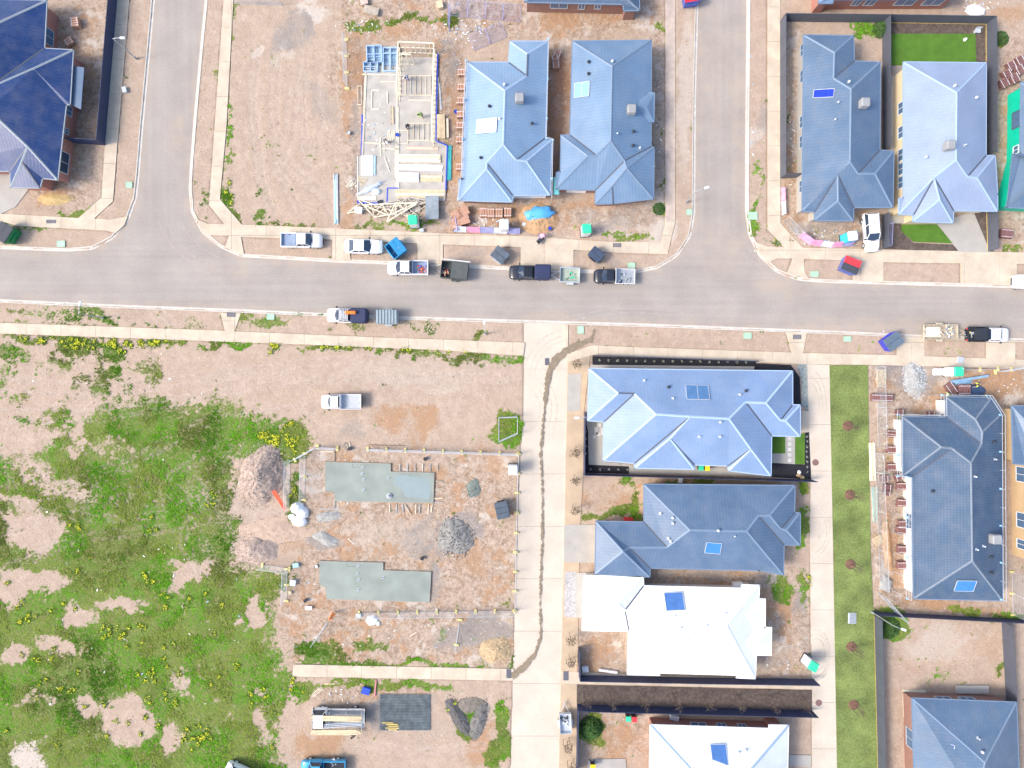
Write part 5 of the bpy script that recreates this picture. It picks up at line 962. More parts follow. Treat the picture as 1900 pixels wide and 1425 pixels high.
MB().box((.55, 0, 1.52), (2.1, 2.05, .05)).build('lid', mat('charcoal_lid', (.08, .09, .09), .6, .15), t3).location = (-1.2, 0, 0); MB().box((-.2, -1.15, 1.75), (3.5, .08, .5)).build('raised_side_lid', WHITE, t3)
gear('tool_load', 'yellow and red tools in the open front of the dark work trailer', 824, 502, .9, [YEL, CREAM, RED, STEEL], 14, .55)
t4 = trailer('cream timber deck trailer carrying a heap of scrap in front of the white ute', 1738, 617, 0, 4.3, 1.9, mat('old_ply', (.5, .45, .35), .8, .2, 3, .2), .3, name='flat_trailer', floor=OLDT)
boards('deck_boards', 'pale boards lying on the left half of the flat trailer', 'timber', 1722, 617, 0, 6, 2.1, .2, .04, 1, z=.9, m=PALEP); gear('scrap_heap', 'grey and cream scrap heap on the right half of the flat trailer', 1755, 615, .9, [STEEL, ALU, CREAM, OLDT, WHITE], 34, .75, 'scrap')
t5 = trailer('small white box trailer of scrap standing on the tree strip by the lane', 1048, 1334, 92, 2.5, 1.45, ALU, .5, z=.16); gear('scrap_heap', 'dark and white scrap inside the small box trailer by the lane', 1048, 1336, .75, [BLACKP, STEEL, WHITE], 20, .5, 'scrap')
# ---------------------------------------------------------------- skips, toilets, tanks, bins
def skip(label, px, py, rot, L=2.2, W=1.7, H=1.3, m=None, lid=None, lids=2, openf=0, z=.15, name='skip_bin', liftz=0):
    m = m or NAVYMET; p = P(px, py); root = thing(name, label, 'skip bin', (p.x, p.y, z), R(rot)); l, w = L / 2, W / 2; b = MB()
    o = [(-l, -w), (l, -w), (l, w), (-l, w)]; k = .84
    vs = [(x * k, y * k, 0) for x, y in o] + [(x, y, H) for x, y in o] + [(x * .94, y * .94, H) for x, y in o] + [(x * .8, y * .8, .06) for x, y in o]
    fs = [(3, 2, 1, 0)] + [(i, (i + 1) % 4, 4 + (i + 1) % 4, 4 + i) for i in range(4)] + [(4 + i, 4 + (i + 1) % 4, 8 + (i + 1) % 4, 8 + i) for i in range(4)] + [(8 + i, 8 + (i + 1) % 4, 12 + (i + 1) % 4, 12 + i) for i in range(4)] + [(12, 13, 14, 15)]
    b.add(vs, fs); b.build('bin_body', m, root)
    for s in (-1, 1): MB().bar((-l * .6, s * (w + .02), H * .6), (l * .6, s * (w + .02), H * .6), .12, .16).build('lift_pocket', m, root)
    n = lids
    for i in range(n):
        if i < openf: continue
        q = MB(); ly = W / n - .04; y = -w + (i + .5) * W / n
        q.box((0, y, H + .05), (L + .06, ly, .05))
        kx = 5
        for j in range(kx): q.box((0, y - ly / 2 + (j + .5) * ly / kx, H + .10), (L, ly / kx * .45, .06))
        lm = lid[i % len(lid)] if isinstance(lid, list) else (lid or BLACKP); q.build('lid', lm, root)
    for s in (-1, 1): MB().box((l + .03, s * w * .6, H * .5), (.06, .12, H * .8)).build('side_rib', m, root)
    return root
skip('green skip bin with black ribbed lids at the left edge of the main road', 26, 437, 57, 2.2, 1.9, 1.6, GREENB, mat('charcoal_ribbed_lid', (.10, .11, .13), .5), 2)
skip('bright blue skip bin with one lid open, between the white sedan and the road', 738, 465, -52, 2.1, 2.0, 1.4, SKYP, SKYP, 3, 1); gear('rubbish_load', 'white and blue rubbish showing in the open bright blue skip', 740, 462, .8, [WHITE, ALU, BLUEP], 12, .5, 'rubbish')
skip('dark grey skip bin with ribbed lids above the black ute', 928, 477, -38, 1.9, 1.7, 1.2, STEEL, mat('slate_lid', (.13, .16, .20), .5, .2), 2)
skip('navy skip bin with a scrap strewn corner right of the driveway apron', 1104, 476, -40, 1.7, 1.5, 1.2, NAVYMET, mat('navy_lid', (.07, .10, .16), .5, .2), 2)
skip('blue skip bin with a red and a charcoal lid on the verge', 1568, 496, -22, 2.1, 1.9, 1.3, mat('royal_blue_steel', (.12, .16, .42), .5, .1), [mat('charcoal_lid2', (.07, .08, .10), .5), mat('red_lid', (.70, .06, .08), .5, .08)], 2)
skip('violet blue skip bin with dark lid tipped against the south kerb', 1644, 635, 35, 2.1, 1.8, 1.4, mat('violet_blue_steel', (.05, .06, .5), .5, .1), mat('blue_grey_lid', (.13, .18, .24), .5, .1), 2, 0)
skip('small dark skip with three plastic lids on the slab site by the lane', 932, 943, 12, 1.6, 2.2, 1.1, NAVYMET, mat('slate_lid2', (.10, .13, .17), .5, .15), 3)
skip('blue skip with a red cover at the top edge of the right side street', 1277, 2, 10, 2.1, 2.2, 1.5, mat('mid_blue_steel', (.08, .13, .45), .5, .1), mat('crimson_lid', (.75, .04, .07), .5, .05), 2)
def toilet(label, px, py, rot, roof=None, m=None, z=.1):
    p = P(px, py); root = thing('portable_toilet', label, 'portable toilet', (p.x, p.y, z), R(rot)); m = m or WHITE
    MB().box((0, 0, .06), (1.25, 1.25, .12)).build('skid', BLACKP, root); MB().cbox((0, 0, 1.1), (1.12, 1.12, 2.0), .03).build('cabin', m, root); r = MB().cbox((0, 0, 2.16), (1.2, 1.2, .24), .11); r.build('roof', roof or MINT, root)
    d = MB().box((0, -.575, 1.05), (.7, .04, 1.75)).build('door', m, root); MB().box((.24, -.61, 1.05), (.06, .04, .16)).build('handle', BLACKP, d); MB().tube((.4, .4, 2.2), (.4, .4, 2.45), .05).build('vent_pipe', m, root)
toilet('green roofed portable toilet beside the dumped roof trusses', 771, 416, 4, z=.1); toilet('green roofed portable toilet standing alone below the two tone roofed house', 1085, 432, 4); toilet('green roofed portable toilet leaning out beside the second lane below the white house', 1494, 1222, -30)
toilet('green roofed portable toilet at the top of the tiled roof house site', 1756, 690, 0); toilet('white roofed portable toilet behind the banner fence of the pale roofed house', 936, 424, 0, WHITE); toilet('white roofed cabinet toilet on the slab site against the lane', 952, 868, 0, WHITE); toilet('white and sky blue portable toilet inside the corner site banner fence', 1565, 445, 6, WHITE, mat('cyan_plastic', (.05, .55, .75), .5))
wb = MB().cbox((0, 0, .3), (1.8, .9, .45), .12).build('white_wrapped_pack', WHITE); tag(wb, 'white wrapped pack lying left of the toilet at the tiled house site', 'pack'); wb.location = P(1742, 690, .1)
def wheelie(label, px, py, m, lid, z=.15, rot=0):
    p = P(px, py); root = thing('wheelie_bin', label, 'wheelie bin', (p.x, p.y, z), R(rot)); b = MB(); k = .8
    o = [(-.29, -.3), (.29, -.3), (.29, .3), (-.29, .3)]; b.add([(x * k, y * k, .08) for x, y in o] + [(x, y, 1.0) for x, y in o], [(3, 2, 1, 0), (4, 5, 6, 7)] + [(i, (i + 1) % 4, 4 + (i + 1) % 4, 4 + i) for i in range(4)]); b.build('bin_body', m, root)
    MB().cbox((0, 0, 1.04), (.64, .68, .09), .03).build('lid', lid, root); MB().tube((-.3, .32, .92), (.3, .32, .92), .03).build('handle', m, root)
    for s in (-1, 1): MB().tube((s * .26, .3, .1), (s * .32, .3, .1), .1, None, 10).build('wheel', RUBBER, root)
YL = mat('yellow_lid', (.85, .62, .02), .4, .03)
wheelie('green lidded wheelie bin under the eave of the sky blue roofed house', 1296, 866, BLACKP, MINT); wheelie('yellow lidded wheelie bin under the eave of the sky blue roofed house', 1307.5, 866.5, BLACKP, YL)
wheelie('green wheelie bin against the navy fence by the grassy yard', 1163, 1325, BLACKP, MINT); wheelie('red lidded wheelie bin beside the green one at the navy fence', 1174, 1326, BLACKP, RED); wheelie('yellow lidded wheelie bin near the bottom edge beside the paved corner', 1098, 1413, BLACKP, YL)
# ---------------------------------------------------------------- street lamps, service pits
def lamp(label, px, py, arm, z=.15, h=4.8):
    p = P(px, py); root = thing('street_lamp', label, 'street lamp', (p.x, p.y, z), R(arm)); pm = STEEL
    MB().tube((0, 0, 0), (0, 0, h - .15), .085, .05, 8).tube((0, 0, 0), (0, 0, .5), .13, .13, 8).build('pole', pm, root, 50); MB().tube((0, 0, h - .18), (.5, 0, h - .02), .04).tube((.5, 0, h - .02), (1.0, 0, h), .035).build('arm', pm, root, 50)
    hd = MB().cbox((1.25, 0, h + .02), (.62, .28, .13), .04).build('lamp_head', WHITE, root); MB().box((1.27, 0, h - .06), (.4, .2, .03)).build('lens', glassm, hd)
lamp('grey street lamp leaning over the dark fence beside the left street', 254, 110, 0); lamp('grey street lamp reaching over the right side street', 1272, 376, 18); lamp('grey street lamp on the south verge above the bare lot', 901, 620, 90, h=3.6)
lamp('grey street lamp on the left end of the south verge', 194, 590, 78); lamp('grey street lamp on the tree strip beside the sky blue roofed house', 1084, 773, 180, h=2.8); lamp('grey street lamp at the corner of the bare dirt yard by the lawn strip', 1615, 1134, -20)
def lid(label, px, py, w, d, m, z=.155, name='pit_lid', rot=0, cat='pit lid'):
    p = P(px, py); root = thing(name, label, cat, (p.x, p.y, z), R(rot)); MB().box((0, 0, .012), (w, d, .05)).build('cover', m, root); q = MB()
    for s in (-1, 1): q.box((0, s * d / 2, .02), (w + .08, .06, .06)); q.box((s * w / 2, 0, .02), (.06, d + .08, .06))
    q.build('surround', m, root)
for px, py, w, d, t in ((115, 453, 1.0, .75, 'near the green skip bin'), (503, 588, .95, .7, 'on the south verge left of the utes'), (1171, 493, .95, .65, 'behind the black ute with white tray'), (1510, 509, 1.0, .7, 'left of the red lidded skip'), (1396, 401, 1.1, .95, 'at the corner of the right side street'), (1077, 612, .75, .95, 'beside the mud trickle at the lane mouth'), (1386, 623, 1.0, .75, 'on the verge above the sky blue roof'), (1571, 629, .95, .65, 'left of the violet skip'), (1278, 394, .7, .7, 'below the lamp on the right side street'), (241, 344, .8, .7, 'beside the left street kerb')):
    lid('pale green service pit lid ' + t, px, py, w, d, PALEG)
PITM = mat('iron_grate', (.12, .13, .17), .5, .1)
for px, py, w, d, z, t in ((429, 584, 1.05, .5, .17, 'in the path stub on the south kerb'), (1479, 625, 1.0, .5, .17, 'in the path stub above the second lane'), (1015, 671, .5, .85, .035, 'near the top of the concrete lane'), (944, 1250, .55, 1.1, .17, 'at the end of the short path by the lane'), (1050, 1254, .6, 1.1, .17, 'at the path crossing below the white house'), (95, 411, 1.2, .4, .17, 'in the left footpath'), (1145, 455, 1.0, .45, .17, 'in the footpath right of the toilet')):
    rt = thing('drain_grate', 'dark iron drain grate ' + t, 'grate', P(px, py, z)); q = MB()
    for s in (-1, 1): q.box((0, s * d / 2, .01), (w, .05, .04)); q.box((s * w / 2, 0, .01), (.05, d, .04))
    q.build('grate_frame', PITM, rt); q = MB(); n = 8
    for i in range(n): q.box((-w / 2 + (i + .5) * w / n, 0, .01), (w / n * .6, d, .025))
    q.build('grate_bars', PITM, rt)
for px, py, t in ((1513, 858, 'beside the black mulch beds'), (1519, 1304, 'at the bottom of the second lane')):
    o = MB().tube((0, 0, 0), (0, 0, .03), .42, .42, 20).build('manhole_cover', mat('rusty_iron', (.22, .13, .12), .6, .15)); tag(o, 'round rusty manhole cover ' + t, 'manhole cover'); o.location = P(px, py, .13)
o = MB().cbox((0, 0, .05), (.9, 1.25, .12), .03).build('access_hatch', STEEL); tag(o, 'grey metal access hatch set in the lawn strip', 'hatch'); o.location = P(1581, 1147, .17); f = MB().box((0, 0, 0), (1.05, 1.4, .08)).build('rim', ALU, o); f.location = (0, 0, 0)
# ---------------------------------------------------------------- the timber framed build
GZ = .1
fr = thing('timber_frame_house', 'concrete slab with half erected pine wall frames beside the empty lot', 'building site', P(745, 240, GZ))
fc = Vector(fr.location); rel = lambda px, py, h=.3: P(px, py, h) - fc
MB().prism([tuple(rel(x, y, .3).xy) for x, y in SLAB0], -.15, .2).build('slab', mat('pale_slab', (.42, .395, .36), .85, .16, .9, .15, dirt=.5, dirtcol=(.50, .46, .40), fine=.08), fr)
def edge_strip(px0, px1, w=.14):
    a, b = rel(*px0), rel(*px1); MB().bar((a.x, a.y, .06), (b.x, b.y, .06), w, .34).build('blue_membrane_edge', BLUEP, fr)
for a, b in (((664, 290), (664, 376)), ((664, 376), (718, 377)), ((718, 377), (719, 349)), ((719, 349), (742, 349)), ((812, 100), (809, 262)), ((810, 262), (830, 270)), ((830, 270), (827, 352)), ((672, 212), (671, 288))): edge_strip(a, b)
def wframe(a, b, h=2.45, step=.6, z=.2, nog=True, w=.12):
    """standing stud wall; a, b are photo pixels of its top plate"""
    A, B = P(*a, z + GZ + h) - fc, P(*b, z + GZ + h) - fc; A.z = B.z = z; U = Vector((0, 0, 1)); q = MB()
    q.bar(A + U * .03, B + U * .03, w, .06); q.bar(A + U * h, B + U * h, w + .03, .09)
    if nog: q.bar(A + U * h * .5, B + U * h * .5, w * .8, .05)
    f = q.build('wall_frame', PALEP, fr); L = (B - A).length; n = max(2, int(L / step))
    for i in range(n + 1): p = A.lerp(B, i / n); MB().bar(p + U * .05, p + U * h, .06, w).build('stud', PALEP, f)
def fframe(a, b, wid, step=.6, z=.24, w=.07):
    """wall frame lying flat; a-b is one plate (pixels), wid its height across"""
    A, B = rel(*a), rel(*b); A.z = B.z = z; d = (B - A).normalized(); n_ = Vector((d.y, -d.x, 0)) * wid; q = MB(); q.bar(A, B, w, .09); q.bar(A + n_, B + n_, w, .09); f = q.build('flat_frame', PALEP, fr)
    L = (B - A).length; n = max(1, int(L / step))
    for i in range(n + 1): p = A.lerp(B, i / n); MB().bar(p, p + n_, w * .8, .08).build('stud', random.choice([PALEP, OLDT, CREAM]), f)
wframe((738.6, 77.5), (805, 80)); wframe((738.6, 77.5), (735, 172)); wframe((805, 80), (800, 262)); wframe((744, 100), (762, 101), nog=False)
fframe((743.5, 141), (800, 141), 2.5); fframe((758, 229), (797, 229), 2.2); fframe((663.5, 160), (670.5, 160), 2.4, .4); fframe((740, 242), (757, 242), 1.7, 1.2)
def plate(a, b, w=.12, m=None, z=.25): A, B = rel(*a), rel(*b); A.z = B.z = z; MB().bar(A, B, w, .07).build('plate', m or PALEP, fr)
for a, b in (((672, 138), (738, 139)), ((679, 130), (672, 290)), ((680, 139), (673, 290)), ((737, 165), (736, 348)), ((739, 200), (738, 348)), ((705, 152), (735, 152)), ((690, 168), (704, 168)), ((690, 168), (690, 203)), ((690, 203), (704, 203)), ((719, 170), (719, 192)), ((757, 186), (800, 187)),
             ((673, 265), (717, 267)), ((706, 256), (707, 290)), ((706, 276), (740, 277)), ((714, 292), (723, 319)), ((742, 314), (820, 314)), ((664, 371), (664, 290)), ((734, 262), (734, 330)), ((740, 270), (740, 350))): plate(a, b)
def wstack(label, px, py, rot, n, L, w, layers, m, z=.3, t=.06, name='timber_stack', **k): return boards(name, label, 'timber', px, py, rot, n, L, w, t, layers, m, z, .012, k.get('jit', .04), skew=k.get('skew', .6))
wstack('long cream timber pack on the upper right bay of the slab', 780, 296, -1, 7, 5.4, .13, 3, [PALEP, CREAM]); wstack('white board pack across the middle right bay of the slab', 781, 313, -1, 4, 5.8, .17, 2, WHITE); wstack('wide white sheets stacked on the lower right bay of the slab', 759, 331, -1, 3, 2.7, .38, 3, WHITE)
wstack('narrow cream timber right of the wide white sheets', 801, 333, -1, 6, 2.8, .12, 2, [CREAM, PALEP]); wstack('longest cream timber pack along the bottom edge of the slab', 780, 361, -.5, 7, 6.4, .14, 3, [PALEP, CREAM], z=.12); wstack('reddish board row at the top of the right bay', 784, 277, -1, 3, 4.3, .14, 1, [mat('pinkish_board', (.62, .42, .32), .8, .1), PALEP])
wstack('white plaster lengths stood in rows on the lower left bay', 683, 309, 90, 8, 2.6, .17, 3, WHITE); wstack('pale blue lengths beside the white plaster lengths', 694, 309, 90, 4, 2.5, .13, 2, mat('pale_blue_pvc', (.45, .62, .72), .4)); wstack('thick timber bundle in the middle of the slab', 728, 216, 92, 3, 2.3, .14, 2, [CREAM, OLDT])
wstack('plywood pack standing outside the right edge of the slab', 819, 237, 91, 2, 3.1, .5, 6, CREAM, z=.12); wstack('thin ply offcuts right of the plywood pack', 831, 240, 91, 2, 2.5, .12, 5, PALEP, z=.12); wstack('narrow timber bundle along the right wall frame', 811, 175, 87, 3, 4.2, .1, 2, CREAM, z=.12); wstack('pale steel strips lying right of the wall frame', 817, 180, -86, 2, 3.6, .1, 1, ALU, z=.12)
wstack('teal wrapped lengths along the right edge of the slab', 834, 303, 89, 4, 4.6, .12, 2, mat('teal_wrap', (.05, .40, .42), .5, .2), z=.12); wstack('cream board at the lower left corner of the slab', 682, 369, 0, 3, 2.4, .15, 1, PALEP)
wstack('two tall blue and white pipes lying on the edge of the empty lot', 624, 370, 91, 4, 6.6, .13, 2, [ALU, mat('pale_cyan_pipe', (.35, .68, .85), .4), SKYP], z=.12, jit=.15)
for i, (px, py, w, d, r) in enumerate(((695, 103, 1.9, 2.1, 2), (690, 127, 1.8, 1.2, 0), (725, 113, 1.9, 3.0, 0))):
    rt = thing('window_frame_stack', ['upper left', 'lower left', 'tall right'][i] + ' stack of pale blue window frames at the top of the slab', 'window frames', P(px, py, .12), R(r)); bm_ = mat('sky_blue_film', (.42, .58, .78), .3, .1)
    for k in range(4):
        q = MB(); dx = random.uniform(-.08, .08); zz = .08 + k * .13
        for s in (-1, 1): q.box((s * w / 2 + dx, 0, zz), (.1, d, .1)); q.box((dx, s * d / 2, zz), (w, .1, .1))
        q.box((dx, 0, zz), (.07, d, .08)); q.box((dx, random.uniform(-.3, .3) * d, zz), (w, .07, .08)); q.build('window_frame', bm_, rt)
    MB().box((0, 0, .05), (w * .92, d * .92, .02)).build('glass_sheet', mat('bluish_sheet', (.32, .45, .55), .3), rt)
def truss(label, px, py, rot, L=6.5, H=1.5, z=.2, m=None, tilt=4):
    root = thing('roof_truss', label, 'roof truss', P(px, py, z), R(rot), None); root.rotation_euler = (R(random.uniform(-tilt, tilt)), R(random.uniform(-tilt, tilt)), R(rot)); m = m or PALEP
    a, b, c = Vector((-L / 2, 0, 0)), Vector((L / 2, 0, 0)), Vector((L * random.uniform(-.1, .1), H, 0))
    for x, y in ((a, b), (a, c), (b, c)): MB().bar(x, y, .12, .06).build('chord', m, root)
    k = 3; pts = [a.lerp(c, .5), a.lerp(b, .33), c, a.lerp(b, .66), b.lerp(c, .5)]
    for x, y in zip(pts[:-1], pts[1:]): MB().bar(x, y, .09, .05).build('web', m, root)
ordn = ['topmost', 'second', 'third', 'fourth', 'fifth', 'sixth', 'seventh', 'eighth', 'ninth', 'tenth', 'eleventh', 'twelfth', 'thirteenth', 'fourteenth', 'fifteenth', 'sixteenth', 'seventeenth', 'eighteenth', 'nineteenth', 'twentieth']
for i, (x, y, r, L, z) in enumerate(((715, 385, 174, 7.5, .2), (690, 386, 12, 6.5, .28), (755, 380, 187, 6.5, .38), (722, 398, 4, 5.5, .44), (735, 384, -2, 6.5, .32), (700, 382, 160, 5.5, .42), (748, 388, 14, 6.2, .5), (735, 392, -14, 6.0, .58), (760, 386, 22, 5.2, .66), (725, 378, 182, 7.0, .75), (745, 395, 30, 4.5, .85))): truss('pine roof truss dumped below the slab, %s of the tangled heap' % ordn[i], x, y, r, L, 1.5, z, random.choice([OLDT, OLDT, PALEP, mat('grey_pine', (.52, .47, .40), .8, .15, 3)]))
boards('scrap_boards', 'loose weathered boards on the right of the truss heap', 'timber', 765, 402, 35, 5, 2.6, .16, .05, 1, OLDT, .12, .2, .4, skew=12); boards('scrap_boards', 'offcuts scattered left of the slab edge', 'timber', 655, 345, 60, 7, 1.2, .1, .05, 1, PALEP, .15, .08, .5, skew=35); boards('scrap_boards', 'white offcuts on the slab centre left', 'timber', 727, 255, 85, 7, 1.8, .09, .04, 1, PALEP, .31, .06, .5, skew=10)
boards('scrap_boards', 'small offcuts strewn below the pale lengths on the slab', 'timber', 672, 337, 70, 6, 1.2, .08, .04, 1, CREAM, .31, .1, .5, skew=30)
# ---------------------------------------------------------------- loose site goods
def sheet_heap(name, label, cat, px, py, rx, ry, h, m, rot=0, z=.1, n=22, j=.2, smooth=25):
    root = MB().dome((0, 0, 0), rx, ry, h, n, 5, j).build(name, m, None, smooth); root.location = P(px, py, z); root.rotation_euler = (0, 0, R(rot)); return tag(root, label, cat)
def pile(label, px, py, rx, ry, h, m, rot=0, stones=0, sm=None, name='earth_pile', cat='pile', ridge=0):
    """rx, ry in metres"""
    rs = np.random.RandomState(int(px * 7 + py)); nr, na = 26, 72; rr = np.linspace(0, 1, nr); aa = np.linspace(0, 2 * np.pi, na, endpoint=False); A, RR = np.meshgrid(aa, rr); sc = 1 + .30 * (fbm(np.cos(A) * 50 + 200 + px, np.sin(A) * 50 + 200 + py, 34, 41, 3) - .5) * 2
    x = RR * rx * sc * np.cos(A); y = RR * ry * sc * np.sin(A); hh = h * np.clip(1 - RR ** 1.25, 0, 1) * (1 - .25 * ridge * np.exp(-(x / rx * 3) ** 2)); hh = hh + (fbm(x * 14 + px, y * 14 + py, 9, 42, 4, .7) - .5) * .38 * h * np.minimum(1, (1 - RR) * 5); hh = np.where(RR >= .999, -.05, hh)
    V_ = np.stack([x, y, hh], -1).reshape(-1, 3); F_ = []
    for i in range(nr - 1):
        for k in range(na): F_.append((i * na + k, (i + 1) * na + k, (i + 1) * na + (k + 1) % na, i * na + (k + 1) % na))
    o = mesh_np(name, V_, np.array(F_), m); o.location = P(px, py, .08); o.rotation_euler = (0, 0, R(rot)); tag(o, label, cat); o.data.polygons.foreach_set('use_smooth', [True] * len(o.data.polygons))
    if stones:
        st = MB()
        for i in range(stones):
            a, r = random.uniform(0, 6.28), random.random() ** .5 * 1.12; s = random.uniform(.03, .11); px_, py_ = r * rx * math.cos(a), r * ry * math.sin(a); z = max(0, h * (1 - r ** 1.25)) * random.uniform(.9, 1.1); add_stone(st, px_, py_, z + .02, s)
        s_ = st.build('loose_stones', sm or m, o); s_['kind'] = 'stuff'
    return o
def add_stone(mb, x, y, z, s):
    v = [(x + s * random.uniform(.7, 1.2), y, z), (x, y + s * random.uniform(.7, 1.2), z), (x - s * random.uniform(.7, 1.2), y, z), (x, y - s * random.uniform(.7, 1.2), z), (x + random.uniform(-.3, .3) * s, y, z + s * random.uniform(.5, .9)), (x, y, z - s * .6)]
    mb.add(v, [(0, 1, 4), (1, 2, 4), (2, 3, 4), (3, 0, 4), (1, 0, 5), (2, 1, 5), (3, 2, 5), (0, 3, 5)])
PINKG = mat('pinkish_gravel', (.40, .31, .26), .95, .3, 2.5, .9, 14, fine=.35); GREYG = mat('grey_gravel_pile', (.26, .25, .235), .95, .3, 2.5, .9, 14, fine=.35); DARKS = mat('dark_screenings', (.12, .115, .115), .95, .25, 2, .7, 14, fine=.25); ORS = mat('orange_sand', (.50, .31, .17), .95, .2, 2, .6, 12, fine=.2); STRAW = mat('straw_clay', (.45, .33, .20), .95, .3, 4, .9, 10, fine=.3); MORT = mat('pale_mortar_sand', (.36, .35, .33), .95, .15, 2, .4, 12)
pile('tall pinkish gravel heap at the edge of the green field', 486, 882, 3.0, 4.4, 2.0, PINKG, -22, 900, mat('pale_stone', (.52, .43, .36), .9, .3, 3)); pile('small pinkish gravel heap above the temporary fence corner', 474, 1021, 2.8, 2.0, 1.0, PINKG, 10, 350, MATS['pale_stone'])
pile('low clay spoil between the two gravel heaps', 510, 985, 5.2, 1.8, .35, mat('pink_clay_soil', (.46, .34, .26), .95, .15, 2, .5), 0, 160, MATS['pale_stone'])
pile('orange sand heap half under a blue tarpaulin', 1000, 406, 2.6, 2.0, .9, ORS, 0, 120, STRAW); pile('dark grey screenings heap on the slab site', 846, 997, 2.4, 2.6, .7, GREYG, 20, 350, DARKS); pile('small green grey crusher heap above the dark skip', 879, 907, 1.0, 1.3, .25, mat('green_grey_dust', (.17, .20, .18), .95, .2, 3, .5), 0, 60)
pile('left lobe of dark soil beside the weeds', 850, 1328, 1.0, 2.8, .45, DARKS, 28, 160, MATS['dark_screenings']); pile('right lobe of dark soil below the short path', 889, 1334, 1.0, 2.7, .4, mat('grey_dark_soil', (.19, .18, .17), .95, .3, 2, .7), -16, 160, DARKS); pile('upper lobe of dark soil joining two others', 870, 1308, 2.0, 1.1, .3, mat('brownish_soil', (.21, .18, .15), .95, .2, 2, .6), 10, 40)
pile('straw coloured clay heap at the corner of the short path', 921, 1206, 2.1, 1.7, .6, STRAW, 15, 200, mat('straw_bits', (.56, .45, .28), .9, .2)); pile('pale grey crushed rock heap in front of the tiled roof house', 1697, 702, 1.5, 2.5, .5, MORT, 8, 500, mat('white_rock', (.50, .54, .58), .9, .25)); pile('long orange sand line beside the brick pallets', 1646, 1012, .7, 3.6, .4, ORS, 4, 60)
pile('grey mortar sand heap, pointed, left of the slabs', 603, 1000, 1.7, .8, .4, MORT, -22); pile('grey mortar sand heap below the white sacks', 609, 958, 1.7, .7, .3, MORT, 10, 60); pile('orange sand heap beside the yellow clay at the navy roofed house', 101, 370, 2.2, .8, .3, mat('yellow_clay', (.50, .36, .17), .95, .2, 2, .4), 0)
pile('tree waste and clods below the cream fence panels', 600, 12, .1, .1, .05, STRAW) if False else None
TARP = mat('blue_tarpaulin', (.10, .40, .75), .4, .12, 1.2, .8, 5)
sheet_heap('tarpaulin', 'crumpled blue tarpaulin over the orange sand heap', 'tarpaulin', 1000, 397, 1.9, .95, .95, TARP, 8, .25); sheet_heap('white_sack', 'upper white bulk sack left of the first slab', 'sack', 552, 942, .95, .85, .9, WHITE, 0, .1, 8, .14); sheet_heap('white_sack', 'middle white bulk sack left of the first slab', 'sack', 562, 952, .95, .8, .8, WHITE, 20, .1, 7, .14); sheet_heap('white_sack', 'lowest white bulk sack left of the first slab', 'sack', 557, 967, 1.1, .75, .7, WHITE, -8, .1, 8, .16); sheet_heap('white_sack', 'small white sack against the mesh panel', 'sack', 542, 959, .5, .4, .4, WHITE, 0, .1, 10, .18)
sheet_heap('white_sheet', 'folded white sheet below the second slab', 'sheet', 690, 1151, .85, .7, .4, WHITE, 12, .1, 6, .1); sheet_heap('white_sheet', 'small white sheet right of the folded one', 'sheet', 702, 1157, .3, .35, .2, WHITE, 12, .1, 5, .1); sheet_heap('plastic_sheet', 'white plastic sheet at the top of the dirt yard corner', 'sheet', 1808, 20, 1.3, .7, .4, WHITE, -10, .1, 14, .25)
sheet_heap('debris_heap', 'grey and white debris heap beside the scaffold corner', 'debris', 1643, 1084, .8, 1.0, .5, MORT, 0, .1, 14, .3); sheet_heap('plastic_bag', 'clear plastic heap on the lower left slab bay', 'plastic', 690, 348, 1.9, .35, .3, mat('clear_plastic', (.50, .56, .70), .2, .1), 26, .3, 16, .3); sheet_heap('plastic_bag', 'balled pale plastic on the slab next to the blue edge', 'plastic', 699, 356, .6, .45, .4, mat('pale_plastic', (.70, .76, .78), .3, .1), 0, .3, 12, .25)
def bpack(label, px, py, rot, n=4, L=.95, w=.24, h=.5, m=None, z=.12, strap=True, group=None, name='brick_pallet', gap=.06):
    root = thing(name, label, 'brick pallet', P(px, py, z), R(rot), group); q = MB(); W = n * (w + gap)
    for s in (-1, 0, 1): q.box((s * L * .42, 0, .06), (.1, W, .12))
    q.build('pallet', OLDT, root); me = MB().box((0, 0, 0), (L, w, h)).mesh('brick_stack', m or BRKD)
    for i in range(n): o = link('brick_stack', me, root); o.location = (random.uniform(-.04, .04), (i - (n - 1) / 2) * (w + gap), .12 + h / 2); o.rotation_euler = (0, 0, R(random.uniform(-3, 3)))
    if strap: q = MB(); q.box((L * .36, 0, .13 + h), (.05, W - .02, .012)); q.box((-L * .36, 0, .13 + h), (.05, W - .02, .012)); q.build('strap', WHITE, root)
pal = [(1665, 766, 0), (1650.5, 804, 90), (1650.5, 833.6, 90), (1663, 884, 20), (1637, 887, 0), (1668, 901, 90), (1642, 904, -6), (1641, 912, -12), (1669.3, 932, 85), (1671.5, 971, 90), (1668, 982, 84), (1670, 1017.5, 90), (1669, 1047, 92), (1650.5, 866, 90)]
pal.sort(key=lambda t: t[1])
for i, (x, y, r) in enumerate(pal): bpack('dark red brick pallet in the row left of the tiled roof, %s from the top' % (ordn[i] if i else 'first'), x, y, r, 3 if r < 40 else 4, group='brick pallets left of the tiled roof house')
bpack('tall dark brick pallet row beside the wooden pallets', 1632, 738, 88, 9, .9, group=None); bpack('reddish brick pallet right of the crushed rock heap', 1760, 721, 35, 5, 1.0); bpack('dark brick pallet right of the workers at the tiled roof', 1784, 723, 90, 5, 1.3); bpack('brown brick pallet under the gable of the tiled house', 1723, 769, 0, 3)
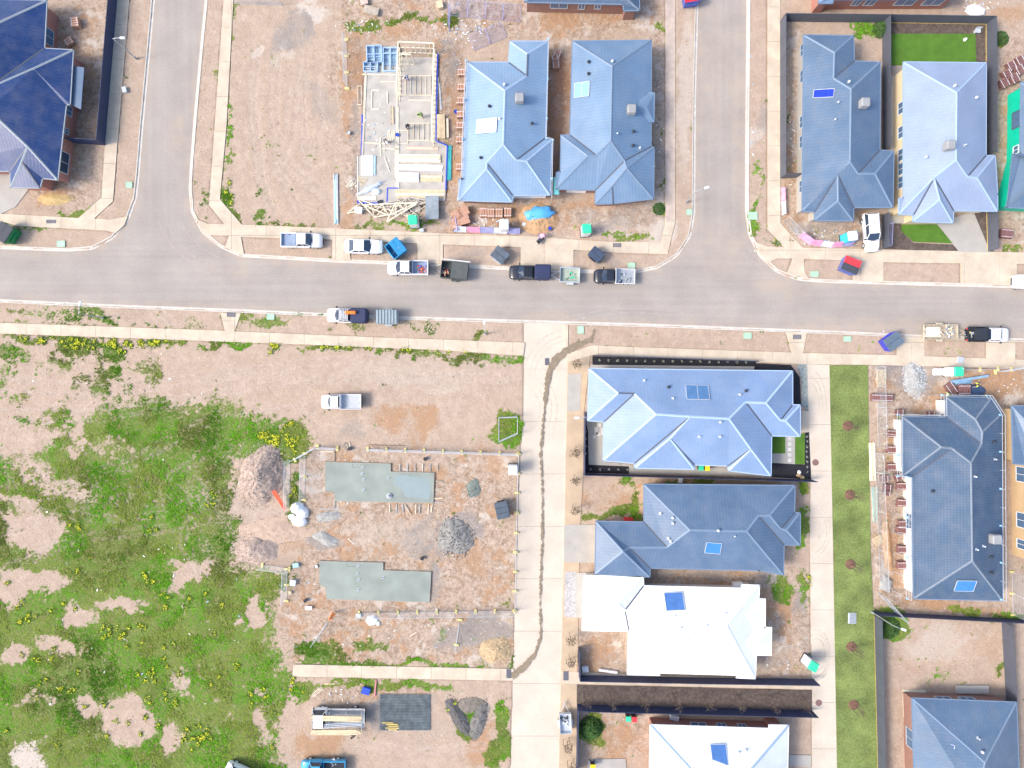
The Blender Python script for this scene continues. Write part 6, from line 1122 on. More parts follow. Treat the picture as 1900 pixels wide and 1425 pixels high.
for i, (x, y, r) in enumerate(((145, 46, 5), (132, 80, 35))): bpack(['larger', 'smaller'][i] + ' red brick pallet in the yard of the navy roofed house', x, y, r, 4 - i, 1.0, .24, .6 - .2 * i, BRKP)
for i, (x, y, r) in enumerate(((848, 402, 25), (861, 395, 25), (845, 419, 22), (862, 411, 18))): bpack(['upper left', 'upper right', 'lower left', 'lower right'][i] + ' orange brick pack of the four beside the banner fence', x, y, r, 4, 1.35, .27, .75, BRKP, gap=.01, strap=False)
for i, (x, y, r) in enumerate(((897, 396, 90), (911, 397, 90), (926, 397, 90), (942, 396, 90))): bpack(['leftmost', 'second', 'third', 'rightmost'][i] + ' orange brick pallet in the row under the pale blue roof', x, y, r, 3, 1.2, .26, .5, BRKP)
for i, y in enumerate((138, 165, 190, 215, 236, 262, 312)): bpack('orange brick pallet on the left side of the pale blue roof, %s from the top' % (ordn[i] if i else 'first'), 856.5 - i * .6, y, 90, 3, .85, .26, .5, BRKP, group='brick pallets left of the pale blue roof')
for i, (x, y, r) in enumerate(((1033, 104, -20), (1030, 114, 12), (1031, 123, 4))): bpack(['upper', 'middle', 'lower'][i] + ' brick pallet between the two blue grey roofs', x, y, r, 4, .95, .2, .45, BRKP)
for i, (x, y) in enumerate(((1887, 116), (1871, 126), (1886, 133), (1863, 142), (1877, 149), (1858, 157))): bpack('brown brick pallet in the curved group by the green wrapped wall, %s' % ordn[i], x, y, 28, 4, 1.1, .24, .5, BRKD)
bpack('lone brown brick pallet right of the dark fence end', 1862, 435, 85, 5, 1.2); bpack('pinkish brick packs below the eave of the pale blue roof', 1108, 390, 0, 1, .5) if False else None
def pallet(label, px, py, rot, z=.12):
    root = thing('wooden_pallet', label, 'pallet', P(px, py, z), R(rot))
    for i in range(7): MB().box(((i - 3) * .18, 0, .13), (.11, 1.15, .03)).build('slat', CREAM, root)
    for s in (-1, 0, 1): MB().box((0, s * .5, .06), (1.2, .1, .1)).build('bearer', OLDT, root)
pallet('wooden pallet at the top left of the tiled roof site', 1635, 694, 0); pallet('tilted wooden pallet just below the top one', 1633, 708, 14); pallet('wooden pallet stood by the tree waste near the scaffold end', 1628, 1002, 30)
wstack('long pale boards along the lawn strip edge, upper', 1617, 856, 92, 5, 5.0, .14, 2, [PALEP, CREAM], z=.12, skew=2); wstack('long pale boards along the lawn strip edge, lower', 1622, 935, 92, 5, 4.6, .14, 2, [PALEP, OLDT, mat('greenish_pipe', (.35, .48, .42), .5)], z=.12, skew=2); wstack('blue steel channel leaning across the brick pallets', 1793, 703, 9, 2, 5.0, .14, 2, mat('dusty_blue_steel', (.25, .42, .62), .4), z=.5)
sheet_heap('tarpaulin', 'dark blue sheet in front of the tiled roof gable', 'tarpaulin', 1806, 726, 1.4, .8, .3, mat('navy_sheet', (.05, .09, .17), .4, .15, 2, .5, 4), 0, .1, 14, .2); sheet_heap('tarpaulin', 'dusty blue sheet folded above the dark blue one', 'tarpaulin', 1785, 709, 1.3, .35, .25, MATS['dusty_blue_steel'], 4, .1, 14, .2)
# white unclad wall sheets of the tiled roof house
for i, (x, y0, y1) in enumerate(((1667, 783, 870), (1687, 885, 940), (1687, 980, 1050))):
    A, B = P(x, y0, 2.4), P(x, y1, 2.4); o = MB().box((0, 0, 0), (.06 + .5, abs(A.y - B.y), .04)).build('wall_sheet', WHITE, hN.root); o.location = (A + B) / 2 - hN.c
# ---------------------------------------------------------------- scaffold and temporary fencing
def scaffold(label, pts, top=3.7, step=2.4, col=None, zbase=.1, rails=(2.75, 3.25, 3.7), name='scaffold'):
    w = [P(x, y, top).xy for x, y in pts]; root = thing(name, label, 'scaffold', (w[0].x, w[0].y, zbase)); o = w[0]; m = col or ALU
    for a, b in zip(w[:-1], w[1:]):
        L = (b - a).length; n = max(1, round(L / step)); d = (b - a) / n
        for i in range(n + 1):
            p = a + d * i - o; MB().tube((p.x, p.y, 0), (p.x, p.y, top), .035, None, 6).build('standard', m, root)
            if i % 2 == 0: MB().box((p.x, p.y, 2.9), (.22, .22, .16)).build('bracket', mat('pale_blue_bracket', (.30, .58, .85), .4), root)
        for z in rails: q = MB().bar((a.x - o.x, a.y - o.y, z), (b.x - o.x, b.y - o.y, z), .045); q.build('guard_rail', m, root)
scaffold('pale scaffold rails along the left eaves of the tiled roof', [(1673, 770), (1673, 885), (1690, 886), (1690, 1114)]); scaffold('pale scaffold rails along the right eaves of the tiled roof', [(1840, 734), (1864, 770), (1866, 1116)]); scaffold('pale scaffold rails along the top gable of the tiled roof', [(1674, 770), (1756, 771), (1755, 733), (1841, 734)])
scaffold('pale scaffold rails along the right eaves of the pale blue roof', [(1018, 70), (1014, 255), (1026, 258), (1024, 366)], 3.3, rails=(2.6, 3.0, 3.3)); scaffold('pale scaffold rails along the left eaves of the pale blue roof', [(864, 110), (855, 330), (848, 372)], 3.3, rails=(2.6, 3.0, 3.3))
def deck(label, px, py, rot, L, W, z, m): root = thing('scaffold_deck', label, 'scaffold deck', P(px, py, .1), R(rot)); MB().box((0, 0, z), (L, W, .06)).build('deck_board', m, root); q = [MB().tube((s * L * .45, t * W * .4, 0), (s * L * .45, t * W * .4, z), .03).build('leg', STEEL, root) for s in (-1, 1) for t in (-1, 1)]
deck('teal scaffold deck at the lower right corner of the pale blue roof', 1030, 355, 90, 2.2, .7, 2.2, mat('teal_deck', (.18, .55, .55), .5)); deck('grey steel deck below the right end of the slab', 803, 388, 90, 3.0, 1.7, .8, mat('dull_steel_deck', (.25, .29, .32), .5, .2))
def tfence(label, a, b, z=.1, h=1.9, m=None, feet=True, lie=0, mesh=True):
    A, B = P(*a), P(*b); d = B - A; L = d.length; n = max(1, round(L / 2.5)); l = L / n; ang = math.atan2(d.y, d.x); root = thing('temporary_fence', label, 'temporary fence', (A.x, A.y, z), ang); m = m or ALU
    c, s = math.cos(R(lie)), math.sin(R(lie)); up = Vector((0, s, c))
    fr_ = MB(); 
    for (p, q_) in ((Vector((.03, 0, 0)), Vector((l - .03, 0, 0))),): fr_.tube(p, q_, .025, None, 6).tube(p + up * h, q_ + up * h, .025, None, 6).tube(p, p + up * h, .025, None, 6).tube(q_, q_ + up * h, .025, None, 6)
    fm = fr_.mesh('panel_frame', m); mm = None
    if mesh:
        q_ = MB()
        for i in range(1, 14): x = l * i / 14; q_.bar((x, 0, 0), Vector((x, 0, 0)) + up * h, .012)
        for i in range(1, 8): q_.bar(up * h * i / 8, Vector((l, 0, 0)) + up * h * i / 8, .012)
        mm = q_.mesh('wire_mesh', m)
    ft = MB().cbox((0, 0, .08), (.28, .62, .16), .03).mesh('fence_foot', mat('pale_yellow_block', (.72, .62, .25), .7, .1))
    for i in range(n):
        o = link('panel_frame', fm, root); o.location = (l * i, 0, .08)
        if mm: w_ = link('wire_mesh', mm, o); w_['kind'] = 'stuff'
    if feet:
        for i in range(n + 1): o = link('fence_foot', ft, root); o.location = (l * i, 0, 0)
BM = mat('violet_blue_mesh', (.32, .33, .55), .5)
TF = [('on the lane side of the slab site, upper run', (962, 842), (959, 950)), ('on the lane side of the slab site, lower run', (959, 952), (955, 1132)), ('above the first slab, left run', (591, 829), (627, 832)), ('angled at the top left of the first slab', (548, 853), (590, 829)),
      ('above the first slab, right run', (683, 833), (962, 842)), ('below the second slab', (667, 1137), (955, 1133)), ('short return at the bottom of the slab site', (854, 1149), (847, 1195)), ('leaning by the orange worker', (585, 1189), (614, 1146)), ('left of the second slab, upright run', (534, 1055), (532, 1114)),
      ('left of the second slab, level run', (488, 1048), (538, 1055)), ('beside the tall gravel heap', (538, 852), (537, 940)), ('between gravel heap and first slab', (567, 841), (565, 927)), ('along the top of the tiled roof site', (1752, 688), (1850, 684)), ('from the tiled roof site to the right edge', (1845, 690), (1905, 680)),
      ('between the lawn strip and the boards, upper', (1625, 680), (1628, 830)), ('between the lawn strip and the boards, lower', (1622, 840), (1632, 1090)), ('crossing the top corner of the dirt yard', (1628, 1100), (1668, 1146)), ('right of the tiled roof, lower', (1876, 1060), (1878, 1140)),
      ('at the top of the empty left lot', (438, 8), (525, 12)), ('left of the timber framed slab', (643, 75), (645, 165)), ('angled at the corner of the right side street', (1452, 410), (1480, 440)), ('beside the white wagon and lawn', (1639, 420), (1637, 462))]
for t, a, b in TF: tfence('mesh temporary fence ' + t, a, b, m=BM if 'wagon' in t else None, feet=('slab' in t or 'tiled' in t))
tfence('violet mesh fence panels fallen at the top of the site, upper', (835, 30), (965, 42), m=BM, lie=70, feet=False); tfence('violet mesh fence panels fallen at the top of the site, lower', (880, 95), (940, 70), m=BM, lie=75, feet=False); tfence('blue mesh panel standing by the weeds at the top', (836, 24), (834, 60), m=BM, feet=False)
tfence('square of mesh fence panels round the weeds, top side', (926, 774), (960, 773), feet=False); tfence('square of mesh fence panels round the weeds, right side', (960, 773), (960, 803), feet=False); tfence('square of mesh fence panels round the weeds, lower side', (960, 803), (926, 818), feet=False); tfence('square of mesh fence panels round the weeds, left side', (926, 818), (926, 774), feet=False)
def banner(label, pts, cols, z=.15, h=1.0):
    w = [P(*p) for p in pts]; root = thing('banner_fence', label, 'banner fence', (w[0].x, w[0].y, z)); k = 0
    for a, b in zip(w[:-1], w[1:]):
        d = b - a; L = d.length; n = max(1, round(L / 1.8)); d = d / n; ang = math.atan2(d.y, d.x)
        for i in range(n):
            p = a + d * i - w[0]; o = MB().box((d.length / 2, 0, h / 2 + .1), (d.length - .06, .03, h)).build('banner', cols[k % len(cols)], root); o.location = (p.x, p.y, 0); o.rotation_euler = (R(-32), 0, ang); k += 1
            MB().tube((p.x, p.y, 0), (p.x, p.y, h + .4), .025).build('post', ALU, root)
PNK = mat('pink_banner', (.72, .30, .46), .6, .2, 2); PURP = mat('violet_banner', (.33, .33, .58), .6, .2, 2); WB = mat('pale_banner', (.62, .66, .80), .6, .15, 2)
banner('banner fence with red, violet and pale panels in front of the brick packs', [(838, 408), (842, 432), (965, 436)], [PURP, WB, PNK, PURP, WB, PURP]); banner('pink and violet banner fence bending round the corner site', [(1478, 440), (1500, 456), (1540, 461), (1580, 458), (1592, 440)], [PNK, PNK, WB, PNK, PURP])
banner('short pink and red banner at the side fence end', [(1447, 350), (1449, 400)], [PNK, WB, RED], h=.6)
# ---------------------------------------------------------------- slabs of the slab site
def slab(label, pts, z=.3, wet=None):
    w = [P(*p, z).xy for p in pts]; c = sum(w, Vector((0, 0))) / len(w); root = thing('house_slab', label, 'concrete slab', (c.x, c.y, .08)); loc = [(p.x - c.x, p.y - c.y) for p in w]
    MB().prism(loc, -.1, z - .08).build('slab', SLABM, root); n = len(loc)
    for i in range(n): a, b = Vector(loc[i]), Vector(loc[(i + 1) % n]); d = (b - a).normalized(); o = Vector((d.y, -d.x)) * .03; MB().bar((a.x + o.x, a.y + o.y, .11), (b.x + o.x, b.y + o.y, .11), .05, .24).build('form_board', OLDT, root)
    return root, c
s1, c1_ = slab('upper grey green fresh slab with wet patch and form boards', [(603, 857), (725, 860), (725, 875), (806, 877), (804, 934), (622, 930), (619, 913), (603, 911)])
s2, c2_ = slab('lower grey green fresh slab without pegs', [(592, 1041), (711, 1044), (711, 1058), (800, 1061), (797, 1118), (605, 1112), (604, 1090), (592, 1085)])
def addto(root, name, px, py, z, f, m): o = f(MB()).build(name, m, root); o.location = P(px, py, z) - Vector(root.location)
wp = MB().prism([tuple((P(x, y, .3).xy - c1_)) for x, y in [(735, 882), (758, 883), (794, 888), (800, 905), (796, 927), (752, 922), (744, 905), (730, 898)]], .2, .226); wp.build('wet_patch', mat('wet_concrete', (.26, .32, .325), .3, .05, .6), s1)
for rt, lst in ((s1, ((672, 867), (671, 879), (674, 890), (674, 909), (720, 887))), (s2, ((664, 1050), (662, 1064), (665, 1075), (664, 1094), (710, 1072)))):
    for x, y in lst: addto(rt, 'pipe_stub', x, y, .3, lambda b: b.tube((0, 0, 0), (0, 0, .3), .07).tube((.1, .05, 0), (.1, .05, .02), .14), ALU)
addto(s1, 'float_machine', 722, 920, .3, lambda b: b.tube((0, 0, .05), (0, 0, .12), .38, None, 14).cbox((0, 0, .3), (.3, .3, .3), .05).bar((0, 0, .4), (-.1, -.7, .9), .04), STEEL)
for rt, (x, y, w, d) in ((s1, (665, 867, 1.5, .9)), (s2, (654, 1051, 1.4, .9))): addto(rt, 'set_down_joint', x, y, .302, lambda b: b.box((0, 0, 0), (w, .035, .012)).box((-w / 2, d / 2, 0), (.035, d, .012)), mat('dark_joint', (.10, .11, .11), .8))
pegs = [((742 + i * 14, 860 + i * .4), (742 + i * 14, 875)) for i in range(6)] + [((723, 935), (723, 950)), ((736, 935), (735, 952)), ((747, 936), (748, 952)), ((751, 935), (763, 955)), ((772, 936), (771, 953)), ((779, 936), (778, 953)), ((795, 936), (794, 953)), ((802, 936), (800, 950))] + [((808, 893), (822, 893)), ((808, 907), (822, 906)), ((806, 925), (822, 924)), ((806, 932), (824, 932)), ((602, 913), (617, 914)), ((621, 930), (621, 945)), ((590, 944), (628, 944)), ((620, 838), (620, 856)), ((595, 838), (620, 838))]
for i, (a, b) in enumerate(pegs): o = MB().bar(P(*a, .2) - P(*a, .2), P(*b, .2) - P(*a, .2), .09, .06).build('form_brace', random.choice([PALEP, OLDT, STEEL]), s1); o.location = P(*a, .2) - Vector(s1.location)
ms = thing('steel_mesh_stack', 'stack of dark steel reinforcing mesh sheets right of the flatbed truck', 'steel mesh', P(752, 1322, .1)); q = MB(); 
for k in range(3):
    zz = .05 + k * .05; ox, oy = random.uniform(-.15, .15), random.uniform(-.1, .1)
    for i in range(33): x = -3.25 + i * .2; q.bar((x + ox, -2.3 + oy, zz), (x + ox, 2.3 + oy, zz), .025)
    for i in range(24): y = -2.3 + i * .2; q.bar((-3.3 + ox, y + oy, zz + .02), (3.3 + ox, y + oy, zz + .02), .025)
o = q.build('mesh_bars', mat('dark_rebar', (.22, .27, .31), .6, .2), ms); o['kind'] = 'stuff'; MB().box((0, 0, .01), (6.5, 4.6, .02)).build('plastic_underlay', mat('blue_grey_plastic', (.30, .31, .27), .6, .45, 1.5, fine=.4), ms)
for i in range(5): o = MB().bar((0, 0, 0), (random.uniform(1, 2.6), random.uniform(-.05, .05), 0), .12, .1).build('spacer_timber', mat('yellow_timber', (.65, .50, .18), .7), ms); o.location = (-3 + random.random(), -1.2 - i * .22, .22)
boards('loose_boards', 'thin pale boards lying in the grass above the flatbed truck', 'timber', 589, 1283, 38, 3, 1.8, .07, .04, 1, PALEP, .12, .12, .2, skew=3); boards('loose_boards', 'single cream board above the blue crate', 'timber', 612, 1268, 0, 2, 1.5, .08, .04, 1, CREAM, .12, 0); boards('loose_boards', 'red painted post lying by the path', 'timber', 697, 1275, 85, 1, 2.1, .18, .15, 1, mat('pink_red_paint', (.6, .22, .25), .6), .12); boards('loose_boards', 'dark timber length lying on the slab site', 'timber', 715, 826, 0, 1, 5.5, .08, .06, 1, mat('brown_steel', (.22, .13, .10), .7), .12)
boards('loose_boards', 'weathered sticks heaped left of the first slab corner', 'timber', 646, 828, -70, 6, 1.3, .08, .04, 1, [OLDT, PALEP], .12, .08, .4, skew=14); boards('loose_boards', 'short pale boards on the dirt below the first slab', 'timber', 652, 1004, -38, 1, 1.4, .1, .05, 1, PALEP, .12); boards('loose_boards', 'pale board lying below the second slab', 'timber', 767, 1176, 32, 1, 1.1, .09, .05, 1, PALEP, .12); boards('orange_barrier', 'orange red barrier pole lying on the tall gravel heap', 'barrier', 524, 925, -58, 3, 2.9, .14, .1, 1, mat('orange_red', (.85, .09, .03), .5), 1.0, skew=3)
crates = [('blue crate left of the steel mesh', 680, 1280, 1.0, .8, .35, BLUEP), ('red and white cooler box left of the second slab', 545, 1080, .7, .7, .4, WHITE), ('pale cyan crate above the cooler box', 550, 1048, .7, .5, .3, mat('pale_cyan_pipe2', (.4, .7, .85), .4)), ('cardboard box by the grass left of the slabs', 539, 1099, .4, .4, .2, CREAM), ('orange crate by the path under the wall banner', 872, 427, .6, .4, .3, ORG), ('cream box at the top of the site', 817, 12, .7, .9, .5, CREAM), ('pale box beside the cream one near the top', 677, 6, .9, .7, .4, mat('pink_box', (.55, .42, .36), .8)), ('brown crate stack at the top beside weeds', 690, 22, 1.9, .9, .4, OLDT), ('white box on the dirt by the sand pile', 972, 417, .4, .4, .3, WHITE), ('pale tool box left of the white sheet', 666, 1141, .6, .5, .25, ALU), ('small white box beside the yellow block', 574, 1127, .8, .4, .25, WHITE), ('white box at the corner of the white house yard', 1085, 1239, .8, .7, .5, ALU), ('grey air unit beside the wall of the white house', 1366, 1082, 1.2, .6, .7, WHITE), ('grey air unit beside the red brick wall', 1249, 1327, 1.1, .6, .7, ALU), ('white letter slab leaning near the green verge', 1262, 891, .5, .6, .2, WHITE), ('red brick stack on the weeds by the steel blue roof', 1165, 963, 1.1, .5, .4, RED), ('white long seat by the navy fence', 1128, 1244, 2.4, .25, .3, WHITE), ('small white vent box by the footpath', 1781, 668, .8, .8, .1, ALU), ('grey bench block by the left footpath', 233, 168, .5, .7, .3, ALU), ('black crate by the truss heap', 706, 376, .6, .4, .3, BLACKP), ('white drum by the truss heap', 667, 392, .9, .7, .6, WHITE), ('small blue esky by the truss heap', 806, 383, .4, .5, .3, mat('pale_blue_esky', (.4, .6, .9), .4)), ('white box beside the toilet near the path', 783, 428, .5, .4, .3, ALU)]
for t, x, y, w, d, h, m in crates:
    r = thing('box', t, 'box', P(x, y, .12), R(random.uniform(-18, 18))); MB().cbox((0, 0, h / 2), (w, d, h), .03).build('box_body', m, r); MB().cbox((0, 0, h + .02), (w + .05, d + .05, .06), .02).build('box_lid', m, r)
for i, (x, y, m, t) in enumerate(((650, 832, BLACKP, 'left of the slab above'), (790, 851, BLACKP, 'above the pegs of the first slab'), (784, 1035, BLACKP, 'above the second slab'), (568, 1113, NAVYMET, 'beside the second slab'), (588, 1050, ALU, 'left of the second slab corner'), (1020, 425, BLUEP, 'by the sand heap'), (738, 252, BLUEP, 'on the timber pack'), (648, 248, ALU, 'left of the slab'), (846, 209, BLUEP, 'right of the plywood pack'))):
    o = MB().tube((0, 0, 0), (0, 0, .38), .2, .25, 12, False).tube((0, 0, .3), (0, 0, .31), .21).build('bucket', m); tag(o, ['dark', 'dark', 'dark', 'navy', 'pale', 'blue', 'blue', 'pale', 'blue'][i] + ' plastic bucket ' + t, 'bucket'); o.location = P(x, y, .12)
# mixer and barrow by the sand heap
mx = thing('cement_mixer', 'small cement mixer with pink drum by the orange sand heap', 'cement mixer', P(1004, 440, .15)); MB().tube((0, 0, .75), (.45, 0, 1.1), .36, .18, 12).build('drum', mat('pink_drum', (.65, .35, .5), .5), mx)
for x, y in ((-.4, -.3), (-.4, .3), (.4, 0)): MB().bar((x, y, 0), (0, 0, .8), .06).build('leg', BLUEP, mx)
wbw = thing('wheelbarrow', 'dark wheelbarrow tipped beside the cement mixer', 'wheelbarrow', P(1001, 449, .15), R(40)); MB().add([(-.35, -.3, .55), (.4, -.2, .5), (.4, .2, .5), (-.35, .3, .55), (-.2, -.15, .3), (.25, -.1, .3), (.25, .1, .3), (-.2, .15, .3)], [(4, 5, 6, 7), (0, 1, 5, 4), (1, 2, 6, 5), (2, 3, 7, 6), (3, 0, 4, 7)]).build('tray', BLACKP, wbw)
for s in (-1, 1): MB().bar((-.9, s * .28, .6), (.5, s * .08, .25), .04).build('handle', STEEL, wbw)
MB().tube((.55, -.05, .2), (.55, .05, .2), .2, .2, 12).build('wheel', RUBBER, wbw)
# a green hose line, star pickets
# ---------------------------------------------------------------- saplings and planting
BARK = mat('sapling_bark', (.13, .09, .07), .9, .2, 5); LEAFB = mat('bronze_leaves', (.12, .09, .06), .8, .3, 5); LEAFG = mat('green_leaves', (.05, .12, .025), .8, .35, 4, fine=.3)
def sapling(label, px, py, cat='sapling', ring=True, leaf=None, h=2.3, stakes=True, z=.16, group=None, n=60, lean=0):
    root = thing('sapling', label, cat, P(px, py, z), random.uniform(0, 6), group); t = MB().tube((0, 0, 0), (.05, .03, h * .55), .045, .03, 6).tube((.05, .03, h * .55), (.0, .05, h), .03, .012, 6).build('trunk', BARK, root); tips = []
    for i in range(11):
        a = i * 2.4; z0 = h * (.4 + .05 * i); r = random.uniform(.35, .6) * (1 - i * .04); e = Vector((r * math.cos(a), r * math.sin(a), z0 + .55)); b = MB().tube((.03, .03, z0), e, .018, .006, 5); tips.append(e)
        for k in range(3): e2 = e + Vector((random.uniform(-.2, .2), random.uniform(-.2, .2), random.uniform(.05, .25))); b.tube(Vector((.03, .03, z0)).lerp(e, .6), e2, .009, .004, 4); tips.append(e2)
        b.build('branch', BARK, t)
    L = MB()
    for i in range(n): p = random.choice(tips) + Vector((random.gauss(0, .1), random.gauss(0, .1), random.gauss(0, .08))); a = random.uniform(0, 6.28); s = random.uniform(.03, .07); L.add([p + Vector((s * math.cos(a + k * 1.57), s * math.sin(a + k * 1.57), random.uniform(-.03, .03))) for k in range(4)], [(0, 1, 2, 3)])
    o = L.build('crown', leaf or LEAFB, root); o['kind'] = 'stuff'
    if ring: pr = MB().dome((0, 0, -.02), .72, .72, .12, 18, 3, .06).build('mulch_ring', mat('red_brown_mulch', (.20, .11, .075), .95, .35, 4, .9, 20, fine=.3), root)
    if stakes:
        for x, y in ((-.4, -.4), (.4, -.4), (.4, .4), (-.4, .4)): MB().bar((x, y, 0), (x * 1.05, y * 1.05, 1.5), .045).build('stake', mat('dark_stake', (.12, .09, .08), .8), root)
for i, (x, y) in enumerate(((1573, 790), (1577, 918), (1578, 1047), (1580, 1200), (1584, 1308))): sapling('bare sapling in a mulch ring on the lawn strip, %s from the top' % (['first', 'second', 'third', 'fourth', 'fifth'][i]), x, y, group='saplings in mulch rings on the lawn strip', z=.17, n=30)
for i, (x, y) in enumerate(((1068, 675), (1066, 837), (1066, 889), (1066, 943), (1058, 1181), (1058, 1221), (1052, 1376), (1060, 1415))): sapling('staked sapling on the tree strip by the lane, %s from the top' % (['first', 'second', 'third', 'fourth', 'fifth', 'sixth', 'seventh', 'eighth'][i]), x, y, ring=False, group='staked saplings beside the concrete lane', h=1.6, n=120)
for i, x in enumerate((1083, 1130, 1189, 1248, 1305, 1361, 1420, 1480)): sapling('bare staked tree on the brown mulch strip, %s from the left' % (['first', 'second', 'third', 'fourth', 'fifth', 'sixth', 'seventh', 'eighth'][i]), x, 1284 + i * 1.2, ring=False, group='bare trees on the brown mulch strip', h=3.4, n=50)
def clump(name, label, cat, px, py, r, h, n, m, z=.15, group=None, leaf=.12, flowers=0, root=None):
    L = MB(); ms_ = [m, YFL]
    for i in range(n):
        a, q = random.uniform(0, 6.28), random.random() ** .5; x, y = r * q * math.cos(a), r * q * math.sin(a); zz = h * (1 - q * q) * random.uniform(.5, 1) + .03; s = leaf * random.uniform(.6, 1.3); t = random.uniform(0, 6.28); dx, dy = s * math.cos(t), s * math.sin(t)
        L.m = 1 if random.random() < flowers else 0
        if L.m: zz += .06; dx *= .6; dy *= .6
        L.add([(x - dx, y - dy, zz - .02), (x + dy * .4, y - dx * .4, zz + random.uniform(-.02, .05)), (x + dx, y + dy, zz - random.uniform(0, .06)), (x - dy * .4, y + dx * .4, zz + random.uniform(-.02, .05))], [(0, 1, 2, 3)])
    o = L.build(name, ms_); o.location = P(px, py, z); return tag(o, label, cat, group)
YFL = mat('yellow_flowers', (.70, .62, .04), .7, .15)
clump('bush', 'rounded green bush in the grassy yard by the navy fence', 'bush', 1096, 1350, 1.5, 1.3, 900, LEAFG, leaf=.17); clump('bush', 'bushy weeds in the corner of the bare yard fence', 'bush', 1650, 1165, 1.4, .7, 500, LEAFG, leaf=.15); clump('bush', 'green shrub behind the slate blue roof', 'bush', 1633, 56, 1.1, .9, 420, LEAFG, leaf=.15); clump('bush', 'green weeds by the round lid right of the fence', 'bush', 1857, 72, 1.0, .5, 350, LEAFG, leaf=.13)
clump('bush', 'tall weed bush at the right street footpath edge', 'bush', 1222, 388, .8, .5, 300, LEAFG, leaf=.13)
PLN = mat('silver_plant', (.30, .34, .28), .7, .3)
for i in range(17): clump('young_plant', 'small silvery plant in the black mulch bed above the roof, %s from the left' % (ordn[i] if i else 'first'), 'plant', 1112 + i * 17, 668.5 + i * .25, .16, .2, 14, PLN, .17, 'young plants in the black mulch bed above the roof', .09)
for i in range(8): clump('young_plant', 'small white plant in the black mulch by the second lane, %s from the top' % (ordn[i] if i else 'first'), 'plant', 1497, 810 + i * 9.4, .14, .2, 12, PLN, .17, 'young plants beside the second lane', .08)
for i in range(9): clump('young_plant', ('small plant in the black mulch left of the sky blue roof, %s down' % ['first', 'second', 'third', 'last'][i] if i < 4 else 'small plant in the black mulch along the lower fence, %s from the left' % ['first', 'second', 'third', 'fourth', 'last'][i - 4]), 'plant', *((1087, 800 + i * 14) if i < 4 else (1096 + (i - 4) * 17, 871)), .14, .2, 12, PLN, .17, 'young plants left of and below the sky blue roof', .08)
for i, (x, y) in enumerate(((1462, 814), (1462, 824), (1462, 834), (1462, 844), (1462, 854))): o = MB().box((0, 0, 0), (.45, .45, .05)).build('stepping_stone', STONE); tag(o, '%s square stepping stone from the top between the two small lawns' % ['first', 'second', 'third', 'fourth', 'last'][i], 'paver', 'stepping stones between the small lawns'); o.location = P(x + 3, y, .185)
for i, (x, y, w, d) in enumerate(((1106, 799, .5, .9), (1103, 810, .5, .4), (1110, 806, .6, .5), (1117, 800, .4, .9), (1112, 789, .5, .5))): o = MB().box((0, 0, 0), (w, d, .05)).build('paver', STONE); tag(o, ['tall pale paver nearest the fence', 'pale paver at the lower left', 'middle pale paver', 'narrow pale paver touching the eave', 'topmost pale paver'][i] + ' of the five left of the sky blue roof', 'paver', 'loose pale pavers left of the sky blue roof'); o.location = P(x, y, .19)
for i, (x, y) in enumerate(((1482, 882), (1489, 886), (1483, 876))):
    o = MB().dome((0, 0, -.1), .38 - .06 * i, .3, .4, 10, 4, .15).build('boulder', [STRAW, STRAW, WHITE][i], None, 40); tag(o, ['tan boulder', 'smaller tan boulder', 'white round boulder'][i] + ' in the black mulch corner', 'boulder'); o.location = P(x, y, .16)
gl = thing('garden_lounge', 'white plastic lounge on the green back lawn edge', 'furniture', P(1811, 60, .16)); MB().box((0, 0, .35), (.7, .5, .06)).build('seat', ALU, gl); MB().box((0, .28, .55), (.7, .06, .4)).build('backrest', ALU, gl); 
for s in (-1, 1): MB().box((s * .3, 0, .17), (.05, .4, .34)).build('leg', ALU, gl)
o = MB().dome((0, 0, 0), .22, .22, .4, 12, 4).build('white_ball', WHITE, None, 60); tag(o, 'white ball lying on the green back lawn', 'ball'); o.location = P(1790, 74, .17)
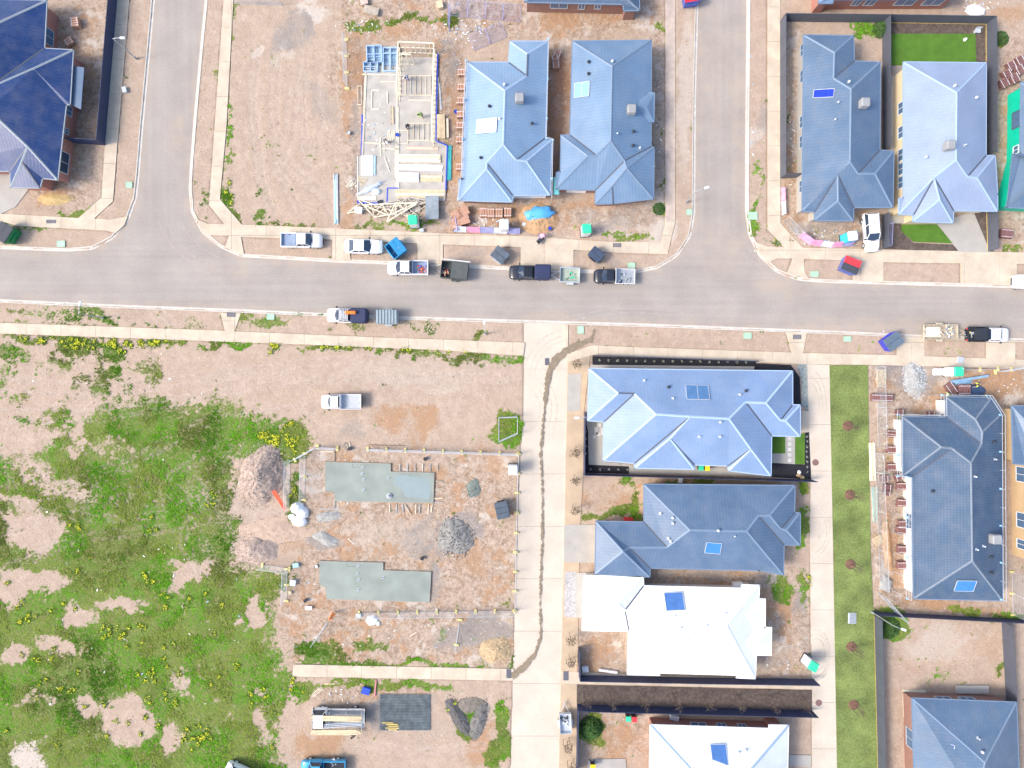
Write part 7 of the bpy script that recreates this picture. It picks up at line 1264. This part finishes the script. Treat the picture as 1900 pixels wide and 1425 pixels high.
# ---------------------------------------------------------------- people
SKIN = mat('skin', (.50, .32, .24), .6, .05); HAIRM = mat('dark_hair', (.04, .03, .025), .7, .1)
def skinmesh(name, pts, edges, rad, m, parent, sub=1):
    me = bpy.data.meshes.new(name); me.from_pydata(pts, edges, []); me.materials.append(m); o = link(name, me, parent); md = o.modifiers.new('skin', 'SKIN'); lay = me.skin_vertices[0] if me.skin_vertices else None
    if lay is None:
        bm = bmesh.new(); bm.from_mesh(me); bm.verts.layers.skin.verify(); bm.to_mesh(me); bm.free(); lay = me.skin_vertices[0]
    for i, r in enumerate(rad): lay.data[i].radius = (r, r)
    lay.data[0].use_root = True; md.use_smooth_shade = True; sb = o.modifiers.new('smooth', 'SUBSURF'); sb.levels = sb.render_levels = sub; return o
def person(label, px, py, rot, shirt, pants, hat=None, bend=20, z=.3, arms=35, crouch=0):
    root = thing('person', label, 'person', P(px, py, z), R(rot)); b = R(bend); hz = .93 - .42 * crouch; pel = Vector((0, 0, hz)); up = Vector((math.sin(b), 0, math.cos(b))); ch = pel + up * .34; nk = pel + up * .52; hd = nk + Vector((math.sin(b * .6), 0, math.cos(b * .6))) * .16; a = R(arms)
    pts = [pel, ch, nk]; ed = [(0, 1), (1, 2)]; rad = [.13, .15, .065]
    def add(p, par, r): pts.append(p); ed.append((par, len(pts) - 1)); rad.append(r); return len(pts) - 1
    add(hd, 2, .095); add(hd + Vector((.02, 0, .09)), 3, .085); arm = []; 
    for s in (-1, 1):
        sh = add(nk + Vector((0, s * .19, -.04)), 2, .065); el = add(pts[sh] + Vector((math.sin(a) * .22, s * .09, -.22)), sh, .048); wr = add(pts[el] + Vector((.2, -s * .03, -.10)), el, .035); hn = add(pts[wr] + Vector((.07, 0, -.02)), wr, .04); arm.append((sh, el))
        for k in range(4): add(pts[hn] + Vector((.07, s * (-.03 + .02 * k), -.02 - .01 * k)), hn, .010)
        add(pts[hn] + Vector((.03, -s * .05, 0)), hn, .012)
    legs = []
    for s in (-1, 1):
        hp = add(pel + Vector((0, s * .1, -.06)), 0, .10); kn = add(Vector((.10 + .3 * crouch, s * (.13 + .1 * crouch), .5 - .1 * crouch)), hp, .07); an = add(Vector((-.02, s * .15, .09)), kn, .048); add(Vector((.17, s * .17, .05)), an, .045); legs.append((hp, kn, an))
    body = skinmesh('body', pts, ed, rad, SKIN, root)
    P0 = [pts[0], pts[1], pts[2]]; E0 = [(0, 1), (1, 2)]; R0 = [.155, .175, .09]
    for sh, el in arm: P0.append(pts[sh]); E0.append((1, len(P0) - 1)); R0.append(.085); P0.append(pts[sh].lerp(pts[el], .8)); E0.append((len(P0) - 2, len(P0) - 1)); R0.append(.065)
    skinmesh('shirt', P0, E0, R0, shirt, root)
    P1 = [pel + Vector((0, 0, .02))]; E1 = []; R1 = [.15]
    for hp, kn, an in legs:
        for j, (q, r) in enumerate(((hp, .12), (kn, .088), (an, .07))): P1.append(pts[q]); E1.append((0 if j == 0 else len(P1) - 2, len(P1) - 1)); R1.append(r)
    skinmesh('trousers', P1, E1, R1, pants, root)
    h = MB().dome((hd.x + .02, 0, hd.z + .03), .125, .11, .13, 12, 4); h.build('hat' if hat else 'hair', hat or HAIRM, root, 60)
    if hat: MB().tube((hd.x + .05, 0, hd.z + .02), (hd.x + .05, 0, hd.z + .04), .165, .15, 14).build('hat_brim', hat, root)
    e = MB()
    for s in (-1, 1): e.dome((hd.x + .092, s * .035, hd.z + .01), .012, .012, .012, 6, 2)
    e.build('eyes', BLACKP, root); MB().cbox((hd.x + .11, 0, hd.z - .01), (.035, .03, .05), .008).build('nose', SKIN, root); MB().box((hd.x + .098, 0, hd.z - .055), (.01, .045, .012)).build('mouth', mat('lips', (.4, .15, .13), .6), root)
HVY = mat('yellow_hi_vis', (.72, .85, .08), .6, .05); HVO = mat('orange_hi_vis', (.9, .25, .03), .6, .05); HVG = mat('green_hi_vis', (.25, .75, .12), .6, .05); DKC = mat('dark_cloth', (.05, .06, .09), .8, .15); KHK = mat('khaki_cloth', (.30, .25, .18), .8, .1); WCL = mat('white_cloth', (.72, .75, .85), .8, .05); BLJ = mat('blue_cloth', (.10, .14, .42), .8, .1)
person('worker in a white shirt and blue trousers bending inside the top wall frame', 756, 148, -100, WCL, BLJ, None, 45); person('worker in a green hi-vis shirt stooping on the slab', 784, 217, 220, HVG, KHK, None, 50); person('worker in dark clothes beside the lower flat frame', 757, 238, -60, DKC, DKC, BLACKP, 25); person('worker in black stretching over the plates on the left slab bay', 717, 265, -55, DKC, DKC, WHITE, 60)
person('worker in a yellow hi-vis shirt beside the dark blue sheet', 1804, 713, 190, HVY, DKC, None, 35, .12); person('worker in a yellow hi-vis shirt stooping at the brick pallet', 1753, 733, 170, HVY, KHK, WHITE, 60, .12); person('worker in an orange hi-vis shirt below the second slab', 621, 1136, 240, HVO, HVO, ORG, 30, .12); person('person in dark clothes beside the loaded flatbed truck', 662, 1355, 200, DKC, DKC, None, 30, .12)
# ---------------------------------------------------------------- grass, weeds, stones, litter
GR = bpy.data.materials.new('weed_blades'); GR.use_nodes = True; nt = GR.node_tree; b_ = nt.nodes['Principled BSDF']; b_.inputs['Roughness'].default_value = .8; b_.inputs['Specular IOR Level'].default_value = .2
at = _nn(nt, 'ShaderNodeAttribute'); at.attribute_name = 'tone'; nt.links.new(at.outputs['Color'], b_.inputs['Base Color'])
def blades(name, X, Y, size, height, col, nb=5, z0=.09):
    n = len(X); a = rng.random((n, nb)) * 6.283; s = size[:, None] * (.6 + .8 * rng.random((n, nb))); hh = height[:, None] * (.5 + rng.random((n, nb)))
    ox = (rng.random((n, nb)) - .5) * size[:, None] * 1.4; oy = (rng.random((n, nb)) - .5) * size[:, None] * 1.4; cx, cy = X[:, None] + ox, Y[:, None] + oy; w = s * .32
    ca, sa = np.cos(a), np.sin(a); v0 = np.stack([cx - sa * w, cy + ca * w, np.full_like(cx, z0)], -1); v1 = np.stack([cx + sa * w, cy - ca * w, np.full_like(cx, z0)], -1); v2 = np.stack([cx + ca * s, cy + sa * s, z0 + hh], -1)
    Vv = np.stack([v0, v1, v2], 2).reshape(-1, 3); Ff = np.arange(len(Vv)).reshape(-1, 3); cc = np.repeat(col * (.8 + .4 * rng.random((n, 1))), nb * 3, 0); cc = np.concatenate([cc, np.ones((len(cc), 1))], 1)
    o = mesh_np(name, Vv, Ff, GR, {'tone': ('FLOAT_COLOR', cc)}); tag(o, kind='stuff'); return o
def nopave(px, py, lst=None):
    bad = np.zeros(px.shape, bool)
    for pv in (lst or PAVED + [SLAB0, LANE1E]): bad |= pip(px, py, pv)
    return ~bad
N = 420000; PXs = rng.random(N) * 1960 - 30; PYs = rng.random(N) * 1485 - 30
G, CL, GY_, PA, TR, m1_, m2_, m3_ = fields(PXs, PYs); keep = (rng.random(N) < np.clip((G + (m2_ - .5) * 1.1 - .24) * 1.9, 0, 1)) & nopave(PXs, PYs)
for hs in (hA, hB, hC, hD, hI, hJ, hK, hL, hM, hN, hO, hH): keep &= ~pip(PXs, PYs, [(950 + p.x * PPM, 712.5 - p.y * PPM) for p in hs.wpts])
X, Y = (PXs[keep] - 950) / PPM, (712.5 - PYs[keep]) / PPM; t = fbm(PXs[keep], PYs[keep], 46, 61, 4)[:, None]; t2 = fbm(PXs[keep], PYs[keep], 160, 62, 3)[:, None]
c = np.array([.10, .25, .010]) * (1 - sstep(.44, .56, t)) + np.array([.17, .225, .035]) * sstep(.44, .56, t); c = c * (.72 + .58 * sstep(.40, .58, t2)); dryk = (rng.random(len(X))[:, None] < .12); c = np.where(dryk, np.array([.32, .28, .12]), c)
lush = sstep(.45, .6, fbm(PXs[keep], PYs[keep], 30, 66, 4)); blades('field_grass', X, Y, .09 + .08 * lush + .04 * rng.random(len(X)), .04 + .08 * lush, c, 5)
# yellow flowering weeds
FL = [(80, 630, 60, 6, 260), (150, 640, 30, 12, 320), (215, 642, 26, 12, 320), (270, 637, 24, 6, 200), (300, 632, 20, 5, 120), (508, 645, 12, 12, 160), (500, 812, 22, 14, 420), (540, 815, 26, 26, 500), (640, 642, 90, 3, 220), (760, 647, 60, 3, 120), (850, 652, 60, 3, 100), (390, 925, 16, 22, 90), (545, 930, 8, 60, 90), (270, 1070, 20, 10, 130), (50, 1145, 24, 12, 160), (150, 990, 20, 20, 90), (285, 985, 10, 20, 70), (230, 1170, 60, 20, 330), (280, 1250, 30, 20, 200), (110, 1280, 60, 20, 200), (370, 1360, 40, 20, 420), (300, 1300, 40, 20, 140), (500, 1330, 14, 60, 120), (555, 1275, 20, 20, 110), (360, 1130, 50, 30, 110), (430, 1260, 40, 50, 110), (115, 1120, 40, 12, 80), (300, 1115, 30, 20, 90), (425, 360, 10, 30, 90), (1500, 1078, 6, 14, 60), (1000, 1100, .1, .1, 0), (80, 1080, 100, 60, 120), (200, 1340, 160, 50, 220), (1440, 200, 3, 200, 60), (470, 1290, 20, 60, 60), (840, 1310, 10, 20, 50), (60, 1230, 80, 30, 140), (330, 1190, 80, 60, 160)]
fxs, fys = [], []
for x, y, rx, ry, n in FL:
    n = int(n * .4)
    if n: k = max(2, n // 9); cxs, cys = rng.normal(x, rx * .5, k), rng.normal(y, ry * .5, k); i = rng.integers(0, k, n); fxs.append(cxs[i] + rng.normal(0, 2.2, n)); fys.append(cys[i] + rng.normal(0, 2.2, n))
fxs, fys = np.concatenate(fxs), np.concatenate(fys); kk = nopave(fxs, fys); fxs, fys = fxs[kk], fys[kk]
lx, ly = np.repeat(fxs, 2) + rng.normal(0, 2.2, len(fxs) * 2), np.repeat(fys, 2) + rng.normal(0, 2.2, len(fxs) * 2); blades('leafy_weeds', (lx - 950) / PPM, (712.5 - ly) / PPM, .09 + .06 * rng.random(len(lx)), np.full(len(lx), .14), np.tile(np.array([[.13, .25, .03]]), (len(lx), 1)), 5)
blades('yellow_flowers', (fxs - 950) / PPM, (712.5 - fys) / PPM, .045 + .04 * rng.random(len(fxs)), np.full(len(fxs), .03), np.tile(np.array([[.78, .76, .06]]), (len(fxs), 1)), 6, z0=.24)
# loose stones and clods over the bare ground
N = 110000; sx_, sy_ = rng.random(N) * 1940 - 20, rng.random(N) * 1465 - 20; G, CL, GY_, PA, TR, a1, a2, a3 = fields(sx_, sy_); k = (rng.random(N) < np.clip(.10 + .5 * CL + .35 * PA + .25 * GY_ + (a2 - .5) * .9 + .55 * fields.mess - G, 0, 1)) & nopave(sx_, sy_); sx_, sy_ = sx_[k], sy_[k]
for nm, lo, hi, m_ in (('pale_stones', 0, .5, mat('pale_loose_stone', (.62, .54, .46), .9, .2, 3)), ('brown_clods', .5, 1.01, mat('brown_clod', (.28, .19, .14), .95, .3, 3))):
    u = rng.random(len(sx_)) if lo == 0 else u; s_ = (u >= lo) & (u < hi); x, y = (sx_[s_] - 950) / PPM, (712.5 - sy_[s_]) / PPM; n = len(x); r = .025 + .07 * rng.random(n) ** 3
    base = np.array([(1, 0, 0), (0, 1, 0), (-1, 0, 0), (0, -1, 0), (0, 0, .8)]); J = 1 + .5 * (rng.random((n, 5, 3)) - .5); Vv = base[None] * J * r[:, None, None]; Vv[:, :, 0] += x[:, None]; Vv[:, :, 1] += y[:, None]; Vv[:, :, 2] += .09; Ff = (np.array([(0, 1, 4), (1, 2, 4), (2, 3, 4), (3, 0, 4)])[None] + 5 * np.arange(n)[:, None, None]).reshape(-1, 3)
    tag(mesh_np(nm, Vv.reshape(-1, 3), Ff, m_), kind='stuff')
LT = [(660, 50, 60, 14, 40), (860, 60, 60, 24, 90), (1820, 10, 40, 14, 30), (1500, 440, 50, 20, 60), (650, 880, 60, 50, 60), (600, 1080, 30, 30, 30), (900, 415, 80, 12, 60), (745, 330, 60, 60, 60), (700, 240, 30, 60, 50), (1880, 730, 60, 40, 20), (1640, 800, 20, 200, 40), (640, 1290, 60, 20, 30), (300, 1100, 260, 300, 60), (700, 1180, 160, 60, 30), (300, 680, 280, 60, 14), (1220, 200, 16, 180, 16), (850, 200, 8, 150, 30), (1380, 1230, 90, 20, 30), (1470, 230, 8, 120, 30), (560, 440, .1, .1, 0), (1400, 300, 10, 200, 10), (150, 200, 60, 150, 10), (120, 1240, 130, 200, 20)]
q = MB()
for x, y, rx, ry, n in LT:
    for i in range(n):
        p = P(random.gauss(x, rx * .5), random.gauss(y, ry * .5), .13 if n != 50 else .33); s = random.uniform(.03, .14); t_ = random.uniform(0, 3.14); q.m = random.choice([0, 0, 0, 1, 2, 3]); q.box((p.x, p.y, p.z + .02), (s * random.uniform(1, 3), s, .03), t_)
o = q.build('litter_scraps', [WHITE, PALEP, mat('pale_blue_scrap', (.35, .5, .75), .5), OLDT]); tag(o, kind='stuff')
